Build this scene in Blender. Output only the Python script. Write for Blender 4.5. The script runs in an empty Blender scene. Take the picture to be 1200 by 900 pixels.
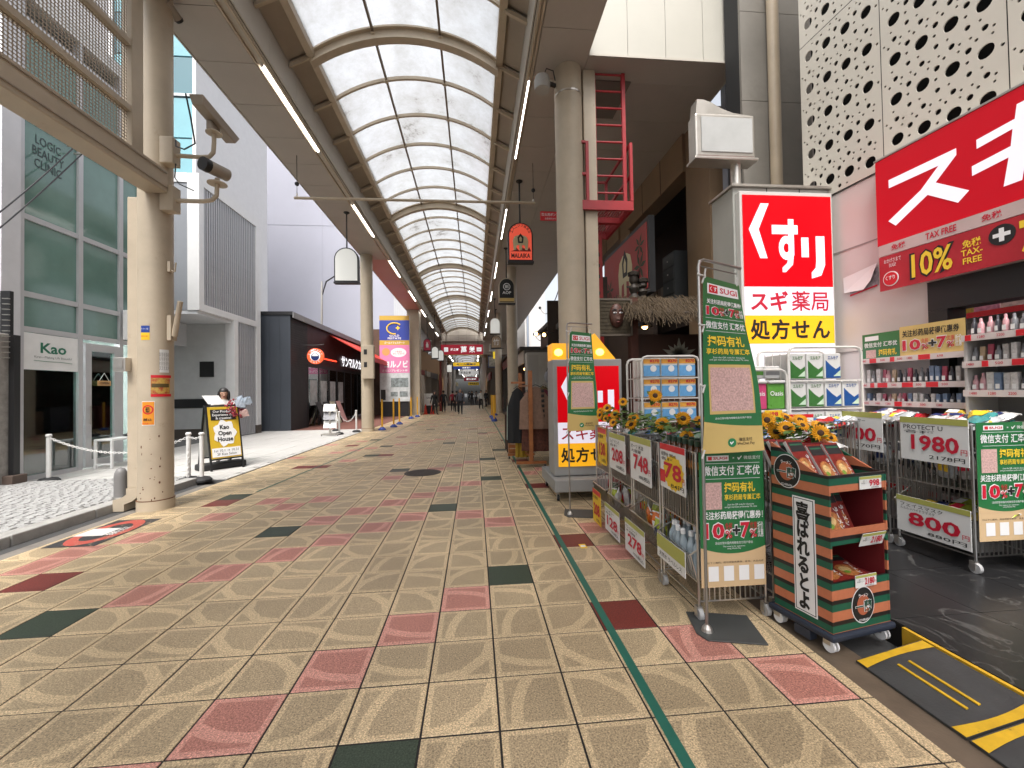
import bpy, bmesh, math, random
from mathutils import Vector, Matrix
from mathutils.geometry import delaunay_2d_cdt
random.seed(7)
R = math.radians
SC = bpy.context.scene
COL = SC.collection
# ---------------------------------------------------------------- camera
F_PX, YAW, PIT, ROLL, EYE = 487.2446, 0.08992189, 0.01768744, -0.01629551, 1.5101
def _cam_axis(x, y, z):
    cp, sp, cy, sy = math.cos(PIT), math.sin(PIT), math.cos(YAW), math.sin(YAW)
    y, z = y*cp - z*sp, y*sp + z*cp
    return Vector((x*cy + y*sy, -x*sy + y*cy, z))
_right = _cam_axis(math.cos(ROLL), 0, math.sin(ROLL))
_up = _cam_axis(-math.sin(ROLL), 0, math.cos(ROLL))
_fwd = _cam_axis(0, 1, 0)
cam = bpy.data.cameras.new('camera')
cam.sensor_fit = 'HORIZONTAL'; cam.sensor_width = 36.0; cam.lens = 36.0*F_PX/1200.0
cam.clip_start = 0.05; cam.clip_end = 2000.0
camo = bpy.data.objects.new('camera', cam); COL.objects.link(camo)
camo.matrix_world = Matrix(((_right.x, _up.x, -_fwd.x, 0), (_right.y, _up.y, -_fwd.y, 0), (_right.z, _up.z, -_fwd.z, EYE), (0, 0, 0, 1)))
SC.camera = camo
# ---------------------------------------------------------------- light
SUN_EL, SUN_AZ = 62.0, 194.0     # degrees; veiled sun high behind the viewer
w = bpy.data.worlds.new('World'); SC.world = w; w.use_nodes = True
nt = w.node_tree; bg = nt.nodes['Background']
sky = nt.nodes.new('ShaderNodeTexSky'); sky.sky_type = 'NISHITA'; sky.sun_disc = False
sky.sun_elevation = R(SUN_EL); sky.sun_rotation = R(SUN_AZ); sky.air_density = 1.0; sky.dust_density = 6.0; sky.ozone_density = 1.0
hs = nt.nodes.new('ShaderNodeHueSaturation'); hs.inputs['Saturation'].default_value = 0.28   # thin even cloud
nt.links.new(sky.outputs[0], hs.inputs['Color']); nt.links.new(hs.outputs[0], bg.inputs['Color'])
bg.inputs['Strength'].default_value = 0.15
sl = bpy.data.lights.new('sun', 'SUN'); sl.energy = 1.25; sl.angle = R(20); sl.color = (1.0, 0.965, 0.92)
so = bpy.data.objects.new('sun', sl); COL.objects.link(so)
_sd = Vector((math.sin(R(SUN_AZ))*math.cos(R(SUN_EL)), math.cos(R(SUN_AZ))*math.cos(R(SUN_EL)), math.sin(R(SUN_EL))))
so.rotation_euler = _sd.to_track_quat('Z', 'Y').to_euler()
SC.render.engine = 'CYCLES'
SC.view_settings.view_transform = 'Standard'; SC.view_settings.look = 'None'
SC.view_settings.exposure = 1.17; SC.view_settings.gamma = 1.0; SC.view_settings.use_curve_mapping = False
SC.cycles.use_denoising = True
SC.cycles.max_bounces = 8; SC.cycles.diffuse_bounces = 4; SC.cycles.glossy_bounces = 3; SC.cycles.transmission_bounces = 4; SC.cycles.transparent_max_bounces = 8
SC.cycles.sample_clamp_indirect = 6.0
# ---------------------------------------------------------------- materials
def lin(h):
    h = h.lstrip('#'); out = []
    for i in (0, 2, 4):
        c = int(h[i:i+2], 16)/255.0
        out.append(c/12.92 if c <= 0.04045 else ((c+0.055)/1.055)**2.4)
    return tuple(out)
MATS = {}
def mat(name, col, rough=0.6, metal=0.0, var=0.0, vscale=3.0, bump=0.0, bscale=80.0, emit=0.0, spec=0.5, stain=None, coat=0.0, coords='Object'):
    """principled material: colour with noise variation, optional fine bump, stains and glow"""
    if name in MATS: return MATS[name]
    if isinstance(col, str): col = lin(col)
    m = bpy.data.materials.new(name); m.use_nodes = True; t = m.node_tree; b = t.nodes['Principled BSDF']
    b.inputs['Base Color'].default_value = (*col, 1); b.inputs['Roughness'].default_value = rough
    b.inputs['Metallic'].default_value = metal; b.inputs['Specular IOR Level'].default_value = spec
    b.inputs['Coat Weight'].default_value = coat
    tc = None
    if var or bump or stain:
        tc = t.nodes.new('ShaderNodeTexCoord')
        src = tc.outputs[coords]
        if coords == 'World':
            src = None
    if var:
        n = t.nodes.new('ShaderNodeTexNoise'); n.inputs['Scale'].default_value = vscale; n.inputs['Detail'].default_value = 6; n.inputs['Roughness'].default_value = 0.65
        t.links.new(src, n.inputs['Vector'])
        mr = t.nodes.new('ShaderNodeMapRange'); mr.inputs[1].default_value = 0.3; mr.inputs[2].default_value = 0.7
        mr.inputs[3].default_value = 1-var; mr.inputs[4].default_value = 1+var
        t.links.new(n.outputs['Fac'], mr.inputs[0])
        mx = t.nodes.new('ShaderNodeVectorMath'); mx.operation = 'MULTIPLY'; mx.inputs[0].default_value = col
        t.links.new(mr.outputs[0], mx.inputs[1])
        cur = mx.outputs[0]
        t.links.new(cur, b.inputs['Base Color'])
        rr = t.nodes.new('ShaderNodeMapRange'); rr.inputs[3].default_value = max(0.02, rough-0.12); rr.inputs[4].default_value = min(1, rough+0.12)
        t.links.new(n.outputs['Fac'], rr.inputs[0]); t.links.new(rr.outputs[0], b.inputs['Roughness'])
    if stain:
        scol, sscale, lo, hi = stain
        n2 = t.nodes.new('ShaderNodeTexNoise'); n2.inputs['Scale'].default_value = sscale; n2.inputs['Detail'].default_value = 8; n2.inputs['Roughness'].default_value = 0.7
        t.links.new(src, n2.inputs['Vector'])
        m2 = t.nodes.new('ShaderNodeMapRange'); m2.inputs[1].default_value = lo; m2.inputs[2].default_value = hi
        t.links.new(n2.outputs['Fac'], m2.inputs[0])
        mc = t.nodes.new('ShaderNodeMix'); mc.data_type = 'RGBA'
        t.links.new(m2.outputs[0], mc.inputs['Factor'])
        if var: t.links.new(cur, mc.inputs['A'])
        else: mc.inputs['A'].default_value = (*col, 1)
        mc.inputs['B'].default_value = (*scol, 1)
        t.links.new(mc.outputs['Result'], b.inputs['Base Color'])
    if bump:
        n3 = t.nodes.new('ShaderNodeTexNoise'); n3.inputs['Scale'].default_value = bscale; n3.inputs['Detail'].default_value = 4
        t.links.new(src, n3.inputs['Vector'])
        bp = t.nodes.new('ShaderNodeBump'); bp.inputs['Strength'].default_value = bump; bp.inputs['Distance'].default_value = 0.004
        t.links.new(n3.outputs['Fac'], bp.inputs['Height']); t.links.new(bp.outputs[0], b.inputs['Normal'])
    if emit:
        b.inputs['Emission Color'].default_value = (*col, 1); b.inputs['Emission Strength'].default_value = emit
    MATS[name] = m
    return m
def glass_mat(name, tint, reflect=0.25, see=0.75, rough=0.03):
    m = bpy.data.materials.new(name); m.use_nodes = True; t = m.node_tree; t.nodes.remove(t.nodes['Principled BSDF'])
    out = t.nodes['Material Output']
    tr = t.nodes.new('ShaderNodeBsdfTransparent'); tr.inputs[0].default_value = (*[c for c in tint], 1)
    gl = t.nodes.new('ShaderNodeBsdfGlossy'); gl.inputs['Roughness'].default_value = rough; gl.inputs['Color'].default_value = (0.95, 1, 1, 1)
    fr = t.nodes.new('ShaderNodeFresnel'); fr.inputs['IOR'].default_value = 1.5
    ad = t.nodes.new('ShaderNodeMath'); ad.operation = 'ADD'; ad.inputs[1].default_value = reflect; ad.use_clamp = True
    t.links.new(fr.outputs[0], ad.inputs[0])
    mx = t.nodes.new('ShaderNodeMixShader'); t.links.new(ad.outputs[0], mx.inputs[0]); t.links.new(tr.outputs[0], mx.inputs[1]); t.links.new(gl.outputs[0], mx.inputs[2])
    t.links.new(mx.outputs[0], out.inputs['Surface']); MATS[name] = m
    return m
# ---------------------------------------------------------------- mesh helpers
WL = {}                                  # origin of every parent, so parts can be written in world metres
class B:
    def __init__(s): s.v = []; s.f = []; s.uv = None
    def add(s, vs, fs):
        o = len(s.v); s.v += [tuple(p) for p in vs]; s.f += [tuple(i+o for i in f) for f in fs]; return s
    def box(s, x0, x1, y0, y1, z0, z1):
        return s.add([(x0,y0,z0),(x1,y0,z0),(x1,y1,z0),(x0,y1,z0),(x0,y0,z1),(x1,y0,z1),(x1,y1,z1),(x0,y1,z1)],
                     [(3,2,1,0),(4,5,6,7),(0,1,5,4),(1,2,6,5),(2,3,7,6),(3,0,4,7)])
    def bar(s, p, q, a, b=None, up=(0,0,1)):
        """square bar from p to q, a wide and b deep"""
        b = a if b is None else b
        p, q = Vector(p), Vector(q); d = (q-p).normalized(); u = Vector(up)
        if abs(d.dot(u)) > 0.98: u = Vector((0,1,0))
        r = d.cross(u).normalized()*a/2; t = r.cross(d).normalized()*b/2
        vs = [p-r-t, p+r-t, p+r+t, p-r+t, q-r-t, q+r-t, q+r+t, q-r+t]
        return s.add(vs, [(3,2,1,0),(4,5,6,7),(0,1,5,4),(1,2,6,5),(2,3,7,6),(3,0,4,7)])
    def cyl(s, p, q, r0, r1=None, n=12):
        r1 = r0 if r1 is None else r1
        p, q = Vector(p), Vector(q); d = (q-p).normalized()
        u = Vector((0,0,1)) if abs(d.z) < 0.9 else Vector((1,0,0))
        a = d.cross(u).normalized(); b = d.cross(a).normalized(); vs = []
        for c, r in ((p, r0), (q, r1)):
            for k in range(n):
                t = 2*math.pi*k/n; vs.append(c + a*math.cos(t)*r + b*math.sin(t)*r)
        fs = [(k, (k+1) % n, n+(k+1) % n, n+k) for k in range(n)] + [tuple(range(n-1, -1, -1)), tuple(range(n, 2*n))]
        return s.add(vs, fs)
    def tube(s, pts, r, n=8, closed=False):
        pts = [Vector(p) for p in pts]; vs = []; m = len(pts); ref = None
        for i, p in enumerate(pts):
            a = pts[i-1] if (i or closed) else p; c = pts[(i+1) % m] if (i < m-1 or closed) else p
            d = (c-a).normalized()
            if ref is None:
                ref = Vector((0,0,1)) if abs(d.z) < 0.9 else Vector((1,0,0))
            x = d.cross(ref).normalized(); y = x.cross(d).normalized(); ref = y
            for k in range(n):
                t = 2*math.pi*k/n; vs.append(p + x*math.cos(t)*r + y*math.sin(t)*r)
        fs = []
        for i in range(m if closed else m-1):
            j = (i+1) % m
            for k in range(n): fs.append((i*n+k, i*n+(k+1) % n, j*n+(k+1) % n, j*n+k))
        if not closed: fs += [tuple(range(n-1, -1, -1)), tuple((m-1)*n+k for k in range(n))]
        return s.add(vs, fs)
    def poly(s, pts): return s.add(pts, [tuple(range(len(pts)))])
    def prism(s, pts, ext):
        n = len(pts); e = Vector(ext); P = [Vector(p) for p in pts]
        return s.add(P + [p+e for p in P], [tuple(range(n-1, -1, -1)), tuple(range(n, 2*n))] + [(k, (k+1) % n, n+(k+1) % n, n+k) for k in range(n)])
    def lathe(s, prof, c=(0,0,0), n=16):
        c = Vector(c); vs = []; m = len(prof)
        for (r, z) in prof:
            for k in range(n):
                t = 2*math.pi*k/n; vs.append((c.x+r*math.cos(t), c.y+r*math.sin(t), c.z+z))
        fs = [(i*n+k, i*n+(k+1) % n, (i+1)*n+(k+1) % n, (i+1)*n+k) for i in range(m-1) for k in range(n)]
        fs += [tuple(range(n-1, -1, -1)), tuple((m-1)*n+k for k in range(n))]
        return s.add(vs, fs)
    def ball(s, c, r, nu=12, nv=8, sc=(1,1,1)):
        c = Vector(c); vs = [(c.x, c.y, c.z-r*sc[2])]
        for j in range(1, nv):
            a = -math.pi/2 + math.pi*j/nv
            for k in range(nu):
                t = 2*math.pi*k/nu; vs.append((c.x+r*sc[0]*math.cos(a)*math.cos(t), c.y+r*sc[1]*math.cos(a)*math.sin(t), c.z+r*sc[2]*math.sin(a)))
        vs.append((c.x, c.y, c.z+r*sc[2])); top = len(vs)-1
        fs = [(0, 1+(k+1) % nu, 1+k) for k in range(nu)]
        for j in range(nv-2):
            for k in range(nu): fs.append((1+j*nu+k, 1+j*nu+(k+1) % nu, 1+(j+1)*nu+(k+1) % nu, 1+(j+1)*nu+k))
        fs += [(1+(nv-2)*nu+k, 1+(nv-2)*nu+(k+1) % nu, top) for k in range(nu)]
        return s.add(vs, fs)
    def mesh(s, name, m, smooth=False, off=(0,0,0)):
        me = bpy.data.meshes.new(name)
        o = Vector(off)
        me.from_pydata([(p[0]-o.x, p[1]-o.y, p[2]-o.z) for p in s.v], [], s.f)
        for x in (m if isinstance(m, (list, tuple)) else [m]): me.materials.append(x)
        if smooth:
            me.shade_smooth(); me.set_sharp_from_angle(angle=0.7)
        me.update(); return me
    def build(s, name, m, parent=None, smooth=False, bevel=0.0):
        off = WL.get(parent.name, Vector()) if parent else Vector()
        o = bpy.data.objects.new(name, s.mesh(name, m, smooth, off)); COL.objects.link(o)
        if parent: o.parent = parent; WL[o.name] = off
        if bevel:
            md = o.modifiers.new('bevel', 'BEVEL'); md.width = bevel; md.segments = 2; md.limit_method = 'ANGLE'; md.angle_limit = 0.6; md.harden_normals = False
        return o
def tag(o, label=None, cat=None, group=None, kind=None):
    if label: o['label'] = label
    if cat: o['category'] = cat
    if group: o['group'] = group
    if kind: o['kind'] = kind
    return o
def thing(name, label, cat, loc=(0,0,0), group=None, rz=None):
    """an Empty at a thing's base; with rz the parts are written in the thing's own frame"""
    o = bpy.data.objects.new(name, None); COL.objects.link(o); o.empty_display_size = 0.2
    o.location = loc; tag(o, label, cat, group)
    if rz is None: WL[o.name] = Vector(loc)
    else: o.rotation_euler[2] = rz; WL[o.name] = Vector()
    return o
def struct(o): o['kind'] = 'structure'; return o
def copy_tree(o, parent=None):
    c = o.copy(); COL.objects.link(c)
    if parent is not None: c.parent = parent
    for ch in [x for x in bpy.data.objects if x.parent == o]: copy_tree(ch, c)
    return c
_FM = {}
def font_mesh(s, bold, space=1.0, line=1.0):
    k = (s, bold, space, line)
    if k in _FM: return _FM[k]
    cu = bpy.data.curves.new('txt', 'FONT'); cu.body = s; cu.offset = bold; cu.size = 1.0; cu.resolution_u = 2; cu.align_x = 'CENTER'
    cu.space_character = space; cu.space_line = line
    o = bpy.data.objects.new('txt', cu); COL.objects.link(o)
    bpy.context.view_layer.update(); dg = bpy.context.evaluated_depsgraph_get()
    me = bpy.data.meshes.new_from_object(o.evaluated_get(dg))
    vs = [v.co.copy() for v in me.vertices]; fs = [tuple(p.vertices) for p in me.polygons]
    COL.objects.unlink(o); bpy.data.objects.remove(o); bpy.data.curves.remove(cu); bpy.data.meshes.remove(me)
    _FM[k] = (vs, fs); return _FM[k]
def text(parent, s, c, xd, yd, w, h, m, bold=0.0, space=1.0, line=1.0, name='lettering', lift=0.003):
    """flat lettering fitted into a w x h rectangle centred on c, in the plane of xd and yd"""
    vs, fs = font_mesh(s, bold, space, line)
    if not vs: return None
    xs = [v.x for v in vs]; ys = [v.y for v in vs]
    W, Hh = max(xs)-min(xs), max(ys)-min(ys)
    if w is None: w = W*h/Hh
    if h is None: h = Hh*w/W
    xd, yd = Vector(xd).normalized(), Vector(yd).normalized(); n = xd.cross(yd)
    c = Vector(c) + n*lift
    cx, cy_ = (max(xs)+min(xs))/2, (max(ys)+min(ys))/2
    b = B(); b.add([c + xd*((v.x-cx)*w/W) + yd*((v.y-cy_)*h/Hh) for v in vs], fs)
    return b.build(name, m, parent)
def panel(b, c, xd, yd, w, h, t=0.0):
    """a flat sheet (or slab of thickness t behind it) centred on c"""
    xd, yd = Vector(xd).normalized(), Vector(yd).normalized(); c = Vector(c); n = xd.cross(yd)
    p = [c-xd*w/2-yd*h/2, c+xd*w/2-yd*h/2, c+xd*w/2+yd*h/2, c-xd*w/2+yd*h/2]
    if t: return b.prism([q-n*t for q in p], n*t)
    return b.poly(p)
def shape(parent, pts, c, xd, yd, sx, sy, m, name='lettering', lift=0.003):
    """a hand drawn flat outline, pts in a unit square"""
    xd, yd = Vector(xd).normalized(), Vector(yd).normalized(); c = Vector(c) + xd.cross(yd)*lift
    return B().poly([c + xd*((x-0.5)*sx) + yd*((y-0.5)*sy) for x, y in pts]).build(name, m, parent)
def nth(k):
    w1 = ['first','second','third','fourth','fifth','sixth','seventh','eighth','ninth','tenth','eleventh','twelfth','thirteenth','fourteenth','fifteenth','sixteenth','seventeenth','eighteenth','nineteenth','twentieth']
    return w1[k] if k < 20 else 'twenty-'+w1[k-20]
X, Y, Z = Vector((1,0,0)), Vector((0,1,0)), Vector((0,0,1))
NX = -X; NY = -Y
# common materials
M_cream = mat('cream_paint', (0.47,0.395,0.295), 0.5, var=0.10, vscale=2.0, bump=0.15, bscale=60, stain=((0.30,0.21,0.13), 5.0, 0.62, 0.85))
M_soffit = mat('soffit_panel', (0.42,0.38,0.335), 0.55, var=0.06, vscale=1.2, bump=0.05)
M_soffit_pink = mat('soffit_panel_pink', (0.46,0.24,0.20), 0.5, var=0.05, vscale=1.2)
M_fascia = mat('fascia_panel', (0.47,0.43,0.37), 0.55, var=0.06, vscale=1.0)
M_dark = mat('dark_gap', (0.012,0.012,0.012), 0.8)
M_black = mat('black_paint', (0.015,0.015,0.016), 0.45)
M_white = mat('white_paint', (0.75,0.75,0.74), 0.45, var=0.05, vscale=4)
M_ivory = mat('ivory_panel', (0.46,0.44,0.38), 0.5, var=0.05, vscale=0.8)
M_red = mat('red_print', (0.62,0.012,0.022), 0.4)
M_redink = mat('crimson_ink', (0.55,0.010,0.035), 0.5)
M_whiteink = mat('white_ink', (0.80,0.80,0.80), 0.5)
M_blackink = mat('black_ink', (0.012,0.012,0.012), 0.55)
M_yellow = mat('yellow_print', (0.80,0.52,0.02), 0.45)
M_yellowink = mat('yellow_ink', (0.85,0.58,0.04), 0.5)
M_chrome = mat('chrome_wire', (0.62,0.61,0.59), 0.28, metal=1.0)
M_steel = mat('brushed_steel', (0.55,0.52,0.48), 0.35, metal=0.9, var=0.08, vscale=5)
M_green = mat('poster_green', (0.020,0.155,0.048), 0.38, var=0.06, vscale=6)
M_gold = mat('poster_gold', (0.60,0.43,0.15), 0.4, var=0.06, vscale=3)
M_tan = mat('poster_tan', (0.62,0.44,0.25), 0.5)
M_card = mat('price_card', (0.74,0.74,0.72), 0.4, var=0.03)
M_olive = mat('card_olive_band', (0.42,0.42,0.10), 0.45)
M_rubber = mat('black_rubber', (0.02,0.02,0.021), 0.7, bump=0.2, bscale=200)
M_wood = mat('brown_wood', (0.30,0.105,0.030), 0.45, var=0.25, vscale=8, bump=0.15, bscale=40)
# ================================================================ ground
def tile_mat(name, light, dark, kind):
    """terrazzo floor tile: pale bands round darker aggregate fields, UV based so the motif turns with the tile"""
    m = bpy.data.materials.new(name); m.use_nodes = True; t = m.node_tree; b = t.nodes['Principled BSDF']
    L = t.links.new
    def N(k): return t.nodes.new('ShaderNode'+k)
    def math_(op, a, c=None):
        n = N('Math'); n.operation = op
        for i, x in enumerate((a, c)):
            if x is None: continue
            if isinstance(x, (int, float)): n.inputs[i].default_value = x
            else: L(x, n.inputs[i])
        return n.outputs[0]
    geo = N('NewGeometry')
    grain = N('TexNoise'); grain.inputs['Scale'].default_value = 125; grain.inputs['Detail'].default_value = 4; grain.inputs['Roughness'].default_value = 0.7; L(geo.outputs['Position'], grain.inputs['Vector'])
    spots = N('TexVoronoi'); spots.inputs['Scale'].default_value = 130; L(geo.outputs['Position'], spots.inputs['Vector'])
    big = N('TexNoise'); big.inputs['Scale'].default_value = 0.9; big.inputs['Detail'].default_value = 5; L(geo.outputs['Position'], big.inputs['Vector'])
    # one random shade per tile from its place in the grid
    sub = N('VectorMath'); sub.operation = 'SUBTRACT'; L(geo.outputs['Position'], sub.inputs[0]); sub.inputs[1].default_value = (0.0906, 1.8781, 10)
    div = N('VectorMath'); div.operation = 'SCALE'; div.inputs['Scale'].default_value = 1/0.35; L(sub.outputs[0], div.inputs[0])
    flo = N('VectorMath'); flo.operation = 'FLOOR'; L(div.outputs[0], flo.inputs[0])
    wn = N('TexWhiteNoise'); L(flo.outputs[0], wn.inputs['Vector'])
    if kind in ('A', 'B'):
        uv = N('UVMap'); sx = N('SeparateXYZ'); L(uv.outputs[0], sx.inputs[0]); u, v = sx.outputs[0], sx.outputs[1]
        wob = math_('MULTIPLY', math_('SUBTRACT', grain.outputs['Fac'], 0.5), 0.05)
        edge = math_('MINIMUM', math_('MINIMUM', u, math_('SUBTRACT', 1.0, u)), math_('MINIMUM', v, math_('SUBTRACT', 1.0, v)))
        inside = math_('GREATER_THAN', math_('ADD', edge, wob), 0.085)
        if kind == 'A':
            mm = math_('MAXIMUM', math_('MAXIMUM', math_('ADD', math_('MULTIPLY', u, 0.966), math_('MULTIPLY', v, 0.259)), math_('ADD', math_('MULTIPLY', u, 0.259), math_('MULTIPLY', v, 0.966))), math_('MULTIPLY', math_('ADD', u, v), 0.707))
        else:
            mm = math_('SQRT', math_('ADD', math_('POWER', math_('MULTIPLY', math_('SUBTRACT', u, 0.1), 0.85), 2.0), math_('POWER', math_('ADD', v, 0.45), 2.0)))
        mm = math_('ADD', mm, wob)
        lo, hi = (0.87, 1.06) if kind == 'A' else (1.13, 1.30)
        mask = math_('MULTIPLY', inside, math_('ADD', math_('LESS_THAN', mm, lo), math_('GREATER_THAN', mm, hi)))
        mc = N('Mix'); mc.data_type = 'RGBA'; L(mask, mc.inputs['Factor']); mc.inputs['A'].default_value = (*light, 1); mc.inputs['B'].default_value = (*dark, 1)
        col = mc.outputs['Result']
    else:
        rgb = N('RGB'); rgb.outputs[0].default_value = (*light, 1); col = rgb.outputs[0]
    g = N('MapRange'); g.inputs[1].default_value = 0.32; g.inputs[2].default_value = 0.68; g.inputs[3].default_value = 0.34; g.inputs[4].default_value = 1.72; L(grain.outputs['Fac'], g.inputs[0])
    s2 = N('MapRange'); s2.inputs[1].default_value = 0.0; s2.inputs[2].default_value = 0.5; s2.inputs[3].default_value = 1.18; s2.inputs[4].default_value = 0.82; L(spots.outputs['Distance'], s2.inputs[0])
    bgm = N('MapRange'); bgm.inputs[1].default_value = 0.3; bgm.inputs[2].default_value = 0.7; bgm.inputs[3].default_value = 0.76; bgm.inputs[4].default_value = 1.13; L(big.outputs['Fac'], bgm.inputs[0])
    wm = N('MapRange'); wm.inputs[3].default_value = 0.90; wm.inputs[4].default_value = 1.08; L(wn.outputs['Value'], wm.inputs[0])
    gum = N('TexVoronoi'); gum.inputs['Scale'].default_value = 1.7; L(geo.outputs['Position'], gum.inputs['Vector'])
    gm = N('MapRange'); gm.inputs[1].default_value = 0.020; gm.inputs[2].default_value = 0.028; gm.inputs[3].default_value = 0.45; gm.inputs[4].default_value = 1.0; L(gum.outputs['Distance'], gm.inputs[0])
    f = math_('MULTIPLY', gm.outputs[0], math_('MULTIPLY', math_('MULTIPLY', g.outputs[0], s2.outputs[0]), math_('MULTIPLY', bgm.outputs[0], wm.outputs[0])))
    sc = N('VectorMath'); sc.operation = 'SCALE'; L(col, sc.inputs[0]); L(f, sc.inputs['Scale']); L(sc.outputs[0], b.inputs['Base Color'])
    rg = N('MapRange'); rg.inputs[3].default_value = 0.30; rg.inputs[4].default_value = 0.62; L(big.outputs['Fac'], rg.inputs[0]); L(rg.outputs[0], b.inputs['Roughness'])
    bu = N('Bump'); bu.inputs['Strength'].default_value = 0.35; bu.inputs['Distance'].default_value = 0.002; L(grain.outputs['Fac'], bu.inputs['Height']); L(bu.outputs[0], b.inputs['Normal'])
    b.inputs['Specular IOR Level'].default_value = 0.4
    return m
CREAM, TAUPE = (0.63,0.480,0.290), (0.445,0.340,0.208)
TM = [tile_mat('tile_beige_rounded', CREAM, TAUPE, 'A'), tile_mat('tile_beige_leaf', CREAM, TAUPE, 'B'),
      tile_mat('tile_pink', (0.68,0.33,0.26), (0.48,0.205,0.160), 'B'), tile_mat('tile_green', (0.040,0.058,0.036), (0,0,0), 'P'),
      tile_mat('tile_oxblood', (0.20,0.035,0.026), (0,0,0), 'P')]
M_grout = mat('tile_joint', (0.014,0.012,0.011), 0.8)
M_asph = mat('asphalt', (0.055,0.055,0.055), 0.85, var=0.15, vscale=5, bump=0.5, bscale=120)
M_conc = mat('gutter_concrete', (0.20,0.18,0.155), 0.75, var=0.2, vscale=3, bump=0.4, bscale=70, stain=((0.10,0.085,0.07), 2.5, 0.5, 0.75))
M_concd = mat('gutter_concrete_brown', (0.13,0.095,0.065), 0.6, var=0.25, vscale=4, bump=0.3, bscale=70)
M_kerbst = mat('kerb_stone', (0.33,0.32,0.30), 0.75, var=0.15, vscale=6, bump=0.5, bscale=90)
struct(B().poly([(-400,-400,-0.05),(400,-400,-0.05),(400,400,-0.05),(-400,400,-0.05)]).build('ground', M_asph))
pav = struct(B().box(-4.458,1.905,-3,140,-0.04,-0.0035).build('arcade_pavement', M_grout))
T = 0.35; TX0, TY0 = T*0.25878, T*5.36589
SPECIAL = {}
def chain(cells, k):
    for c in cells: SPECIAL[c] = k
chain([(0,4),(-2,-1),(-9,3),(-2,10),(-7,8),(0,15),(-5,18),(-11,13),(1,25),(-8,24),(-3,30),(-10,34),(0,38),(-6,44)], 3)
chain([(-1,3),(-2,2),(-3,1),(-4,0),(-5,-1),(-8,4),(-7,5),(-6,6),(-5,7),(-4,8),(-3,9),(-1,9),(0,8),(-6,9),(-5,10),(-4,11),(-3,12),(-2,13),(-1,14),(3,1),(4,0),(3,7),(3,5),(4,6),
       (-12,6),(-12,7),(-11,8),(-10,10),(-13,5),(-9,12),(-8,11),(-7,12)], 2)
chain([(2,2),(2,6),(2,13),(-11,5),(-11,12),(2,20),(-10,20),(-11,30),(2,31)], 4)
rr = random.Random(3)
for r0 in range(16, 110):                      # the diagonals go on down the arcade
    for c0 in range(-13, 5):
        if (c0, r0) not in SPECIAL:
            d = (c0 - r0) % 23
            if d in (2, 9) and rr.random() < 0.7: SPECIAL[(c0, r0)] = 2 if (c0 + r0) % 7 else rr.choice((3, 4))
            elif d == 15 and rr.random() < 0.35: SPECIAL[(c0, r0)] = rr.choice((2, 3, 4))
def tile_mesh(k):
    h = 0.170; c = 0.002; z = -0.012
    vs = [(-h,-h,z),(h,-h,z),(h,h,z),(-h,h,z),(-h,-h,-c),(h,-h,-c),(h,h,-c),(-h,h,-c),(-h+c,-h+c,0),(h-c,-h+c,0),(h-c,h-c,0),(-h+c,h-c,0)]
    fs = [(0,1,5,4),(1,2,6,5),(2,3,7,6),(3,0,4,7),(4,5,9,8),(5,6,10,9),(6,7,11,10),(7,4,8,11),(8,9,10,11)]
    me = bpy.data.meshes.new('floor_tile'); me.from_pydata(vs, [], fs); me.materials.append(TM[k])
    uv = me.uv_layers.new(name='UVMap')
    for p in me.polygons:
        for li in p.loop_indices:
            co = me.vertices[me.loops[li].vertex_index].co; uv.data[li].uv = (co.x/(2*h)+0.5, co.y/(2*h)+0.5)
    return me
def in_view(x, y, z=0.0, m=40):
    d = Vector((x, y, z-EYE)); f = d.dot(_fwd)
    if f < 0.3: return False
    u = 600 + F_PX*d.dot(_right)/f; v = 450 - F_PX*d.dot(_up)/f
    return -m < u < 1200+m and -m < v < 900+m
TMESH = [tile_mesh(k) for k in range(5)]
cells = []
for r in range(-3, 130):
    for c in range(-13, 5):
        x, y = TX0 + (c+0.5)*T, TY0 + (r+0.5)*T
        k = SPECIAL.get((c, r), 0 if rr.random() < 0.55 else 1)
        cells.append((math.hypot(x, y), x, y, k, rr.randrange(4), in_view(x, y)))
vis = sorted([q for q in cells if q[5]])
near = set(vis[:300])
bulk = B(); buv = []; bmi = []
for q in cells:
    _, x, y, k, rot, _v = q
    if q in near:
        o = bpy.data.objects.new('floor_tile', TMESH[k]); COL.objects.link(o); o.parent = pav
        o.location = (x, y, rr.uniform(-0.0012, 0.0012)); o.rotation_euler = (rr.uniform(-.003,.003), rr.uniform(-.003,.003), rot*math.pi/2)
    else:
        h = 0.170; z = rr.uniform(-0.001, 0.001); n = len(bulk.v)
        bulk.add([(x-h,y-h,z),(x+h,y-h,z),(x+h,y+h,z),(x-h,y+h,z),(x-h,y-h,-0.012),(x+h,y-h,-0.012),(x+h,y+h,-0.012),(x-h,y+h,-0.012)], [(0,1,2,3),(4,5,1,0),(5,6,2,1),(6,7,3,2),(7,4,0,3)])
        base = [(0,0),(1,0),(1,1),(0,1)]; base = base[rot:] + base[:rot]
        buv += base + [(0,0)]*16; bmi += [k]*5
ob = bulk.build('far_floor_tiles', TM, pav); ob['kind'] = 'stuff'
uvl = ob.data.uv_layers.new(name='UVMap')
uvl.data.foreach_set('uv', [t for p in buv for t in p]); ob.data.polygons.foreach_set('material_index', bmi)
for k, r in enumerate(range(-3, 60)):          # cut strip along the right edge
    y = TY0 + r*T
    B().box(TX0+5*T+0.004, 1.902, y+0.004, y+T-0.004, -0.006, 0.0).build('edge_tile', TM[0], pav) if k < 14 else None
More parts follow.
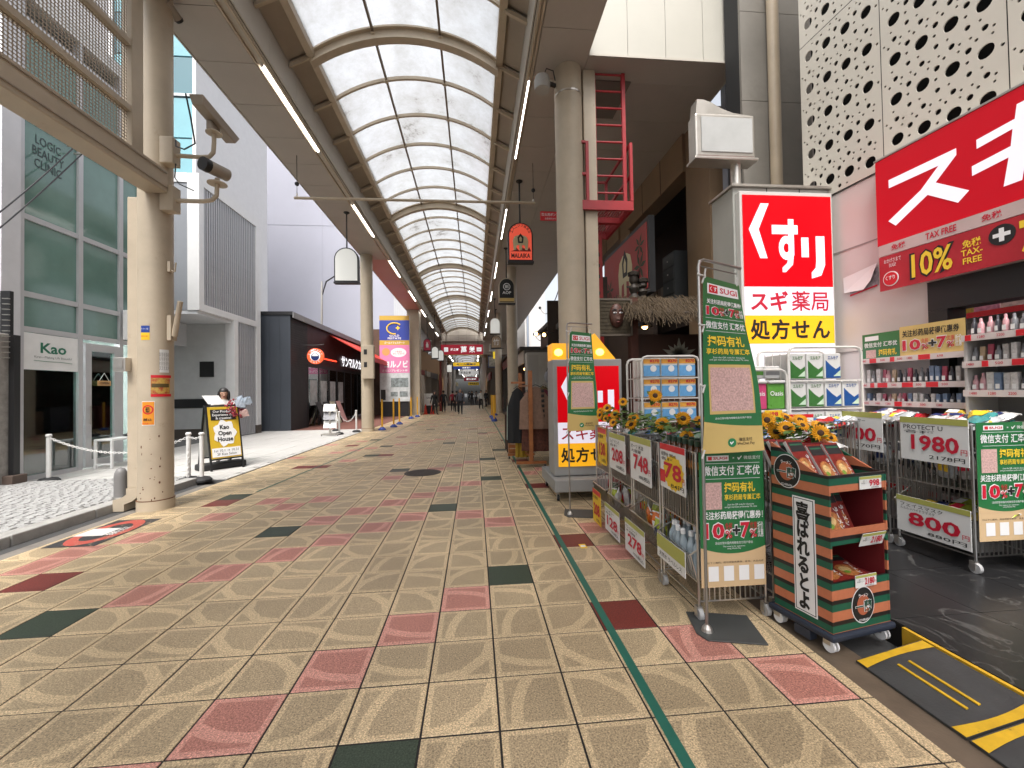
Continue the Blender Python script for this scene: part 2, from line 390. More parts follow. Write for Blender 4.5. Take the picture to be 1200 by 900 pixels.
B().box(TX0+5*T+0.004, 1.902, TY0+11*T+0.004, 46, -0.006, 0.0).build('edge_strip', TM[0], pav)
# painted green lines
M_gline = mat('green_line_paint', (0.012,0.115,0.080), 0.5, var=0.12, vscale=8, stain=((0.16,0.13,0.09), 22.0, 0.66, 0.74))
def line_sheet(pts, wd, z, name, m):
    b = B()
    for (x0, y0), (x1, y1) in zip(pts, pts[1:]): b.poly([(x0-wd/2,y0,z),(x0+wd/2,y0,z),(x1+wd/2,y1,z),(x1-wd/2,y1,z)])
    return struct(b.build(name, m))
line_sheet([(0.822,-1),(0.835,4),(0.86,9),(0.90,16),(0.95,60)], 0.05, 0.004, 'painted_line_right', M_gline)
line_sheet([(-3.42,6.85),(-3.2,10.2),(-3.05,15),(-2.95,40)], 0.035, 0.004, 'painted_line_left', M_gline)
# gutters and kerbs
struct(B().box(1.907,2.13,-3,46,-0.05,-0.008).build('gutter_right', M_concd))
struct(B().box(-4.62,-4.461,-3,7.6,-0.05,-0.004).build('gutter_band_left', M_conc))
struct(B().box(-4.80,-4.622,-3,7.6,-0.05,-0.012).build('gutter_left', M_asph))
kb = struct(B().box(-4.98,-4.83,-3,7.7,-0.05,0.05).build('kerb_left', M_conc))
for k in range(10):
    y0 = -2.0 + k*0.97
    B().box(-5.0,-4.803,y0,y0+0.96,-0.05,0.105+random.uniform(-.003,.003)).build('kerb_block', M_kerbst, kb, bevel=0.012)
# small grey setts of the side pavement: too many and too small to pick apart
M_sett = mat('grey_sett', (0.34,0.335,0.325), 0.7, var=0.16, vscale=7, bump=0.4, bscale=60)
M_settj = mat('sett_joint', (0.10,0.10,0.098), 0.9)
sp = struct(B().box(-9.5,-5.003,-3,7.92,-0.05,0.080).build('side_pavement', M_settj))
sb = B(); ry = random.Random(5)
y = 2.6
while y < 7.85:
    x = -9.4 + ry.uniform(0, .09)
    while x < -5.13:
        wdt = ry.uniform(0.10, 0.16); zz = 0.1 + ry.uniform(-.002,.002); e = 0.008
        x1 = min(x+wdt-0.012, -5.012); y1 = min(y+0.085, 7.91)
        sb.add([(x,y,.078),(x1,y,.078),(x1,y1,.078),(x,y1,.078),(x+e,y+e,zz),(x1-e,y+e,zz),(x1-e,y1-e,zz),(x+e,y1-e,zz)], [(4,5,6,7),(0,1,5,4),(1,2,6,5),(2,3,7,6),(3,0,4,7)])
        x += wdt
    y += 0.097
so_ = sb.build('sett', M_sett, sp); so_['kind'] = 'stuff'
# pale stone slabs of the forecourt
M_slab = mat('pale_stone', (0.50,0.485,0.46), 0.65, var=0.10, vscale=2.5, bump=0.15, bscale=50, stain=((0.36,0.34,0.31), 3.0, 0.58, 0.8))
fc = struct(B().box(-16,-4.463,7.95,18.0,-0.05,0.004).build('forecourt_paving', M_settj))
rs = random.Random(9); n = 0; y = 7.96
slabm = [B().box(0.007,0.593,0.007,0.293,0.0,0.016).mesh('paving_slab', M_slab) for _ in range(1)]
row = 0
while y < 17.9:
    x = -4.47 - 0.6 - (0.3 if row % 2 else 0)
    B().box(-4.60, -4.47, y+0.004, y+0.496, 0.004, 0.02).build('edge_slab', M_slab, fc) if row % 2 == 0 and y < 17.4 else None
    x = -4.605 - 0.6 + (0.0 if row % 2 else -0.0)
    while x > -8.9:
        if n < 300:
            o = bpy.data.objects.new('paving_slab', slabm[0]); COL.objects.link(o); o.parent = fc; o.location = (x, y, 0.004+rs.uniform(-.0015,.0015)); n += 1
        x -= 0.6
    y += 0.3; row += 1
M_brick = mat('red_brick_paving', (0.17,0.070,0.052), 0.7, var=0.25, vscale=14, bump=0.3)
struct(B().box(-12,-4.463,18.02,34,-0.05,0.012).build('red_paving', M_brick))
# black marble floor of the drugstore, a step up
M_marb = bpy.data.materials.new('black_marble'); M_marb.use_nodes = True
_t = M_marb.node_tree; _b = _t.nodes['Principled BSDF']; _g = _t.nodes.new('ShaderNodeNewGeometry')
_n = _t.nodes.new('ShaderNodeTexNoise'); _n.inputs['Scale'].default_value = 2.2; _n.inputs['Detail'].default_value = 7; _n.inputs['Distortion'].default_value = 1.4; _t.links.new(_g.outputs['Position'], _n.inputs['Vector'])
_r = _t.nodes.new('ShaderNodeValToRGB'); _e = _r.color_ramp.elements
_e[0].position = 0.482; _e[0].color = (0.018,0.018,0.019,1); _e[1].position = 0.512; _e[1].color = (0.020,0.020,0.021,1)
_x = _r.color_ramp.elements.new(0.498); _x.color = (0.085,0.083,0.08,1)
_t.links.new(_n.outputs['Fac'], _r.inputs[0]); _t.links.new(_r.outputs[0], _b.inputs['Base Color']); _b.inputs['Roughness'].default_value = 0.28
sf = struct(B().box(2.485,9.0,-3,4.72,-0.05,0.094).build('store_floor', M_grout))
for i in range(8):
    for j in range(8):
        x0 = 2.487 + i*0.6; y0 = 4.72 - (j+1)*0.6
        B().box(x0+.0015, x0+.5985, y0+.0015, y0+.5985, 0.094, 0.100).build('marble_tile', M_marb, sf)
struct(B().box(2.462,2.483,-3,2.24,-0.05,0.097).build('step_edging', mat('yellow_edge', (0.62,0.36,0.02), 0.6, var=0.2, vscale=10, stain=((0.12,0.08,0.04), 9, 0.6, 0.8))))
# manhole
mh = thing('manhole_cover', 'round dark iron manhole cover set in the tiled pavement', 'manhole', (-1.0,8.0,0.0))
M_iron = mat('cast_iron', (0.045,0.035,0.028), 0.55, metal=0.3, var=0.2, vscale=20, bump=0.4)
B().lathe([(0.34,0.001),(0.34,0.007),(0.315,0.007)], (-1.0,8.0,0), 32).build('rim', M_iron, mh)
B().lathe([(0.31,0.001),(0.31,0.006),(0.0005,0.006)], (-1.0,8.0,0), 32).build('lid', M_iron, mh)
_b2 = B()
for k in range(-4, 5):
    hw = math.sqrt(max(0.01, 0.29**2-(k*0.065)**2)); _b2.box(-1.0-hw,-1.0+hw,8+k*0.065-.012,8+k*0.065+.012,0.005,0.010)
_b2.build('raised_bars', M_iron, mh)
# small sticker on the floor
st = thing('floor_sticker', 'small yellow and white sticker on a tile beside the green line', 'sticker', (1.02,3.98,0.0))
B().box(0.99,1.055,3.92,4.03,0.0015,0.0025).build('sheet', M_yellow, st); B().box(1.0,1.045,3.955,3.995,0.0027,0.0032).build('print_patch', M_whiteink, st)
# painted mark by the left pillar
fp = thing('pavement_sign', 'red white and black no smoking sign painted on the tiles by the big left pillar', 'floor sign', (-4.05,5.1,0))
M_pr = mat('floor_red', (0.42,0.070,0.050), 0.6, var=0.15, vscale=9, stain=((0.42,0.33,0.21), 14, 0.55, 0.66)); M_pb = mat('floor_black', (0.03,0.03,0.033), 0.6, var=0.2, stain=((0.42,0.33,0.21), 11, 0.55, 0.66)); M_pw = mat('floor_white', (0.62,0.60,0.57), 0.6, var=0.1, stain=((0.40,0.32,0.22), 14, 0.62, 0.72))
cx, cy0 = -4.14, 5.10
B().box(cx-0.25,cx+0.25,cy0-0.46,cy0+0.46,0.001,0.0035).build('backing', M_pb, fp)
_rb = B()
_o = [(cx+0.235*math.cos(t), cy0+0.44*math.sin(t)) for t in [2*math.pi*k/28 for k in range(28)]]; _i = [(cx+0.15*math.cos(t), cy0+0.30*math.sin(t)) for t in [2*math.pi*k/28 for k in range(28)]]
for k in range(28):
    a, b_, c_, d_ = _o[k], _o[(k+1) % 28], _i[(k+1) % 28], _i[k]; _rb.poly([(*a,.0055),(*b_,.0055),(*c_,.0055),(*d_,.0055)])
_rb.build('red_ring', M_pr, fp)
B().poly([(cx-0.24,cy0-0.14,.0075),(cx+0.06,cy0-0.14,.0075),(cx+0.06,cy0+0.12,.0075),(cx-0.24,cy0+0.12,.0075)]).build('white_plate', M_pw, fp)
text(fp, '禁煙', (cx+0.12, cy0, 0.0075), Y, NX, 0.3, 0.09, M_pw, 0.01)
# ================================================================ arcade roof
ARC = thing('arcade_canopy', 'beige arcade canopy with arched translucent roof over the tiled street', 'arcade roof', (-1.2,0,0))
ZS, ZF = 7.09, 7.70                     # soffit and top of the fascia
CX, HALF = -1.19, 1.73
GZ, RISE = 7.90, 0.56
RAD = (HALF**2 + RISE**2)/(2*RISE); AMAX = math.asin(HALF/RAD)
def arc(t, dr=0.0):                     # t in -1..1
    a = AMAX*t; return CX + (RAD+dr)*math.sin(a), GZ + RISE - RAD + (RAD+dr)*math.cos(a)
YEND = 45.0
def pane_mat():
    m = bpy.data.materials.new('roof_pane'); m.use_nodes = True; t = m.node_tree; t.nodes.remove(t.nodes['Principled BSDF']); L = t.links.new
    g = t.nodes.new('ShaderNodeNewGeometry')
    n = t.nodes.new('ShaderNodeTexNoise'); n.inputs['Scale'].default_value = 0.9; n.inputs['Detail'].default_value = 10; n.inputs['Roughness'].default_value = 0.78; n.inputs['Distortion'].default_value = 0.15; L(g.outputs['Position'], n.inputs['Vector'])
    r = t.nodes.new('ShaderNodeValToRGB'); e = r.color_ramp.elements
    e[0].position = 0.34; e[0].color = (0.13,0.12,0.105,1); e[1].position = 0.66; e[1].color = (0.40,0.415,0.43,1)
    x = r.color_ramp.elements.new(0.42); x.color = (0.30,0.30,0.295,1); L(n.outputs['Fac'], r.inputs[0])
    tr = t.nodes.new('ShaderNodeBsdfTranslucent'); L(r.outputs[0], tr.inputs[0])
    tp = t.nodes.new('ShaderNodeBsdfTransparent'); tp.inputs[0].default_value = (0.55,0.57,0.59,1)
    gl = t.nodes.new('ShaderNodeBsdfGlossy'); gl.inputs['Roughness'].default_value = 0.2
    m1 = t.nodes.new('ShaderNodeMixShader'); m1.inputs[0].default_value = 0.22; L(tr.outputs[0], m1.inputs[1]); L(tp.outputs[0], m1.inputs[2])
    m2 = t.nodes.new('ShaderNodeMixShader'); m2.inputs[0].default_value = 0.05; L(m1.outputs[0], m2.inputs[1]); L(gl.outputs[0], m2.inputs[2])
    L(m2.outputs[0], t.nodes['Material Output'].inputs['Surface']); return m
M_pane = pane_mat()
M_rib = mat('rib_paint', (0.46,0.38,0.28), 0.5, var=0.12, vscale=3, stain=((0.22,0.12,0.06), 4, 0.66, 0.85))
M_trough = mat('trough_panel', (0.33,0.28,0.225), 0.6, var=0.1, vscale=1.5)
def inst(name, me, loc, parent):
    o = bpy.data.objects.new(name, me); COL.objects.link(o); o.parent = parent
    o.location = Vector(loc) - WL.get(parent.name, Vector()); return o
RS = 1.216
ribs = [7.95 + RS*k for k in range(-11, 31)]
# rib, big rib: swept rectangles along the arc, with the arm down to the fascia
def rib_mesh(wd, dep, low):
    b = B(); K = 18; full = dep
    pts = [(-3.34,7.66),(-2.99,7.83)] + [arc(-1+2*k/K) for k in range(K+1)] + [(2*CX+2.99,7.83),(2*CX+3.34,7.66)]
    for q_, ((x0, z0), (x1, z1)) in enumerate(zip(pts, pts[1:])):
        dep = full if 1 < q_ < len(pts)-3 else min(full, 0.075)
        b.add([(x0,-wd/2,z0),(x1,-wd/2,z1),(x1,wd/2,z1),(x0,wd/2,z0),(x0,-wd/2,z0-dep),(x1,-wd/2,z1-dep),(x1,wd/2,z1-dep),(x0,wd/2,z0-dep)], [(0,1,2,3),(7,6,5,4),(4,5,1,0),(6,7,3,2)])
    if low:
        dep = full
        for (x0, z0), (x1, z1) in zip(pts[2:-2], pts[3:-2]):
            b.add([(x0,-0.085,z0-dep),(x1,-0.085,z1-dep),(x1,0.085,z1-dep),(x0,0.085,z0-dep),(x0,-0.085,z0-dep-.035),(x1,-0.085,z1-dep-.035),(x1,0.085,z1-dep-.035),(x0,0.085,z0-dep-.035)], [(0,1,2,3),(7,6,5,4),(4,5,1,0),(6,7,3,2)])
            b.add([(x0,-0.085,z0+.01),(x1,-0.085,z1+.01),(x1,0.085,z1+.01),(x0,0.085,z0+.01),(x0,-0.085,z0-.025),(x1,-0.085,z1-.025),(x1,0.085,z1-.025),(x0,0.085,z0-.025)], [(0,1,2,3),(7,6,5,4),(4,5,1,0),(6,7,3,2)])
    return b.mesh('rib', M_rib, True)
rib_s, rib_b = rib_mesh(0.055, 0.07, False), rib_mesh(0.03, 0.20, True)
pane_me = []
for j in range(3):
    b = B(); t0 = (-1, -0.345, 0.345)[j]; t1 = (-0.345, 0.345, 1)[j]; K = 8; vs = []
    for k in range(K+1):
        x, z = arc(t0+(t1-t0)*k/K, 0.012); vs += [(x, 0.0, z), (x, RS, z)]
    b.add(vs, [(2*k, 2*k+2, 2*k+3, 2*k+1) for k in range(K)]); pane_me.append(b.mesh('roof_pane', M_pane, True))
tr_me = []
for sgn in (-1, 1):
    b = B(); x0, x1 = (-3.35, -2.93) if sgn < 0 else (2*CX+2.93, 2*CX+3.35)
    z0, z1 = (7.72, 7.93) if sgn < 0 else (7.93, 7.72)
    b.add([(x0,.03,z0),(x1,.03,z1),(x1,RS-.03,z1),(x0,RS-.03,z0),(x0,.03,z0+.02),(x1,.03,z1+.02),(x1,RS-.03,z1+.02),(x0,RS-.03,z0+.02)], [(0,1,2,3),(7,6,5,4),(0,4,5,1),(1,5,6,2),(2,6,7,3),(3,7,4,0)])
    tr_me.append(b.mesh('trough_panel', M_trough))
node_me = B().lathe([(0.02,-0.10),(0.05,-0.085),(0.05,-0.06),(0.02,-0.05)], (0,0,0), 10).mesh('bolt_plate', M_rib)
for i, y in enumerate(ribs):
    big = (i-11) % 6 == 0
    inst('main_rib' if big else 'rib', rib_b if big else rib_s, (0,y,0), ARC)
    if y < YEND-1:
        for me in pane_me: inst('roof_pane', me, (0,y,0), ARC)
        for me in tr_me: inst('trough_panel', me, (0,y,0), ARC)
    if y < 24:
        for t in (-0.345, 0.345):
            x, z = arc(t); inst('bolt_plate', node_me, (x,y,z), ARC)
for t in (-0.345, 0.345):
    x, z = arc(t, -0.02); B().box(x-.02,x+.02,-6,YEND,z-.045,z+.02).build('purlin', mat('purlin', (0.16,0.12,0.085), 0.5), ARC)
for sx in (-1, 1):
    x, z = arc(sx); B().box(x-.04-.05*(sx < 0), x+.04+.05*(sx > 0), -6, YEND, z-.10, z+.03).build('eaves_beam', M_rib, ARC)
for sx in (-1, 1):
    pts = [(CX+sx*2.20,7.745),(CX+sx*1.70,7.985),(CX+sx*1.70,8.02),(CX+sx*2.20,7.80)]; B().prism([(x,-6,z) for x, z in pts],(0,YEND+5.5,0)).build('trough_backing', M_trough, ARC)
# soffit panels
PJ = 1.042; y0 = 7.245 - 13*PJ
sof_l = B().box(-4.50,-3.60,0.005,PJ-0.005,ZS,ZS+.03).mesh('soffit_panel', M_soffit); sof_lp = B().box(-4.50,-3.60,0.005,PJ-0.005,ZS,ZS+.03).mesh('soffit_panel', M_soffit_pink)
sof_r = B().box(1.12,1.975,0.005,PJ-0.005,ZS,ZS+.03).mesh('soffit_panel', M_soffit)
sof_w = B().box(1.985,4.64,0.005,PJ-0.005,ZS,ZS+.03).mesh('soffit_panel', M_soffit)
sof_w2 = B().box(1.985,4.0,0.005,PJ-0.005,ZS,ZS+.03).mesh('soffit_panel', M_soffit)
fas_l = B().box(-3.375,-3.355,0.004,PJ-0.004,ZS+.03,ZF).mesh('fascia_panel', M_fascia); fas_r = B().box(0.955,0.975,0.004,PJ-0.004,ZS+.03,ZF).mesh('fascia_panel', M_fascia)
k = 0
while y0 + k*PJ < YEND:
    y = y0 + k*PJ; pink = 17.0 < y < 28.5
    inst('soffit_panel', sof_lp if pink else sof_l, (0,y,0), ARC)
    inst('soffit_panel', sof_r, (0,y,0), ARC)
    inst('fascia_panel', fas_l, (0,y,0), ARC); inst('fascia_panel', fas_r, (0,y,0), ARC)
    if 6.5 < y or y < -40.0: inst('wide_soffit_panel', sof_w if y < 16.5 else sof_w2, (0,y,0), ARC)
    k += 1
B().box(1.985,4.64,6.705,7.245,ZS,ZS+.03).build('wide_soffit_panel', M_soffit, ARC)
# upper boards keep the edge closed, dark joint behind the panels
B().box(-4.49,-3.38,-6,YEND,ZS+.035,ZS+.30).build('roof_deck', M_dark, ARC); B().box(0.98,1.98,-6,YEND,ZS+.035,ZS+.30).build('roof_deck', M_dark, ARC)
B().box(1.99,4.63,6.72,17.2,ZS+.035,ZS+.30).box(1.99,3.99,17.2,YEND,ZS+.035,ZS+.30).build('roof_deck', M_dark, ARC)
B().box(-4.53,-4.505,-6,YEND,ZS-.012,ZS+.42).build('outer_edge', M_fascia, ARC)
# light channels beside the fascias
for x0, x1 in ((-3.595,-3.385), (0.985,1.115)):
    B().box(x0,x1,-6,YEND,ZS+.008,ZS+.032).build('light_channel', M_fascia, ARC)
    B().box(x0+.02,x0+.05,-6,YEND,ZS-.03,ZS+.007).build('channel_rail', M_rib, ARC); B().box(x1-.05,x1-.02,-6,YEND,ZS-.03,ZS+.007).build('channel_rail', M_rib, ARC)
# broad white front of the side canopy
for k in range(4):
    x0 = 1.985 + k*0.664
    B().box(x0+.004,x0+.660,6.68,6.70,ZS+.0,10.2).build('front_panel', M_ivory, ARC)
B().box(1.985,4.64,6.66,6.679,ZS-.015,ZS+.02).build('front_trim', M_fascia, ARC); B().box(4.642,4.66,6.70,17.4,ZS-.01,9.5).build('side_panel', M_ivory, ARC)
# fluorescent tubes
M_tube = mat('lit_tube', (1.0,0.98,0.95), 0.4, emit=5.0)
n = 0
for sx, x in (('left',-3.49), ('right',1.05)):
    y = 7.28; n = 0
    while y < 44:
        t = thing('fluorescent_light', '%s lit fluorescent tube along the %s edge of the arcade roof' % (nth(n), sx), 'light', (x,y,ZS), 'fluorescent tubes along the %s roof edge' % sx)
        B().cyl((x,y,ZS-.008),(x,y+2.5,ZS-.008),0.022,n=8).build('tube', M_tube, t)
        B().box(x-.02,x+.02,y-.04,y-.002,ZS-.03,ZS+.004).build('end_cap', M_white, t); B().box(x-.02,x+.02,y+2.502,y+2.54,ZS-.03,ZS+.004).build('end_cap', M_white, t)
        y += 5.25; n += 1
# end wall of the first roof
TY = thing('arcade_end_wall', 'beige panelled arch wall closing the far end of the arched roof', 'end wall', (CX,YEND,ZS))
ps = [(-3.36,ZS-.1),(0.96,ZS-.1),(0.96,7.7)] + [arc(1-2*k/12, 0.05) for k in range(13)] + [(-3.36,7.7)]
B().prism([(x,YEND,z) for x, z in ps], (0,0.2,0)).build('wall', M_fascia, TY)
for k in range(1, 5):
    x = -3.36 + k*4.32/5; B().box(x-.012,x+.012,YEND-.012,YEND-.002,ZS-.1,8.1).build('joint_strip', M_trough, TY)
B().box(-6.4,4.2,YEND+.22,YEND+.3,5.55,9.5).build('upper_wall', M_fascia, TY)
B().box(-3.36,.96,YEND-.012,YEND-.002,7.6,7.63).build('joint_strip', M_trough, TY)
# pillars
M_rust = M_cream
def pillar(x, y, r, label, base=True, conduit=0):
    t = thing('arcade_pillar', label, 'pillar', (x,y,0), 'round steel pillars of the arcade')
    B().lathe([(r+.012,0),(r+.012,0.13),(r,0.135),(r,ZS-0.002)], (x,y,0), 36).build('shaft', M_cream, t, True)
    if base: B().lathe([(r+.0135,0.131),(r+.0135,0.139),(r+.001,0.141)], (x,y,0), 36).build('base_seam', mat('rust', (0.14,0.065,0.03), 0.8, var=0.3, vscale=20), t, True)
    return t
PL1 = pillar(-4.34, 6.10, 0.195, 'big cream pillar in the left foreground carrying security cameras and stickers')
PL2 = pillar(-4.28, 17.15, 0.24, 'cream round pillar in front of the black cafe on the left')
PR1 = pillar(1.70, 7.05, 0.235, 'tall cream pillar beside the red ladder on the right')
PR2 = pillar(1.72, 18.6, 0.24, 'cream pillar behind the black arched hanging sign on the right'); PR3 = pillar(1.72, 29.5, 0.24, 'thin looking far cream pillar on the right beyond the yellow poles')
# flat duct strapped to the left pillar
B().box(-4.63,-4.50,6.0,6.20,0.30,4.22).build('duct', M_cream, PL1, bevel=0.01)
B().prism([(-4.635,5.99,.30),(-4.635,5.99,.22),(-4.70,5.99,.17),(-4.80,5.99,.15),(-4.80,5.99,0),(-4.66,5.99,0),(-4.66,5.99,.09),(-4.56,5.99,.13),(-4.50,5.99,.18),(-4.50,5.99,.30)],(0,.21,0)).build('duct_foot', M_cream, PL1)
B().box(1.95,2.17,6.98,7.16,0.0,ZS-.003).build('duct', M_cream, PR1, bevel=0.01)
# rust scars of the left pillar: thin flakes on the shaft
M_scar = mat('rust_scar', (0.10,0.035,0.016), 0.9, var=0.3, vscale=40)
rr = random.Random(21); b = B()
for k in range(20):
    a = R(rr.uniform(-112,-25)); z = 0.15 + abs(rr.gauss(0,0.33)); hw = rr.uniform(.003,.011); hh = rr.uniform(.004,.022); q = 0.1965
    b.poly([(-4.34+q*math.cos(a+dx*hw/q), 6.10+q*math.sin(a+dx*hw/q), z+dz*hh) for dx, dz in ((-1,-.4),(-.2,-1),(.9,-.6),(1,.5),(.1,1),(-.8,.6))])
b.build('rust_flakes', M_scar, PL1)
# square far pillars on the left
def block_pillar(x0, x1, y0, y1, z1, label, name='stone_pillar', m=None):
    t = thing(name, label, 'pillar', ((x0+x1)/2, y0, 0))
    B().box(x0,x1,y0,y1,0.12,z1).build('shaft', m or M_cream, t, bevel=0.02); B().box(x0-.03,x1+.03,y0-.03,y1+.03,0,0.12).build('plinth', m or M_cream, t)
    return t
block_pillar(-4.45,-3.65,28.2,29.2,ZS-.003,'broad cream pillar beside the tall gold and pink billboard')
# ================================================================ left side
def cyl_patch(c, r, a0, a1, z0, z1, n=8):
    b = B(); vs = []
    for k in range(n+1):
        a = R(a0+(a1-a0)*k/n); vs += [(c[0]+r*math.cos(a), c[1]+r*math.sin(a), z0), (c[0]+r*math.cos(a), c[1]+r*math.sin(a), z1)]
    return b.add(vs, [(2*k, 2*k+2, 2*k+3, 2*k+1) for k in range(n)])
PC = (-4.34, 6.10)
def on_pillar(parent, s, a, z, w, h, m, r=0.203, bold=0.0):
    ca, sa = math.cos(R(a)), math.sin(R(a))
    text(parent, s, (PC[0]+r*ca, PC[1]+r*sa, z), (-sa, ca, 0), Z, w, h, m, bold)
# perforated screen over the side entrance
scr = thing('perforated_screen', 'beige frame with perforated metal sheets above the left side entrance', 'screen', (-4.2,3.5,4.2))
M_perf = bpy.data.materials.new('perforated_sheet'); M_perf.use_nodes = True
_t = M_perf.node_tree; _p = _t.nodes['Principled BSDF']; _p.inputs['Base Color'].default_value = (0.36,0.30,0.23,1); _p.inputs['Roughness'].default_value = 0.5
_g = _t.nodes.new('ShaderNodeNewGeometry'); _v = _t.nodes.new('ShaderNodeTexVoronoi'); _v.inputs['Scale'].default_value = 26; _v.inputs['Randomness'].default_value = 0.0
_s = _t.nodes.new('ShaderNodeMapping'); _s.inputs['Scale'].default_value = (0,1,1); _t.links.new(_g.outputs['Position'], _s.inputs['Vector']); _t.links.new(_s.outputs[0], _v.inputs['Vector'])
_l = _t.nodes.new('ShaderNodeMath'); _l.operation = 'GREATER_THAN'; _l.inputs[1].default_value = 0.36; _t.links.new(_v.outputs['Distance'], _l.inputs[0]); _t.links.new(_l.outputs[0], _p.inputs['Alpha'])
B().poly([(-4.2,0.5,4.56),(-4.2,5.44,4.56),(-4.2,5.44,7.08),(-4.2,0.5,7.08)]).build('perforated_sheet', M_perf, scr)
B().box(-4.34,-4.06,0.5,5.92,4.24,4.545).build('bottom_beam', M_cream, scr, bevel=0.012)
B().box(-4.055,-4.045,0.5,5.9,4.30,4.31).build('beam_groove', M_trough, scr); B().box(-4.055,-4.045,0.5,5.9,4.49,4.50).build('beam_groove', M_trough, scr)
B().box(-4.26,-4.14,5.44,5.62,4.546,7.085).build('end_post', M_cream, scr, bevel=0.01)
for z in (5.06, 5.88): B().box(-4.24,-4.15,0.5,5.438,z-.035,z+.035).build('rail', M_cream, scr)
for y in (1.4,3.2): B().box(-4.255,-4.145,y-.04,y+.04,4.547,7.08).build('post', M_cream, scr)
# security cameras
M_cam = mat('camera_housing', (0.34,0.29,0.235), 0.45, var=0.08)
c1 = thing('security_camera', 'long box security camera on the upper bracket of the left pillar', 'camera', (-4.0,6.05,4.83))
B().box(-4.17,-4.0,5.92,6.08,4.66,5.02).build('junction_box', M_cream, c1, bevel=0.01)
B().tube([(-4.0,6.0,4.80),(-3.70,6.0,4.79),(-3.58,6.0,4.80),(-3.53,6.0,4.86),(-3.52,6.0,5.0),(-3.52,6.0,5.12)], 0.028, 10).build('bracket_arm', M_cream, c1, True)
B().lathe([(0.10,0),(0.10,0.015),(0.03,0.02)], (-3.52,6.0,5.12), 16).build('mount_disc', M_cream, c1)
B().add([(-3.60,5.68,5.30),(-3.46,5.68,5.30),(-3.42,6.34,5.19),(-3.56,6.34,5.19),(-3.62,5.64,5.42),(-3.44,5.64,5.42),(-3.40,6.42,5.31),(-3.58,6.42,5.31)], [(3,2,1,0),(4,5,6,7),(0,1,5,4),(1,2,6,5),(2,3,7,6),(3,0,4,7)]).build('housing', M_cam, c1, bevel=0.012)
B().box(-3.56,-3.50,5.9,6.1,5.135,5.24).build('yoke', M_cam, c1)
B().tube([(-3.98,5.95,4.98),(-3.93,5.88,4.86),(-3.80,5.84,4.80),(-3.64,5.80,4.86),(-3.58,5.62,5.1),(-3.60,5.56,5.36)], 0.010, 6).build('cable', M_black, c1, True)
c2 = thing('security_camera', 'short dark nosed security camera on the lower bracket of the left pillar', 'camera', (-4.0,6.05,4.2))
B().box(-4.17,-4.0,5.92,6.08,4.02,4.36).build('junction_box', M_cream, c2, bevel=0.01)
B().tube([(-4.0,6.0,4.18),(-3.66,6.0,4.18),(-3.55,6.0,4.20),(-3.49,6.0,4.26),(-3.48,6.0,4.42)], 0.028, 10).build('bracket_arm', M_cream, c2, True)
B().lathe([(0.12,0),(0.12,0.012),(0.03,0.02),(0.03,0.08)], (-3.48,6.0,4.42), 16).build('mount_disc', M_cream, c2)
B().cyl((-3.42,6.12,4.61),(-3.52,5.86,4.60),0.085,0.085,16).build('housing', M_cam, c2, True)
B().cyl((-3.519,5.865,4.60),(-3.545,5.79,4.597),0.09,0.088,16).build('dark_nose', M_black, c2, True)
B().tube([(-3.98,5.95,4.66),(-3.96,5.9,4.45),(-3.90,5.9,4.36),(-3.75,5.95,4.30)], 0.008, 6).build('cable', M_black, c2, True)
c3 = thing('security_camera', 'small dark bullet camera hanging under the left roof edge', 'camera', (-4.0,6.2,7.05))
B().cyl((-4.05,6.10,7.09),(-4.05,6.10,6.98),0.03,0.03,10).build('mount', M_cam, c3); B().cyl((-4.05,6.06,6.98),(-4.01,6.24,6.90),0.06,0.055,12).build('housing', M_cam, c3, True); B().cyl((-4.01,6.24,6.90),(-4.003,6.27,6.887),0.06,0.05,12).build('dark_nose', M_black, c3)
# stickers on the pillar
s1 = thing('pillar_sticker', 'small blue and yellow notice, highest sticker on the left pillar', 'sticker', (-4.3,5.95,2.37))
cyl_patch(PC,.1975,-104,-73,2.37,2.46).build('blue_half', mat('notice_blue', (0.015,0.05,0.28), 0.4), s1, True); cyl_patch(PC,.1975,-104,-73,2.27,2.368).build('yellow_half', M_yellow, s1, True)
on_pillar(s1, 'アーケード内', -88.5, 2.415, 0.085, 0.028, M_whiteink, .201); on_pillar(s1, '自転車は禁止', -88.5, 2.32, 0.085, 0.022, M_redink, .201)
s2 = thing('pillar_sticker', 'white notice with rows of print curling off the right of the pillar', 'sticker', (-4.05,6.0,2.0))
cyl_patch(PC,.1985,-44,-12,1.84,2.15).build('sheet', M_card, s2, True)
for k in range(5): on_pillar(s2, '電話番\n号案内\n係受付\n二四時', -43+k*6.5, 1.99, 0.014, 0.24, M_blackink, .202)
s3 = thing('pillar_sticker', 'red banded yellow strip wrapped round the left pillar', 'sticker', (-4.1,5.95,1.66))
for a, b_, m in ((1.515,1.552,M_red),(1.555,1.765,mat('strip_yellow', (0.55,0.36,0.08), 0.4, stain=((0.42,0.08,0.03), 14, 0.45, 0.6))),(1.768,1.805,M_red)):
    cyl_patch(PC,.1978,-70,-8 if m is not M_red else -2,a,b_).build('band', m, s3, True)
cyl_patch(PC,.1990,-68,-12,1.64,1.69).build('dark_band', mat('strip_olive', (0.10,0.07,0.02), 0.5), s3, True)
s4 = thing('pillar_sticker', 'orange no riding poster with red ring on the left pillar', 'sticker', (-4.25,5.94,1.3))
cyl_patch(PC,.1978,-100,-58,1.135,1.46).build('white_border', M_card, s4, True); cyl_patch(PC,.1990,-98.5,-59.5,1.145,1.45).build('orange_sheet', mat('poster_orange', (0.75,0.28,0.015), 0.45), s4, True)
rg = B()
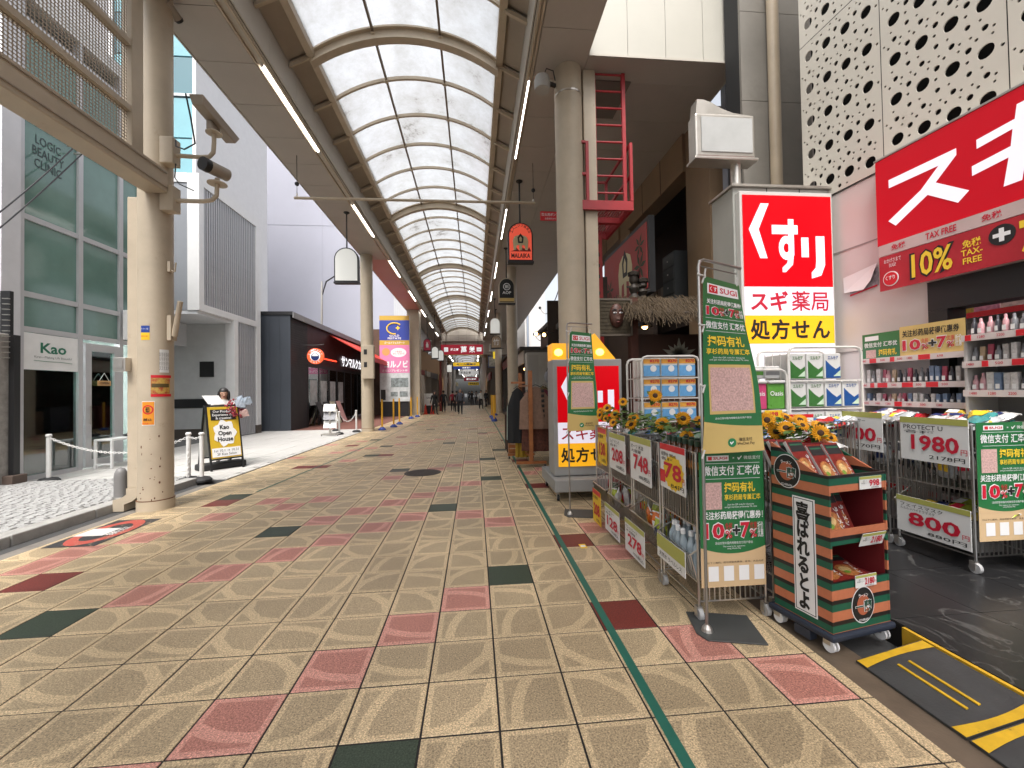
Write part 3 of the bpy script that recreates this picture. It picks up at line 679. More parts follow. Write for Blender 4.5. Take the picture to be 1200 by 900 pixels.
for k in range(20):
    t0, t1 = 2*math.pi*k/20, 2*math.pi*(k+1)/20
    def q(t, r): a = R(-79)+r*math.cos(t)/.2002; return (PC[0]+.2002*math.cos(a), PC[1]+.2002*math.sin(a), 1.345+r*math.sin(t))
    rg.poly([q(t0,.062),q(t1,.062),q(t1,.046),q(t0,.046)])
rg.build('red_ring', M_red, s4); on_pillar(s4, '禁止', -79, 1.215, 0.10, 0.035, M_blackink, .2015, .02); on_pillar(s4, '自転車乗り入れ', -79, 1.165, 0.12, 0.018, M_redink, .2015)
on_pillar(s4, '自\n転\n車', -79, 1.345, 0.05, 0.075, M_blackink, .2025, .02)
hb = thing('junction_box', 'small grey metal box on the duct at the left of the pillar', 'box', (-4.53,6.0,1.95)); B().box(-4.60,-4.45,5.90,6.01,1.86,2.04).build('case', M_steel, hb, bevel=0.008); B().box(-4.57,-4.48,5.893,5.899,1.90,2.0).build('cover', M_steel, hb)
fb = thing('flag_bracket', 'cream flagpole bracket on the right of the left pillar', 'bracket', (-3.98,6.1,2.5)); B().box(-4.02,-3.97,6.02,6.14,2.28,2.62).build('plate', M_cream, fb); B().cyl((-3.95,6.06,2.34),(-3.82,5.98,2.80),0.035,0.03,12).build('socket', M_cream, fb, True); B().bar((-3.97,6.08,2.32),(-3.93,6.05,2.36),0.03).build('strap', M_cream, fb)
fb2 = thing('flag_bracket', 'small cream hook bracket high on the right of the left pillar', 'bracket', (-3.98,6.1,3.3)); B().box(-4.02,-3.985,6.03,6.1,3.22,3.36).build('plate', M_cream, fb2); B().tube([(-3.985,6.06,3.24),(-3.93,6.04,3.22),(-3.91,6.03,3.34)],0.012,6).build('hook', M_cream, fb2)

for _o in (c3, hb, fb, fb2): _o.location.x -= 0.125
# ---------------------------------------------------------------- glass shop building on the left
M_tint = glass_mat('teal_glass', (0.50,0.72,0.66), 0.12)
M_mull = mat('pale_mullion', (0.52,0.52,0.53), 0.4, metal=0.3, var=0.04)
M_inter = mat('shop_interior', (0.40,0.46,0.43), 0.8, var=0.2, vscale=1.0); M_interd = mat('shop_interior_dark', (0.20,0.25,0.24), 0.8, var=0.3, vscale=1.5)
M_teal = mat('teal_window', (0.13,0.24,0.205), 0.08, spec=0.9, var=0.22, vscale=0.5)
kb_ = thing('glass_shop', 'two storey glass fronted shop with pale mullions behind the left pillar', 'building', (-8.2,9.5,0))
XK = -8.2
B().box(XK-.12,XK+.06,7.93,8.24,0.0,9.0).build('corner_pier', mat('pale_cladding', (0.62,0.62,0.64), 0.5, var=0.05), kb_)
for y, wd in ((8.27,.05),(9.42,.05),(10.42,.05),(10.98,.05)): B().box(XK-.08,XK+.04,y-wd,y+wd,0.0,9.0).build('mullion', M_mull, kb_)
for z in (0.05,2.80,3.45,4.88,6.75,8.6):
    for y0, y1 in ((8.322,9.368),(9.472,10.368),(10.472,10.928)):
        if z == 0.05 and y0 > 9: continue
        B().box(XK-.06,XK+.03,y0,y1,z-.05,z+.05).build('transom', M_mull, kb_)
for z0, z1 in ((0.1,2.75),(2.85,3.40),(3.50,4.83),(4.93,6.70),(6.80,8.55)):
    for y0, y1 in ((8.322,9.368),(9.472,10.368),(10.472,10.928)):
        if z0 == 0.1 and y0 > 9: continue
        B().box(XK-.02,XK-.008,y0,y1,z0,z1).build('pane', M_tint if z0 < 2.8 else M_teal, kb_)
B().box(-12.5,-12.4,7.0,14.0,0,9).build('back_wall', M_inter, kb_); B().box(-12.4,XK-.09,10.99,11.08,0,9).build('side_wall', M_inter, kb_); B().box(-12.4,XK-.125,7.94,8.0,0,9).build('side_wall', M_inter, kb_)
for z in (2.9,4.95,6.85): B().box(-12.4,XK-.10,8.02,10.98,z,z+.25).build('floor_slab', M_interd, kb_)
B().box(-12.5,XK+.05,7.93,11.05,9.0,9.3).build('roof', M_white, kb_); B().box(-12.4,XK-.1,8.02,10.98,0.0,0.03).build('shop_floor', M_inter, kb_)
M_strip = mat('interior_fill_strip', (1,1,1), 0.4, emit=26.0)  # ceiling strips added and widened to brighten the dark shop inside
for y, z in ((8.9,2.88),(9.9,2.88),(8.9,4.93),(9.9,4.93)): B().box(-11.6,-9.0,y-.12,y+.12,z-.02,z-.002).build('fill_strip', M_strip, kb_)
# door standing open with its sign
dr = B(); 
for a, b_ in ((9.52,9.66),(10.22,10.36)): dr.box(XK-.03,XK+.05,a,b_,0.05,2.68)
dr.box(XK-.03,XK+.05,9.661,10.219,2.52,2.679); dr.box(XK-.03,XK+.05,9.661,10.219,0.051,0.20)
d_ = dr.build('door', M_mull, kb_, bevel=0.006); B().box(XK-.005,XK+.006,9.662,10.218,0.202,2.518).build('door_pane', M_tint, d_); B().cyl((XK+.08,9.60,0.95),(XK+.08,9.60,1.35),0.014,0.014,8).build('handle', M_steel, d_)
os_ = thing('open_sign', 'little wooden OPEN sign hanging on the glass door', 'sign', (XK+.06,9.93,1.85))
B().box(XK+.055,XK+.075,9.78,10.10,1.78,1.89).build('board', mat('light_wood', (0.50,0.28,0.11), 0.5, var=0.15, vscale=10), os_, bevel=0.004); text(os_, 'OPEN', (XK+.075,9.94,1.835), Y, Z, 0.22, 0.055, M_blackink, .02)
B().tube([(XK+.066,9.82,1.89),(XK+.066,9.94,2.06),(XK+.066,10.06,1.89)], 0.005, 5).build('cord', M_white, os_)
ks = thing('shop_sign_panel', 'white shop sign panel with green Kao lettering in the left window', 'sign', (XK+.02,8.85,2.4))
B().box(XK+.004,XK+.03,8.325,9.365,2.06,2.74).build('board', M_white, ks); M_kg = mat('sign_green', (0.02,0.17,0.10), 0.5)
text(ks, 'Kao', (XK+.03,8.87,2.48), Y, Z, 0.50, 0.20, M_kg, .025); text(ks, 'Kirei—Making Life Beautiful', (XK+.03,8.87,2.30), Y, Z, 0.72, 0.055, mat('sign_grey', (0.15,0.18,0.17), 0.5))
B().tube([(XK+.034,8.5,2.235),(XK+.034,8.75,2.225),(XK+.034,9.0,2.23),(XK+.034,9.24,2.215)],0.004,4).build('underline', M_kg, ks)
lc = thing('window_lettering', 'grey LOGIC BEAUTY CLINIC letters on the upper left window', 'lettering', (XK,8.9,6.3)); text(lc, 'LOGIC\nBEAUTY\nCLINIC', (XK-.006,8.80,6.22), Y, Z, 0.60, 0.62, mat('window_letter', (0.04,0.06,0.06), 0.5), 0.005, line=0.95)
# things inside the window
dc = thing('display_case', 'lit blue edged display case behind the lower left window', 'display', (-8.7,8.9,0))
M_bl = mat('blue_glow', (0.25,0.55,0.95), 0.4, emit=1.6)
B().box(-9.1,-8.6,8.55,9.20,1.05,1.10).build('shelf', mat('case_dark', (0.03,0.035,0.04), 0.4), dc); B().box(-8.602,-8.59,8.55,9.20,1.055,1.075).build('lit_edge', M_bl, dc); B().box(-9.08,-9.06,8.95,9.20,1.11,1.85).build('lit_panel', mat('case_panel', (0.35,0.45,0.52), 0.4, emit=0.35), dc); B().box(-8.63,-8.60,8.93,8.95,1.11,1.85).build('lit_edge', M_bl, dc)
B().box(-9.0,-8.62,8.72,9.04,0.40,0.75).build('small_case', M_white, dc); B().box(-8.618,-8.605,8.74,9.02,0.42,0.44).build('lit_edge', M_bl, dc); B().box(-9.05,-8.65,8.6,9.1,0.032,0.38).build('pedestal', M_white, dc)
sh = thing('product_screen', 'tall blue product display glowing inside the glass shop door', 'display', (-9.2,9.9,0))
B().box(-9.4,-9.2,9.45,9.56,0.03,2.1).build('cabinet', M_inter, sh); B().box(-9.198,-9.19,9.46,9.55,0.6,1.95).build('screen', mat('blue_screen', (0.05,0.25,0.5), 0.3, emit=0.6), sh); B().box(-9.4,-9.2,10.45,10.9,0.03,2.1).build('cabinet', M_inter, sh); B().box(-9.198,-9.19,10.47,10.88,0.9,1.95).build('screen', mat('blue_screen2', (0.06,0.28,0.5), 0.3, emit=0.6), sh)
bx = thing('white_box_sign', 'white projecting box sign above the glass shop door', 'sign', (-8.0,10.6,3.2)); B().box(-8.12,-7.75,10.40,10.62,2.86,3.55).build('case', M_white, bx, bevel=0.01); B().box(-7.749,-7.74,10.42,10.60,2.89,3.52).build('face', M_whiteink, bx)
for k, (a, b_) in enumerate((((-7.6,7.2,4.3),(-7.95,9.05,6.6)), ((-7.75,7.2,3.9),(-8.0,9.25,6.55)))):
    a, b_ = Vector(a), Vector(b_)
    wr = thing('overhead_wire', ['upper', 'lower'][k] + ' black wire running down in front of the upper left window', 'wire', a)
    B().tube([a.lerp(b_, t/8) - Vector((0,0,0.04*math.sin(math.pi*t/8))) for t in range(9)], 0.012, 6).build('cable', M_black, wr); B().cyl(b_, b_+Vector((-.15,0,0)), 0.02, 0.02, 8).build('anchor', M_steel, wr)
bn = thing('bench', 'small white metal bench beside the glass shop door', 'bench', (-7.8,9.9,0))
B().box(-7.98,-7.62,9.50,10.6,0.60,0.64).build('seat', M_white, bn, bevel=0.006)
for x in (-7.96,-7.64):
    for y in (9.52,10.58): B().box(x-.02,x+.02,y-.02,y+.02,0.02,0.599).build('leg', M_white, bn)
B().box(-7.97,-7.63,9.505,9.535,0.10,0.13).build('stretcher', M_white, bn); B().box(-7.97,-7.63,10.565,10.595,0.10,0.13).build('stretcher', M_white, bn)
bag = thing('black_bag', 'small black bag lying on the white bench', 'bag', (-7.8,10.2,.64)); B().ball((-7.8,10.2,0.675),0.14,12,8,(0.8,1.2,0.25)).build('body', M_black, bag, True); B().tube([(-7.8,10.1,.70),(-7.8,10.15,.74),(-7.8,10.25,.74),(-7.8,10.3,.70)],.008,6).build('strap', M_black, bag)
# stone gate post with the address plate and metal fence
gp = thing('gate_post', 'rough granite gate post with blue address plate at the left edge', 'gate post', (-7.65,7.4,0))
M_gran = mat('rough_granite', (0.30,0.28,0.255), 0.85, var=0.25, vscale=9, bump=1.0, bscale=25)
B().box(-8.4,-7.46,7.34,7.80,0.08,2.62).build('stone_shaft', M_gran, gp, bevel=0.02)
for k in range(8): B().box(-8.41,-7.452,7.332,7.34,0.10+k*0.31,0.10+k*0.31+.29).build('rough_block', M_gran, gp, bevel=0.02)
M_nav = mat('navy_enamel', (0.012,0.028,0.13), 0.35)
ap = B().box(-7.70,-7.47,7.312,7.326,0.94,1.94).build('address_plate', M_nav, gp); text(ap, '博\n労\n町\n三\n丁\n目', (-7.585,7.312,1.58), X, Z, 0.075, 0.56, M_whiteink, .01); text(ap, '5', (-7.585,7.312,1.22), X, Z, 0.05, 0.09, M_whiteink, .02); text(ap, 'Bakuromachi\nChuo Ward', (-7.585,7.312,1.07), X, Z, 0.16, 0.06, M_whiteink)
lp = B().box(-7.64,-7.53,7.315,7.326,2.08,2.28).build('emblem_plate', M_nav, gp)
gf = thing('metal_gate_frame', 'black steel gate frame with mesh beside the granite gate post', 'gate', (-7.4,7.75,0))
B().box(-7.44,-7.36,7.72,7.82,0.15,2.6).build('post', M_black, gf); B().box(-7.60,-7.45,7.74,7.80,2.6,3.35).build('upper_frame', M_black, gf)
for k in range(12): B().box(-7.45,-7.36,7.62,7.66,2.2+k*.09,2.2+k*.09+.012).build('mesh_wire', M_steel, gf)
B().box(-7.46,-7.30,7.64,7.88,0.08,0.24).build('foot_block', mat('brown_stone', (0.10,0.07,0.055), 0.7), gf, bevel=0.01)

for _o in (gp, gf): _o.location.x -= 0.36
# ---------------------------------------------------------------- white bollards with chains
M_bw = mat('bollard_white', (0.68,0.67,0.65), 0.4, var=0.06, vscale=9)
def bollard(x, y, z, label, group, h=0.86, m=None, mb=None, name='chain_bollard'):
    t = thing(name, label, 'bollard', (x,y,z), group)
    B().lathe([(0.155,0),(0.155,0.03),(0.12,0.07),(0.05,0.085)], (x,y,z), 20).build('base', mb or M_rubber, t, True)
    B().lathe([(0.034,0.083),(0.034,h-.07),(0.028,h-.065),(0.028,h-.05),(0.042,h-.045),(0.046,h-.02),(0.030,h)], (x,y,z), 16).build('post', m or M_bw, t, True)
    return t
def chain_run(p, q, sag, label, n=26, r=0.006, m=None, name='plastic_chain'):
    p, q = Vector(p), Vector(q); t = thing(name, label, 'chain', p, 'bollard chains')
    b = B(); L = (q-p)
    for k in range(n):
        f = (k+.5)/n; c = p + L*f - Vector((0,0,sag*4*f*(1-f))); d = (L/n + Vector((0,0,-sag*4*(1-2*f)/n)))
        dn = d.normalized(); side = dn.cross(Z).normalized() if k % 2 else dn.cross(dn.cross(Z)).normalized(); h = d.length*0.62
        b.tube([c - dn*h*.9 + side*.0, c - dn*h*.5 + side*.016, c + dn*h*.5 + side*.016, c + dn*h*.9, c + dn*h*.5 - side*.016, c - dn*h*.5 - side*.016], r, 5, True)
    b.build('links', m or M_bw, t, True); return t
bollard(-7.63,8.2,0.02,'white chain bollard in front of the Kao window','white chain bollards'); bollard(-5.05,7.85,0.02,'white chain bollard just right of the big left pillar','white chain bollards'); bollard(-4.80,7.80,0.02,'white chain bollard nearest the yellow pavement sign','white chain bollards')
chain_run((-7.63,8.2,.82),(-5.05,7.85,.80),0.28,'white chain sagging in front of the glass shop', 60); chain_run((-5.05,7.85,.80),(-5.02,7.78,.1),0.02,'white chain hanging straight down beside the bollard pair',16); chain_run((-5.05,7.85,.82),(-4.80,7.80,.82),0.05,'short white chain between the paired bollards',8)
bollard(-5.62,17.5,0.02,'white bollard in front of the black cafe corner','white cafe bollards'); bollard(-4.62,16.75,0.02,'white bollard beside the second left pillar','white cafe bollards'); bollard(-5.0,15.9,0.02,'white bollard behind the wheeled magazine stand','white cafe bollards')
for a, b_, l in (((-5.62,17.5,.84),(-5.0,15.9,.82),'upper white chain left of the magazine stand'),((-5.0,15.9,.82),(-4.62,16.75,.82),'white chain looping right of the magazine stand')): chain_run(a,b_,.35,l,24)
gb = thing('grey_bollard', 'round topped grey metal bollard beside the left pillar', 'bollard', (-4.98,6.35,0.1)); B().lathe([(0.075,0),(0.075,0.30),(0.068,0.36),(0.045,0.41),(0.004,0.43)],(-4.98,6.35,0.1),18).build('post', mat('bollard_grey', (0.18,0.175,0.17), 0.5, var=0.1), gb, True); B().lathe([(0.09,0),(0.09,.015),(0.076,.02)],(-4.98,6.35,0.1),18).build('base', M_steel, gb)
# ---------------------------------------------------------------- pavement sign
ab = thing('pavement_sign_board', 'black framed A board with yellow poster on the pale forecourt', 'sign board', (-5.25,9.15,0.02), rz=R(52))
def aframe(sgn):
    b = B()
    for x in (-.29,.29): b.bar((x,sgn*0.30,0.0),(x,sgn*0.03,1.30),0.032)
    b.bar((-.29,sgn*.03,1.29),(.29,sgn*.03,1.29),0.033); b.bar((-.29,sgn*.255,0.22),(.29,sgn*.255,.22),0.03)
    return b
f1 = aframe(-1).build('front_frame', M_black, ab); f2 = aframe(1).build('back_frame', M_black, ab)
yd = Vector((0,0.27,1.30)).normalized(); c = Vector((0,-.165,0.755))
_b = B(); panel(_b, c - Vector((0,-.002,0)), X, yd, 0.55, 1.05, 0.012); _b.build('front_panel', mat('aboard_yellow', (0.60,0.40,0.03), 0.4), ab)
_b = B(); panel(_b, Vector((0,.165,0.755)), NX, Vector((0,-.27,1.3)), 0.55, 1.05, 0.01); _b.build('back_panel', mat('aboard_back', (0.40,0.41,0.40), 0.5), ab)
pp = c + yd*0.36; _b = B(); panel(_b, pp+Vector((0,-.004,0)), X, yd, 0.46, 0.22); _b.build('dark_header', M_blackink, ab)
text(ab, 'Our Products\nExperience Bar\n& creative!', pp+Vector((0,-.005,0)), X, yd, 0.40, 0.19, M_whiteink, .01)
bl = B(); cc = c - yd*0.02 + Vector((0,-.004,0)); bl.poly([cc + X*(0.20*math.cos(t)*(1+.12*math.cos(7*t))) + yd*(0.26*math.sin(t)*(1+.12*math.cos(7*t))) for t in [2*math.pi*k/28 for k in range(28)]]); bl.build('white_burst', M_whiteink, ab)
text(ab, 'Kao\nOpen\nHouse', cc+Vector((0,-.001,0)), X, yd, 0.28, 0.34, M_blackink, .03)
pp = c - yd*0.41; _b = B(); panel(_b, pp+Vector((0,-.004,0)), X, yd, 0.52, 0.18); _b.build('white_footer', M_whiteink, ab); text(ab, '1st 10.1 → 10.31\n2F Kao Salon', pp+Vector((0,-.005,0)), X, yd, 0.44, 0.12, M_blackink)
hd = B(); hd.prism([(-.24,-.02,1.33),(.06,-.02,1.33),(-.02,.06,1.50),(-.32,.06,1.50)], (0,.006,.004)); hd.build('top_card', M_card, ab)
B().box(-.42,.42,-.16,.16,0.0,0.13).build('water_base', M_rubber, ab, bevel=0.03)

# ---------------------------------------------------------------- building with vertical slats
XB = -8.6
b2 = thing('slatted_building', 'pale grey building with vertical metal slats and recessed entrance', 'building', (XB,15.5,0))
M_pgrey = mat('pale_grey_panel', (0.58,0.59,0.61), 0.55, var=0.04); M_wfr = mat('white_frame', (0.70,0.70,0.70), 0.45, var=0.04); M_slat = mat('zinc_slat', (0.46,0.46,0.48), 0.45, metal=0.3, var=0.06); M_slback = mat('slat_back', (0.24,0.24,0.25), 0.6)
B().box(-16,XB-.30,13.82,17.6,4.22,8.5).build('upper_volume', mat('grey_blue_cladding', (0.25,0.265,0.29), 0.55, var=0.06, vscale=0.7), b2)
B().box(XB-.295,XB-.03,14.05,17.2,4.45,8.2).build('slat_backing', M_slback, b2)
for z0, z1 in ((4.22,4.44),(8.22,8.55)): B().box(XB-.30,XB+.05,13.80,17.55,z0,z1).build('frame_beam', M_wfr, b2)
for y0, y1 in ((13.80,14.04),(17.22,17.55)): B().box(XB-.30,XB+.05,y0,y1,4.442,8.218).build('frame_post', M_wfr, b2)
B().box(-16,XB-.302,13.79,13.815,8.25,8.55).build('coping', M_wfr, b2)
sl = B().box(-.03,.03,-.025,.025,4.45,8.21).mesh('slat', M_slat); sl2 = B().box(-.03,.03,-.025,.025,0.05,4.21).mesh('slat', M_slat)
for k in range(26): inst('slat', sl, (XB+.0,14.12+k*0.122,0), b2)
B().box(XB-.25,XB-.04,15.95,17.2,0,4.2).build('lower_backing', M_slback, b2)
for k in range(10): inst('slat', sl2, (XB+.0,16.02+k*0.122,0), b2)
B().box(XB-.25,XB+.05,15.70,15.94,0.35,4.218).build('lower_post', M_wfr, b2); B().box(XB-.25,XB+.05,17.24,17.55,0.35,4.218).build('lower_post', M_wfr, b2); B().box(XB-.22,XB+.06,15.69,15.95,0,.35).build('post_foot', mat('brown_base', (0.08,0.062,0.05), 0.5), b2); B().box(XB-.22,XB+.06,17.23,17.56,0,.35).build('post_foot', mat('brown_base', (0,0,0)), b2)
rw = B().box(-16,XB-.251,15.78,16.0,0.35,4.2).build('recess_wall', mat('white_brick_wall', (0.56,0.57,0.57), 0.6, var=0.06, bump=0.3, bscale=20), b2)
for k in range(32): B().box(-12.5,XB-.252,15.773,15.779,0.36+k*.12,0.36+k*.12+.108).build('brick_course', mat('white_brick_wall', (0,0,0)), rw)
B().box(-16,XB-.253,15.75,15.782,0.0,0.35).build('plinth', mat('brown_base', (0,0,0)), b2); B().box(-12.4,XB-.6,15.745,15.771,1.10,1.42).build('black_band', M_black, b2); B().box(-9.75,-9.28,15.74,15.771,2.2,2.75).build('black_plate', M_black, b2)
B().box(-16,XB-.02,13.83,15.77,4.10,4.218).build('overhang_ceiling', M_pgrey, b2); B().box(-12,-10.2,15.0,15.77,3.3,4.09).build('dropped_box', M_pgrey, b2)
# ---------------------------------------------------------------- tall backdrop buildings
gt = thing('glass_tower', 'tall blue glass tower rising behind the left pillar', 'building', (-15,21,0))
M_bg = mat('sky_glass', (0.16,0.38,0.43), 0.06, spec=1.0, metal=0.0, var=0.12, vscale=0.4); M_bg2 = mat('sky_glass_dark', (0.06,0.16,0.19), 0.06, spec=1.0)
B().box(-30,-13.28,21.3,28,0,26).build('core', M_slback, gt)
for z in range(0, 13):
    for k, x0 in enumerate((-16.9,-15.12)):
        B().box(x0,x0+1.74,21.2,21.29,z*2.0+.04,z*2.0+1.96).build('pane', M_bg if (z+k) % 3 else M_bg2, gt)
B().box(-13.36,-13.2,21.1,28,0,26).build('edge_frame', M_wfr, gt); B().box(-17.1,-16.94,21.1,21.3,0,26).build('edge_frame', M_wfr, gt)
for z in (8.1,12.1,16.1): B().box(-16.93,-13.37,21.14,21.199,z-.06,z+.06).build('floor_band', M_wfr, gt)
M_lav = mat('lavender_white_render', (0.46,0.465,0.535), 0.7, var=0.04, vscale=0.35, stain=((0.42,0.42,0.47), 0.5, 0.60, 0.85))
wb = thing('white_tower_block', 'huge plain lavender white wall of the block behind the cafe', 'building', (-15,36,0))
B().box(-34,-6.35,35.5,55,0,46).build('wall', M_lav, wb)
B().box(-34,-6.352,35.485,35.498,15.5,15.53).build('joint', mat('render_joint', (0.44,0.445,0.51), 0.7), wb)
B().box(-12.4,-12.37,35.485,35.498,0,46).build('joint', mat('render_joint', (0,0,0)), wb); B().cyl((-9.2,35.4,0),(-9.2,35.4,46),.09,.09,8).build('drain_pipe', mat('tower_pipe', (0.50,0.505,0.56), 0.6), wb)
fl = thing('ribbed_white_building', 'white ribbed metal clad building beside the billboard', 'building', (-5.5,34,0))
B().box(-6.3,-4.6,33.6,44.5,0,20).build('wall', mat('ribbed_white', (0.55,0.56,0.58), 0.5), fl)
for k in range(12): B().box(-6.28+k*.14,-6.22+k*.14,33.56,33.6,0,20).build('rib', mat('ribbed_white', (0,0,0)), fl)
cl = thing('street_cable_pole', 'thin grey pole with a curved cable above the cafe roof', 'pole', (-7.1,22,5)); B().cyl((-7.75,22,4.9),(-7.72,22,7.3),0.06,0.05,8).build('pole', M_steel, cl); B().tube([(-7.74,22,6.5),(-7.5,22,7.3),(-6.9,22,7.7),(-5.6,22,8.1),(-4.6,22,9.0)],0.035,6).build('cable', M_black, cl)
# ---------------------------------------------------------------- cafe
cf = thing('cafe', 'low black cafe with red awning and glass front', 'building', (-8.2,18.1,0))
M_cblk = mat('cafe_blue_black', (0.050,0.058,0.072), 0.5, var=0.1, vscale=0.8); M_cdark = mat('cafe_charcoal', (0.020,0.020,0.022), 0.6, var=0.15); M_cred = mat('cafe_maroon', (0.045,0.010,0.010), 0.5, var=0.1)
XC = -7.65
for k in range(3): B().box(-8.9+k*.42+.003,-8.9+(k+1)*.42-.003,18.10,18.14,0,4.85).build('side_panel', M_cblk, cf)
B().box(-9.6,XC-.05,18.141,33,0,4.84).build('core_wall', M_cdark, cf) if False else B().box(-9.6,-9.5,18.141,33,0,4.84).build('back_wall', M_cdark, cf)
B().box(-9.6,XC+.12,18.06,33,4.86,5.0).build('roof', M_cdark, cf); B().box(XC+.121,XC+.16,18.06,33,4.74,4.98).build('gutter', mat('gutter_grey', (0.25,0.25,0.26), 0.4), cf)
B().box(XC-.1,XC,18.142,19.9,0,4.85).build('corner_wall', M_cdark, cf)
for k in range(22): B().box(XC+.001,XC+.012,18.15,19.88,2.6+k*.1,2.6+k*.1+.088).build('cladding_strip', M_cdark, cf)
B().box(XC-.1,XC,19.902,33,2.95,4.85).build('sign_band', M_cred, cf)
M_cglass = glass_mat('cafe_glass', (0.55,0.55,0.55), 0.12)
for k in range(9):
    y = 20.0 + k*1.35; B().box(XC-.06,XC-.01,y-.05,y+.05,0,2.948).build('door_post', M_black, cf); B().box(XC-.04,XC-.03,y+.052,y+1.298,0.15,2.8).build('pane', M_cglass, cf)
B().box(XC-.07,XC,19.95,32,2.80,2.948).build('lintel', M_black, cf); B().box(-9.5,XC-.08,18.2,33,0.0,0.03).build('cafe_floor', mat('cafe_floor', (0.12,0.07,0.05), 0.5), cf); B().box(-9.5,XC-.1,18.2,33,2.96,3.05).build('ceiling', M_cdark, cf)
for k in range(4): B().box(XC-.028,XC-.022,20.25+k*1.35,21.1+k*1.35,1.0,2.2).build('window_poster', mat('window_poster', (0.40,0.42,0.42), 0.5, var=0.4, vscale=3), cf)
for k in range(5): B().ball((-8.7,20.6+k*2.1,2.35),0.13,10,6,(1,1,.7)).build('pendant_lamp', mat('warm_lamp', (1.0,0.62,0.28), 0.5, emit=3.0), cf)
for k in range(6): B().box(-9.3,-8.4,20.4+k*1.9,21.2+k*1.9,0.031,0.75).build('table_block', mat('cafe_wood', (0.18,0.10,0.06), 0.5), cf)
text(cf, 'サンマルクカフェ', (XC+.05,27.4,3.42), Y, Z, 5.4, 0.62, mat('lit_white_letters', (0.9,0.9,0.95), 0.5, emit=0.8), .025)
B().box(XC+.001,XC+.03,20.9,23.9,3.30,3.36).build('red_neon', mat('red_neon', (0.9,0.05,0.02), 0.5, emit=1.5), cf)
aw = B(); aw.add([(XC+.01,22.9,4.70),(XC+.01,31,4.70),(-5.65,31,3.58),(-5.65,22.9,3.58),(XC+.01,22.9,4.64),(XC+.01,31,4.64),(-5.65,31,3.52),(-5.65,22.9,3.52)], [(0,1,2,3),(7,6,5,4),(4,5,1,0),(5,6,2,1),(6,7,3,2),(7,4,0,3)])
M_awn = mat('awning_red', (0.50,0.035,0.018), 0.6, var=0.08); aw.build('awning', M_awn, cf); B().box(-5.66,-5.62,22.9,31,3.30,3.56).build('awning_valance', M_awn, cf)
ds = thing('round_cafe_sign', 'round white and orange cafe sign projecting from the black wall', 'sign', (-7.2,19,3.2))
B().cyl((-6.95,18.93,3.2),(-6.95,19.07,3.2),0.345,0.345,32).build('disc', mat('disc_orange', (0.75,0.10,0.03), 0.4, emit=0.35), ds); B().cyl((-6.95,18.922,3.2),(-6.95,18.929,3.2),0.215,.215,28).build('white_centre', mat('disc_white', (0.8,0.8,0.8), 0.4, emit=0.35), ds); B().cyl((-6.95,18.914,3.17),(-6.95,18.921,3.17),0.175,.175,24).build('navy_centre', M_nav, ds)
B().prism([(-7.1,18.911,3.2),(-6.8,18.911,3.2),(-6.86,18.911,3.30),(-6.95,18.911,3.34),(-7.04,18.911,3.30)],(0,.002,0)).build('white_emblem', M_whiteink, ds)
for s, a0, sg in (('ST-MARC', 90, -1), ('CAFE', -90, 1)):
    for k, ch in enumerate(s):
        a = R(a0 + sg*(k-(len(s)-1)/2)*24); p = Vector((-6.95+.28*math.cos(a), 18.93, 3.2+.28*math.sin(a)))
        rad = Vector((math.cos(a),0,math.sin(a)))*(1 if sg < 0 else -1); text(ds, ch, p, Vector((rad.z,0,-rad.x)), rad, None, 0.075, M_whiteink, .02)
B().box(-7.55,-7.28,18.97,19.03,3.15,3.25).build('arm', M_black, ds); B().tube([(-7.6,19,3.7),(-7.0,19,3.68),(-6.6,19,3.72)],.015,6).build('top_scroll', M_black, ds)
for k in range(4):
    lb = thing('leaning_menu_board', ['dark menu board leaning at the cafe front nearest the corner','second dark menu board leaning at the cafe front','cream menu board leaning in front of the cafe glass','pink menu board leaning in front of the cafe glass'][k], 'menu board', (-7.3,20.2+k*.9,0), 'menu boards along the cafe front')
    y = 20.2+k*.95; m = (M_black,M_black,mat('menu_cream', (0.45,0.42,0.30), 0.5),mat('menu_pink', (0.55,0.30,0.28), 0.5))[k]
    B().prism([(-7.0,y,0.03),(-7.0,y+.62,0.03),(-7.4,y+.62,1.15),(-7.4,y,1.15)],(-.03,0,-.008)).build('board', m, lb); B().bar((-7.42,y+.3,1.1),(-7.6,y+.3,0.03),.03).build('prop', M_black, lb)
ms = thing('magazine_stand', 'small wheeled rack of leaflets in front of the cafe', 'stand', (-5.15,15.6,0.02))
B().box(-5.50,-4.90,15.45,15.5,0.06,0.09).build('base_bar', M_steel, ms); B().box(-5.23,-5.17,15.5,15.56,0.09,1.05).build('pole', M_steel, ms); B().box(-5.50,-4.90,15.65,15.7,0.06,0.09).build('base_bar', M_steel, ms)
for k in range(3): B().prism([(-5.42,15.45,.30+k*.30),(-5.0,15.45,.30+k*.30),(-5.0,15.55,.56+k*.30),(-5.42,15.55,.56+k*.30)],(0,.015,0)).build('leaflet', (M_card,mat('leaflet_grey', (0.28,0.28,0.30), 0.5, var=0.4, vscale=12),M_card)[k], ms)
for x in (-5.48,-4.92): B().cyl((x-.01,15.47,.03),(x+.01,15.47,.03),.03,.03,10).build('wheel', M_black, ms)
# box on the second pillar
eb = thing('switch_box', 'tall cream switch box fixed to the second left pillar', 'box', (-4.3,16.85,2.4)); B().box(-4.40,-3.93,16.72,16.92,2.10,3.42).build('case', M_cream, eb, bevel=0.015); B().box(-4.30,-4.18,16.71,16.719,3.05,3.25).build('meter_window', M_black, eb); B().box(-4.30,-4.18,16.71,16.719,2.55,2.75).build('meter_window', M_black, eb)
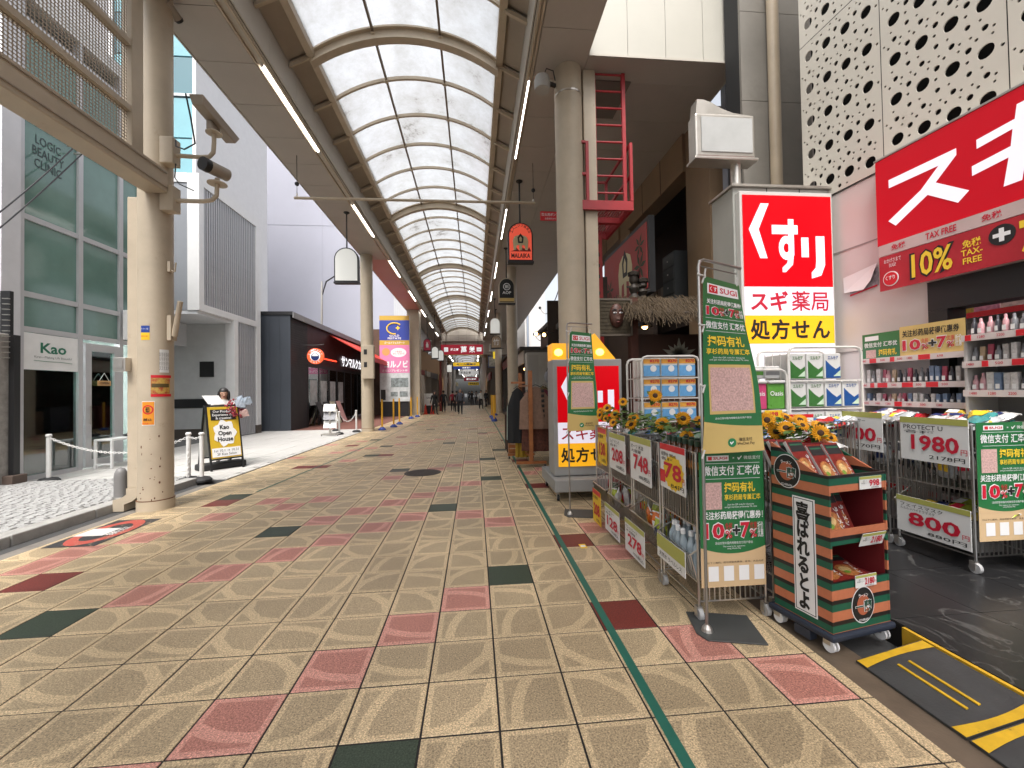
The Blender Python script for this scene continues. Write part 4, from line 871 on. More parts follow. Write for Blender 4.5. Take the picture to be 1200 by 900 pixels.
# billboard
bb = thing('tall_billboard', 'tall billboard with blue gold and pink panels beside the broad pillar', 'billboard', (-5.1,27.5,0))
XL, XR, YB = -6.08, -4.18, 27.5; cx = (XL+XR)/2; wd = XR-XL
B().box(XL,XR,YB+.01,YB+.2,0.98,6.55).build('backing', M_wfr, bb)
M_bblue = mat('billboard_blue', (0.03,0.055,0.30), 0.4); M_bpink = mat('billboard_pink', (0.70,0.22,0.40), 0.4, var=0.05); M_bgold = mat('billboard_gold', (0.50,0.33,0.05), 0.4)
for z0, z1, m in ((6.25,6.55,M_bgold),(4.95,6.247,M_bblue),(4.64,4.947,M_bgold),(2.82,4.637,M_bpink),(0.98,2.817,mat('billboard_photo', (0.55,0.57,0.57), 0.4, var=0.25, vscale=2.2))): B().box(XL,XR,YB-.005,YB+.009,z0,z1).build('panel', m, bb)
ring = [(cx+.48*math.cos(t), YB-.008, 5.72+.36*math.sin(t)) for t in [R(40+k*16) for k in range(16)]]; B().tube(ring,.045,5).build('gold_swoosh', M_yellowink, bb)
text(bb,'✦',(cx+.22,YB-.005,5.75),X,Z,.3,.3,M_yellowink); text(bb,'GOLD\nFESTATE',(cx,YB-.005,5.16),X,Z,.85,.3,M_whiteink,.02); text(bb,'ゴールドフェステート',(cx,YB-.005,4.79),X,Z,1.3,.15,M_whiteink,.02); text(bb,'ヨルノビ',(cx+.1,YB-.005,3.4),X,Z,1.5,.48,M_whiteink,.05); text(bb,'さらに!プレゼント中',(cx,YB-.005,2.98),X,Z,1.6,.16,M_whiteink,.03)
bu = B(); bu.poly([(cx+.25+.5*math.cos(t),YB-.008,4.15+.30*math.sin(t)) for t in [2*math.pi*k/20 for k in range(20)]]); bu.build('speech_bubble', M_whiteink, bb); text(bb,'いまなら\nヨルノビさいと',(cx+.25,YB-.009,4.15),X,Z,.75,.25,M_redink,.01); B().cyl((cx-.55,YB-.012,4.2),(cx-.55,YB-.006,4.2),.25,.25,18).build('orange_motif', mat('motif_orange', (0.75,0.3,0.1), 0.5), bb)
for x, z, w_, h_ in ((cx+.3,2.2,1.1,.6),(cx+.55,1.45,.5,.35),(cx-.05,1.45,.45,.3)): B().box(x-w_/2,x+w_/2,YB-.010,YB-.006,z-h_/2,z+h_/2).build('photo_inset', mat('photo_inset', (0.22,0.25,0.25), 0.4, var=0.6, vscale=6), bb)
B().box(cx-.9,cx-.6,YB-.011,YB-.006,1.08,1.75).build('figure_print', M_blackink, bb); B().box(XL+.1,XR-.1,YB+.05,YB+.15,0,.97).build('dark_base', M_black, bb)
# yellow poles on blue feet
M_yp = mat('pole_yellow', (0.70,0.36,0.02), 0.5); M_bf = mat('foot_blue', (0.03,0.06,0.26), 0.5)
def ypole(x, y, label, grp, h=1.0):
    t = thing('yellow_pole', label, 'barrier pole', (x,y,0), grp); B().lathe([(.16,0),(.16,.04),(.06,.13)],(x,y,0),14).build('foot', M_bf, t, True); B().lathe([(.038,.12),(.038,h),(.03,h+.02)],(x,y,0),10).build('post', M_yp, t, True)
for k, (x, y) in enumerate(((-3.82,17.6),(-3.62,19.0),(-3.65,20.6),(-3.75,25.0),(-3.60,26.6))): ypole(x,y,'yellow pole on a blue foot, number %s from the second left pillar' % ('one','two','three','four','five')[k], 'yellow poles by the billboard',1.25)
for k, (x, y) in enumerate(((0.98,21.2),(1.02,22.3),(1.02,23.4),(0.98,24.5),(1.30,26.5))): ypole(x,y,'yellow pole on a blue foot in the right hand row, %s from the front' % ('first','second','third','fourth','last')[k], 'yellow poles in a row on the right',1.3)
# ---------------------------------------------------------------- hanging bar, lanterns
hbar = thing('hanging_bar', 'long thin bar hung on wires across the arcade', 'bar', (-1.3,10,6.1)); B().cyl((-4.11,10.0,6.09),(1.54,10.0,6.11),0.032,0.032,10).build('bar', M_rib, hbar, True)
for x in (-4.05,1.50): B().cyl((x,10,6.12),(x,10,ZS),0.006,0.006,5).build('wire', M_black, hbar); B().ball((x,10,6.42),.05,10,6).build('weight', M_black, hbar); B().cyl((x,10,6.1),(x,10,6.2),.02,.02,8).build('hook', M_steel, hbar)
def arch_pts(x, w_, z0, z1, y, n=12, inset=0.0):
    r = w_/2-inset; zs = z1-w_/2
    return [(x-r,y,z0+inset),(x+r,y,z0+inset)] + [(x+r*math.cos(t),y,zs+r*math.sin(t)) for t in [math.pi*k/n for k in range(n+1)]]
def lantern(x, y, w_, z0, z1, label, mframe, mface, dep=0.16, name='arched_lantern', cat='lantern'):
    t = thing(name, label, cat, (x,y,z0), 'arched lanterns hung from the arcade roof')
    B().prism(arch_pts(x,w_,z0,z1,y), (0,dep,0)).build('frame', mframe, t); B().prism(arch_pts(x,w_,z0,z1,y-.012,inset=.035), (0,.010,0)).build('face', mface, t)
    B().cyl((x,y+dep/2,z1-.02),(x,y+dep/2,ZS),.022,.022,8).build('rod', M_black, t); B().lathe([(.09,0),(.09,-.02),(.03,-.06)],(x,y+dep/2,ZS),12).build('ceiling_rose', M_black, t)
    B().box(x-w_/2-.015,x+w_/2+.015,y-.02,y+dep+.02,z0-.05,z0-.001).build('bottom_rail', M_black, t)
    return t
M_lface = bpy.data.materials.new('frosted_lantern'); M_lface.use_nodes = True; _p = M_lface.node_tree.nodes['Principled BSDF']; _p.inputs['Base Color'].default_value = (0.62,0.62,0.58,1); _p.inputs['Roughness'].default_value = 0.4; _p.inputs['Emission Color'].default_value = (0.9,0.9,0.85,1); _p.inputs['Emission Strength'].default_value = 0.18
lantern(-3.84,13.0,0.72,4.93,5.98,'frosted white arched lantern under the left roof edge',M_black,M_lface)
ml = lantern(1.26,10.8,0.66,4.93,5.95,'red arched shop lantern with elephant picture on the right',M_black,mat('lantern_red', (0.62,0.075,0.04), 0.4, emit=0.35))
def elephant(parent, c, xd, w_, h_, m1, m2):
    """a pale elephant seen from the front, drawn as flat pieces"""
    shape(parent, [(.10,.02),(.24,.02),(.27,.30),(.42,.33),(.42,.02),(.58,.02),(.58,.33),(.73,.30),(.76,.02),(.90,.02),(.95,.60),(.85,.85),(.62,.96),(.36,.96),(.14,.85),(.05,.60)], c, xd, Z, w_, h_, m1, 'elephant_body', .004)
    shape(parent, [(.36,.45),(.64,.45),(.68,.80),(.50,1.06),(.32,.80)], c, xd, Z, w_, h_, m2, 'elephant_cloth', .006)
    shape(parent, [(.44,.55),(.56,.55),(.58,.75),(.50,.88),(.42,.75)], c, xd, Z, w_, h_, m1, 'elephant_head', .008)
M_elep = mat('elephant_cream', (0.60,0.52,0.30), 0.5)
elephant(ml, (1.26,10.788,5.42), X, 0.46, 0.42, M_elep, M_blackink); text(ml,'MALAIKA',(1.26,10.788,5.07),X,Z,.5,.12,M_blackink,.03)
for k, ch in enumerate('エスニック雑貨店'):
    a = R(160-k*20); p = Vector((1.26+.25*math.cos(a),10.788,5.62+.25*math.sin(a))); rd = Vector((math.cos(a),0,math.sin(a))); text(ml,ch,p,Vector((rd.z,0,-rd.x)),rd,.07,.075,M_blackink,.01)
shape(ml,[(0,0),(1,0),(.9,1),(.8,.2),(.6,.9),(.45,.1),(.3,.8),(.15,.2)],(1.26,10.788,5.24),X,Z,.56,.12,mat('lantern_dark_red', (0.25,0.02,0.015), 0.5),'grass_motif')
bl_ = lantern(1.295,15.97,0.62,4.93,5.9,'black arched hanging sign with round white emblem',M_rib,M_blackink)
text(bl_,'AOP',(1.295,15.958,5.33),X,Z,.34,.11,M_whiteink,.02); rg = B()
for k in range(20):
    t0,t1 = 2*math.pi*k/20,2*math.pi*(k+1)/20; rg.poly([(1.295+r_*math.cos(t),15.953,5.56+r_*math.sin(t)) for t,r_ in ((t0,.14),(t1,.14),(t1,.115),(t0,.115))])
rg.build('emblem_ring', M_whiteink, bl_); text(bl_,'田',(1.295,15.956,5.56),X,Z,.13,.13,M_whiteink,.02); B().box(1.02,1.57,15.948,15.957,4.99,5.12).build('gold_band', M_gold, bl_)
lantern(1.275,24.8,0.60,4.98,5.92,'frosted white arched lantern on the right beyond the black sign',M_steel,M_lface)
for k,(x,y,z0,w_,l,m) in enumerate(((-3.32,30,4.5,.55,'maroon arched shop lantern with white figure on the left',mat('lantern_maroon', (0.28,0.015,0.04), 0.4, emit=.1)),(-2.78,30,3.95,.5,'pale round headed lantern below the maroon one on the left',M_lface),(-2.62,33,4.0,.5,'pale lantern furthest in on the left',M_lface),(1.5,28,4.45,.7,'brown carved wooden hanging sign on the right',mat('hang_brown', (0.30,0.22,0.14), 0.6)))):
    t = lantern(x,y,w_,z0,z0+.85,l,M_black,m)
    if k == 0: shape(t,[(.2,0),(.8,0),(.8,.5),(.65,.6),(.7,1),(.5,.75),(.3,1),(.35,.6),(.2,.5)],(x,y-.012,z0+.45),X,Z,.3,.42,M_whiteink,'white_figure')
    if k == 3: text(t,'竹',(x,y-.012,z0+.42),X,Z,.4,.45,M_card)
# ================================================================ drugstore building on the right
XS = 4.40
ds_ = thing('drugstore_building', 'drugstore with perforated white metal facade and open black framed front', 'building', (XS,2,0))
M_wall = mat('store_white_wall', (0.64,0.585,0.555), 0.5, var=0.04, vscale=1.0); M_pf = mat('perforated_white', (0.60,0.565,0.49), 0.45, var=0.05, vscale=0.9, stain=((0.42,0.38,0.31), 2.0, 0.62, 0.85))
B().box(XS+.002,XS+.25,3.66,4.78,0,3.81).build('front_wall', M_wall, ds_)
for z in (1.9,3.1): B().box(XS-.004,XS+.001,3.66,4.78,z,z+.012).build('wall_joint', mat('wall_joint', (0.30,0.27,0.25), 0.6), ds_)
B().box(XS+.15,9,4.781,5.02,0,9.5).build('end_wall', M_wall, ds_); B().box(XS+.15,9,-3,4.78,3.6,3.9).build('first_floor_slab', M_wall, ds_); B().box(XS+.16,9,-3,4.78,9.3,9.5).build('roof', M_wall, ds_)
B().box(XS+.14,XS+.15,-3,5.0,3.9,9.3).build('dark_backing', M_dark, ds_)
# perforated panels with real holes
def perf_mesh(w_, h_):
    circ = []
    def add(s, t, r):
        if r+.015 < s < w_-r-.015 and r+.015 < t < h_-r-.015 and all((s-a)**2+(t-b)**2 > (r+c+.008)**2 for a, b, c in circ): circ.append((s, t, r))
    for i in range(4):
        for j in range(6): add(.14+.24*i, .14+.42*j+.03*i, .060)
    for i in range(-1, 6):
        for j in range(-1, 7):
            s, t = .14+.24*i, .14+.42*j+.03*i
            for ds, dt, r in ((.12,.10,.027),(0,.21,.026),(.12,.31,.023),(.06,.15,.015),(.06,-.11,.016),(.18,.21,.013),(-.05,.12,.012),(.10,.20,.012),(.03,.30,.012),(.13,0.0,.015)): add(s+ds, t+dt, r)
    vs = [Vector((0,0)),Vector((w_,0)),Vector((w_,h_)),Vector((0,h_))]; es = [(0,1),(1,2),(2,3),(3,0)]; loops = []
    for s, t, r in circ:
        n = 16 if r > .05 else (10 if r > .018 else 7); o = len(vs)
        vs += [Vector((s+r*math.cos(2*math.pi*k/n), t+r*math.sin(2*math.pi*k/n))) for k in range(n)]; es += [(o+k, o+(k+1) % n) for k in range(n)]; loops.append((o, n))
    v2, e2, f2, *_r = delaunay_2d_cdt(vs, es, [], 0, 1e-6)
    b = B(); fs = []
    for f in f2:
        c = sum((v2[i] for i in f), Vector((0,0)))/len(f)
        if all((c.x-s)**2+(c.y-t)**2 > (r*.97)**2 for s, t, r in circ): fs.append(tuple(f))
    b.add([(0, p.x, p.y) for p in v2], fs)
    for s, t, r in circ:
        n = 16 if r > .05 else (10 if r > .018 else 7)
        ring = [(s+r*math.cos(2*math.pi*k/n), t+r*math.sin(2*math.pi*k/n)) for k in range(n)]
        b.add([(0,a,c) for a, c in ring] + [(.012,a,c) for a, c in ring], [(k,(k+1) % n,n+(k+1) % n,n+k) for k in range(n)])
    return b.mesh('perforated_panel', M_pf)
pm = perf_mesh(0.992, 2.09)
for i in range(6):
    for j in range(3): inst('perforated_panel', pm, (XS-.01,4.02-i*1.0+.004,3.83+j*2.1), ds_)
# opening
for nm, a in (('header',(XS-.02,XS+.2,-3,3.655,2.22,2.50)),('door_post',(XS-.02,XS+.2,3.50,3.655,0.1,2.219)),('upper_fill',(XS+.0,XS+.2,-3,3.655,2.501,3.60))): B().box(*a).build(nm, M_black if nm != 'upper_fill' else M_wall, ds_)
B().box(7.6,7.7,-3,4.78,0.1,3.6).build('inner_wall', M_wall, ds_); B().box(XS+.21,7.6,4.60,4.78,0.1,3.6).build('inner_side_wall', M_wall, ds_); B().box(XS+.21,7.6,-3,4.6,3.3,3.59).build('inner_ceiling', M_white, ds_)
M_troff = mat('lit_troffer', (1,0.98,0.95), 0.4, emit=6.0)
for y in (0.6,2.2,3.6): B().box(4.9,7.2,y-.1,y+.1,3.27,3.299).build('ceiling_light', M_troff, ds_)
# big red sign
rs_ = thing('store_sign', 'huge red shop sign with white katakana above the drugstore entrance', 'sign', (4.3,1.5,3)); 
M_litred = mat('lit_red_panel', (0.58,0.001,0.006), 0.4, emit=0.25, spec=0.15); M_litwhite = mat('lit_white_panel', (0.72,0.68,0.78), 0.4, emit=0.30); M_lityel = mat('lit_amber_panel', (0.80,0.38,0.010), 0.4, emit=0.32)
B().box(4.27,4.385,-2.5,4.02,2.97,3.87).build('red_board', mat('store_sign_red', (0.50,0.004,0.014), 0.35, emit=0.12, spec=0.3), rs_, bevel=0.006); B().box(4.265,4.39,-2.5,4.03,3.872,3.89).build('top_trim', M_steel, rs_)
su = [(.02,.80),(.02,.66),(.66,.66),(.44,.40),(.0,.10),(.10,-.02),(.52,.28),(.86,-.02),(.98,.10),(.62,.42),(.86,.70),(.86,.80)]
ki = [(.05,.78),(.05,.65),(.36,.70),(.34,.48),(.0,.43),(.0,.29),(.32,.34),(.27,-.03),(.42,-.03),(.47,.36),(.86,.41),(.86,.55),(.49,.50),(.51,.72),(.80,.76),(.80,.88),(.53,.84),(.54,1.0),(.40,1.0),(.38,.82)]
for pts, yc, w_ in ((su,3.56,.68),(ki,2.84,.74)): shape(rs_, pts, (4.27,yc,3.44), NY, Z, w_, .60, M_litwhite)
for a in (.06,.20): shape(rs_, [(0,.0),(.35,.0),(.35,1),(0,1)], (4.27,2.50-a,3.67), (0,-1,-.25), (0,-.25,1), .12, .16, M_litwhite)
text(rs_,'薬局',(4.27,1.3,3.42),NY,Z,1.4,.66,M_litwhite,.015)
tb = thing('tax_free_banner', 'red tax free banner with yellow 10% lettering under the store sign', 'banner', (4.26,1.5,2.7))
B().box(4.250,4.262,-2.5,3.99,2.49,2.845).build('red_sheet', mat('banner_red', (0.42,0.02,0.03), 0.35, var=0.12, vscale=4, bump=0.3, bscale=6), tb); B().box(4.248,4.262,-2.5,3.99,2.85,2.965).build('pale_strip', mat('banner_pale', (0.55,0.42,0.40), 0.4, var=0.08), tb)
for k, s in enumerate(('免税','TAX FREE','免税','TAX FREE')): text(tb,s,(4.248,3.80-k*.36,2.91),NY,Z,.13 if k % 2 == 0 else .24,.06,M_redink,.02)
text(tb,'10%',(4.250,3.52,2.665),NY,Z,.37,.27,M_blackink,.045); text(tb,'10%',(4.2495,3.52,2.665),NY,Z,.33,.23,M_yellowink,.02,lift=.006); text(tb,'免税\nTAX-\nFREE',(4.250,3.22,2.665),NY,Z,.15,.21,M_yellowink,.02)
cr = B().cyl((4.246,3.02,2.73),(4.249,3.02,2.73),.085,.085,20).build('black_disc', M_blackink, tb); text(tb,'+',(4.246,3.02,2.73),NY,Z,.11,.11,M_whiteink,.04); text(tb,'7%',(4.250,2.75,2.665),NY,Z,.33,.27,M_yellowink,.04)
B().cyl((4.246,3.88,2.60),(4.249,3.88,2.60),.075,.075,20).build('white_ring', M_whiteink, tb); B().cyl((4.243,3.88,2.60),(4.2455,3.88,2.60),.066,.066,20).build('red_disc', M_red, tb); text(tb,'くすり',(4.243,3.88,2.61),NY,Z,.09,.045,M_whiteink,.02); text(tb,'おかげさまで\nSUGI!',(4.250,3.86,2.765),NY,Z,.16,.09,M_whiteink)
tp = thing('torn_poster', 'torn white poster peeling off the white store wall', 'poster', (XS-.01,4.3,2.7))
B().poly([(XS-.006,4.52,2.78),(XS-.02,4.12,2.84),(XS-.06,4.16,2.66),(XS-.05,4.25,2.58),(XS-.02,4.50,2.60)]).build('folded_sheet', M_card, tp); B().poly([(XS-.006,4.44,2.55),(XS-.006,4.12,2.60),(XS-.006,4.12,2.80),(XS-.006,4.44,2.74)]).build('lower_sheet', mat('poster_scrap', (0.35,0.30,0.33), 0.6, var=0.5, vscale=14), tp); B().poly([(XS-.009,4.44,2.545),(XS-.009,4.13,2.592),(XS-.009,4.13,2.61),(XS-.009,4.44,2.565)]).build('red_edge', M_redink, tp)
def swing(o, px, py, ang):
    d = Vector((o.location.x-px, o.location.y-py, 0)); d.rotate(Matrix.Rotation(ang,3,'Z')); o.location.x = px+d.x; o.location.y = py+d.y; o.rotation_euler[2] = ang
for _o in (ds_, rs_, tb, tp): swing(_o, 4.4, 4.0, R(4.4))     # the shop front stands slightly askew to the street
# pylon
py = thing('pharmacy_pylon', 'grey pylon with lit red pharmacy light box facing the street', 'sign', (3.7,4.8,0))
M_py = mat('pylon_grey', (0.36,0.36,0.33), 0.5, var=0.05)
B().box(3.10,4.36,4.66,5.10,0.1,3.90).build('cladding', M_py, py, bevel=0.006); B().box(3.07,4.37,4.62,5.12,3.903,3.93).build('cap', M_steel, py)
for x in (3.53,3.95): B().box(x-.004,x+.004,4.655,4.661,3.84,3.90).build('cap_joint', M_dark, py)
B().box(3.125,4.295,4.575,4.659,1.0,3.82).build('light_box', mat('box_frame', (0.58,0.57,0.54), 0.4), py, bevel=0.008)
for z0, z1, m, nm in ((2.69,3.77,M_litred,'red_panel'),(2.352,2.687,M_litwhite,'white_panel'),(2.02,2.349,M_lityel,'amber_panel'),(1.2,2.017,M_litwhite,'white_panel')): B().box(3.155,4.265,4.562,4.574,z0,z1).build(nm, m, py)
YP = 4.562
def kusuri(parent, c, w_, h_, m):
    """the three hiragana of the word for medicine, as heavy flat strokes"""
    xd, yd = X, Z
    def S(pts): shape(parent, pts, c, xd, yd, w_, h_, m)
    S([(.02,.66),(.17,1.0),(.27,1.0),(.14,.66),(.24,.28),(.15,.28)]) 
    S([(.30,.72),(.50,.72),(.50,.60),(.30,.60)]); S([(.50,.80),(.57,.80),(.57,.32),(.50,.30)]); S([(.57,.72),(.62,.72),(.62,.60),(.57,.60)])
    n = 18; cx_, cy_ = .475, .42
    for k in range(n):
        t0, t1 = 2*math.pi*k/n, 2*math.pi*(k+1)/n; S([(cx_+.095*math.cos(t0),cy_+.16*math.sin(t0)),(cx_+.095*math.cos(t1),cy_+.16*math.sin(t1)),(cx_+.035*math.cos(t1),cy_+.06*math.sin(t1)),(cx_+.035*math.cos(t0),cy_+.06*math.sin(t0))])
    S([(.50,.34),(.57,.38),(.55,.20),(.46,.10),(.42,.10),(.42,.16),(.48,.22)])
    S([(.66,.56),(.75,.56),(.75,.30),(.66,.30)]); S([(.84,.58),(.95,.58),(.95,.20),(.90,.06),(.78,.02),(.78,.10),(.83,.16),(.84,.24)])
kusuri(py,(3.71,YP,3.22),1.02,.90,M_litwhite)
text(py,'スギ',(3.455,YP,2.52),X,Z,.47,.235,M_redink,.03); text(py,'薬局',(3.965,YP,2.52),X,Z,.47,.235,M_redink,.013); text(py,'処方せん',(3.71,YP,2.185),X,Z,1.0,.245,M_blackink,.028,space=1.12)
# empty box sign on a post, on top of the pylon
es = thing('blank_box_sign', 'blank steel sign box with curved crest on a post above the pylon', 'sign', (3.2,4.85,3.93))
B().cyl((3.28,4.86,3.93),(3.28,4.86,4.32),.062,.062,16).build('post', M_steel, es, True); B().box(2.70,3.46,4.74,4.92,4.31,4.84).build('case', M_steel, es, bevel=0.02)
B().box(2.77,3.42,4.728,4.739,4.37,4.79).build('blank_face', mat('frosted_blank', (0.45,0.46,0.45), 0.4, var=0.08, vscale=4), es); B().box(2.68,3.49,4.72,4.94,4.275,4.309).build('bottom_tray', M_steel, es, bevel=0.01)
B().prism([(2.72,4.76,4.841),(3.44,4.76,4.841),(3.40,4.76,4.85),(3.2,4.76,4.87),(3.05,4.76,4.92),(2.92,4.76,4.99),(2.82,4.76,5.02),(2.74,4.76,5.02)],(0,.14,0)).build('crest', M_steel, es)
# grey wall with pipe
gw = thing('grey_panel_building', 'dark grey panelled wall with a thick drain pipe behind the pylon', 'building', (5.5,6.3,0)); M_gw = mat('taupe_cladding', (0.20,0.185,0.16), 0.55, var=0.14, vscale=1.2, stain=((0.13,0.115,0.095), 1.2, 0.55, 0.8))
B().box(4.33,9,6.25,6.62,0,13).build('core', M_dark, gw)
for i in range(3):
    for j in range(9): B().box(4.32+i*.62+.004,4.32+(i+1)*.62-.004,6.20,6.249,j*1.45+.004+.3,(j+1)*1.45-.004+.3).build('cladding_panel', M_gw, gw)
B().cyl((4.80,6.10,0),(4.80,6.10,13),.085,.085,18).build('drain_pipe', mat('pipe_taupe', (0.42,0.34,0.24), 0.5, var=0.08), gw, True)
vb = thing('blue_grey_building', 'slim blue grey clad wall glimpsed between canopy and grey panels', 'building', (5,8,0)); 
for k in range(4): B().box(4.86+k*.4,4.86+k*.4+.39,7.45,7.6,3.0,12).build('cladding_panel', mat('blue_grey_clad', (0.30,0.32,0.37), 0.5), vb)
# ---------------------------------------------------------------- red maintenance ladder
ld = thing('maintenance_ladder', 'red steel ladder and caged platform behind the right pillar', 'ladder', (2.4,7.2,4.6)); M_lad = mat('ladder_red', (0.34,0.018,0.024), 0.45, var=0.1)
for x in (2.15,2.68): B().box(x-.03,x+.03,7.0,7.06,4.72,ZS-.02).build('stile', M_lad, ld)
for k in range(8): B().cyl((2.18,7.03,4.95+k*.30),(2.65,7.03,4.95+k*.30),.018,.018,8).build('rung', M_lad, ld)
pf = B().box(1.74,2.78,6.90,6.95,4.60,4.76).box(1.74,2.78,8.25,8.30,4.60,4.76).box(1.74,1.79,6.951,8.249,4.60,4.76).box(2.73,2.78,6.951,8.249,4.60,4.76).box(1.791,2.729,7.45,7.55,4.60,4.70).build('platform_frame', M_lad, ld)
g_ = B()
for k in range(19): g_.box(1.80+k*.049,1.815+k*.049,6.952,8.248,4.705,4.73)
g_.build('grating', M_lad, ld)
rl = B()
for x, y in ((1.76,6.92),(1.98,6.92),(2.755,6.92),(1.76,8.27),(2.755,8.27)): rl.box(x-.025,x+.025,y-.025,y+.025,4.761,5.78)
for z in (5.20,5.75):
    rl.box(1.785,1.955,6.90,6.94,z,z+.04); rl.box(1.785,2.73,8.25,8.29,z,z+.04); rl.box(1.74,1.78,6.945,8.245,z,z+.04); rl.box(2.735,2.775,6.945,8.245,z,z+.04)
rl.build('railing', M_lad, ld)
B().box(2.0,2.9,7.2,8.2,ZS-.03,ZS-.006).build('hatch_recess', mat('hatch_grey', (0.16,0.14,0.12), 0.6), ld)
mv = thing('vertical_shop_sign', 'tall narrow red MALAIKA sign hanging behind the right pillar', 'sign', (2.4,8.1,3.5)); B().box(2.26,2.58,8.05,8.20,2.3,4.58).build('red_board', mat('sign_dull_red', (0.30,0.018,0.018), 0.5), mv, bevel=.006); text(mv,'MALAIKA',(2.42,8.05,3.5),(0,0,-1),X,2.0,.20,M_blackink,.03)
nt_ = thing('fire_notice', 'small red notice plate sticking out left of the right pillar', 'sign', (1.6,9,5.37)); B().box(1.50,1.94,9.0,9.03,5.27,5.47).build('plate', M_red, nt_); text(nt_,'防火用ポンプ',(1.72,9.0,5.40),X,Z,.38,.07,M_whiteink,.02); text(nt_,'設置場所あり',(1.72,9.0,5.31),X,Z,.24,.04,M_whiteink); B().box(1.94,2.0,9.0,9.03,5.3,5.44).build('bracket', M_black, nt_)
spk = thing('loudspeaker', 'grey horn loudspeaker clamped to the top of the right pillar', 'speaker', (1.4,6.95,6.5)); B().lathe([(.13,0),(.14,.12),(.12,.22),(.05,.26)],(1.22,6.90,6.62),14).build('body', mat('speaker_grey', (0.40,0.39,0.37), 0.5), spk, True); B().bar((1.28,6.95,6.80),(1.48,7.0,6.78),.05).build('bracket', M_black, spk); B().tube([(1.25,6.9,6.88),(1.30,6.9,7.0),(1.42,6.92,6.98),(1.46,6.97,6.85)],.01,6).build('cable', M_black, spk); B().lathe([(.243,0),(.243,.03),(.236,.032)],(1.70,7.05,6.60),24).build('strap', M_steel, spk)
# ---------------------------------------------------------------- ethnic goods shop
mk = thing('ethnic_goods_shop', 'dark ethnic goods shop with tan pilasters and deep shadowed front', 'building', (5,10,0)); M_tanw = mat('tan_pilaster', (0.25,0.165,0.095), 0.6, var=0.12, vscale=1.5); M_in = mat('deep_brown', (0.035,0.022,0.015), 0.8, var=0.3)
XM = 4.66
for y0, y1 in ((7.72,8.62),(11.9,12.7),(16.4,17.2)): B().box(XM,XM+.35,y0,y1,0,ZS-.002).build('pilaster', M_tanw, mk)
for y0, y1 in ((8.622,11.898),(12.702,16.398)): B().box(XM-.06,XM+.33,y0,y1,6.25,ZS-.003).build('beam', M_tanw, mk)
for y in (9.7,10.8,13.9,15.1): B().box(XM-.068,XM-.061,y,y+.012,6.25,ZS-.003).build('beam_joint', M_dark, mk)
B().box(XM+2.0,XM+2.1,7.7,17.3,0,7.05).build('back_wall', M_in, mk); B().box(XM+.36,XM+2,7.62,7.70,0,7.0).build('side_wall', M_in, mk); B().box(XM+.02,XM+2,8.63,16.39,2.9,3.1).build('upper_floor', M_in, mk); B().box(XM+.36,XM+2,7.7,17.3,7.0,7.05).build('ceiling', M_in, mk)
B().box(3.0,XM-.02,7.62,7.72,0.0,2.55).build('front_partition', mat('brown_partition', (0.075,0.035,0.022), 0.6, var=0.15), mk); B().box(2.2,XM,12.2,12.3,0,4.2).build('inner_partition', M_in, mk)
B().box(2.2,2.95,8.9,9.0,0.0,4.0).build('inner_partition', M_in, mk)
mb_ = thing('elephant_sign', 'slanting red sign board with elephant and leaves above the ethnic goods shop', 'sign', (3.6,9.6,4.3)); M_sred = mat('sign_coral', (0.33,0.035,0.030), 0.5, var=0.08)
B().box(3.60,3.72,8.16,11.1,3.50,5.08).build('frame', M_black, mb_); B().box(3.585,3.599,8.26,11.0,3.60,4.98).build('red_panel', M_sred, mb_)
elephant(mb_,(3.585,9.5,4.22),NY,1.0,1.05,M_elep,M_blackink); M_leaf = mat('leaf_paint', (0.045,0.055,0.025), 0.6)
rr = random.Random(4)
for yc, zc, sc in ((8.62,4.6,.28),(8.62,4.15,.34),(8.75,3.85,.3),(10.6,4.1,.3),(10.75,3.85,.25),(10.2,3.75,.2),(8.95,3.75,.2)):
    for k in range(6):
        a = R(k*60+rr.uniform(-10,10)); d = Vector((0,math.cos(a),math.sin(a))); n_ = Vector((0,-d.z,d.y)); c = Vector((3.581,yc,zc)); B().poly([c, c+d*sc*.5+n_*sc*.16, c+d*sc, c+d*sc*.5-n_*sc*.16]).build('leaf_motif', M_leaf, mb_)
M_straw = mat('straw', (0.085,0.058,0.032), 0.9, var=0.4, vscale=30); th = thing('thatch_eave', 'shaggy straw thatch eave over the shop front', 'thatch', (3.5,7.5,3))
sb = B(); rr = random.Random(8)
for k in range(900):
    x = rr.uniform(2.75,4.35); t = rr.random(); y = 7.75-t*.75; z = 3.30-t*.42+rr.uniform(-.03,.05); L = rr.uniform(.25,.5)
    d = Vector((rr.uniform(-.55,.35),-.75,-.55-rr.random()*.3*t)).normalized(); sb.bar((x,y,z), Vector((x,y,z))+d*L, rr.uniform(.004,.009))
o_ = sb.build('straw_stems', M_straw, th); o_['kind'] = 'stuff'; B().prism([(2.8,7.0,2.85),(2.8,7.85,3.3),(2.8,7.85,3.22),(2.8,7.0,2.80)],(1.5,0,0)).build('support_board', M_in, th)
mp = thing('mask_panel', 'framed wicker panel with a carved brown wooden mask', 'wall decoration', (2.54,7.4,2.5)); M_wick = mat('wicker', (0.075,0.058,0.035), 0.8, var=0.4, vscale=25, bump=0.8, bscale=30)
B().box(2.24,2.86,7.38,7.42,2.53,3.14).build('wicker_board', M_wick, mp)
for k in range(9): B().box(2.25,2.85,7.372,7.379,2.55+k*.066,2.55+k*.066+.05).build('wicker_strip', M_wick, mp)
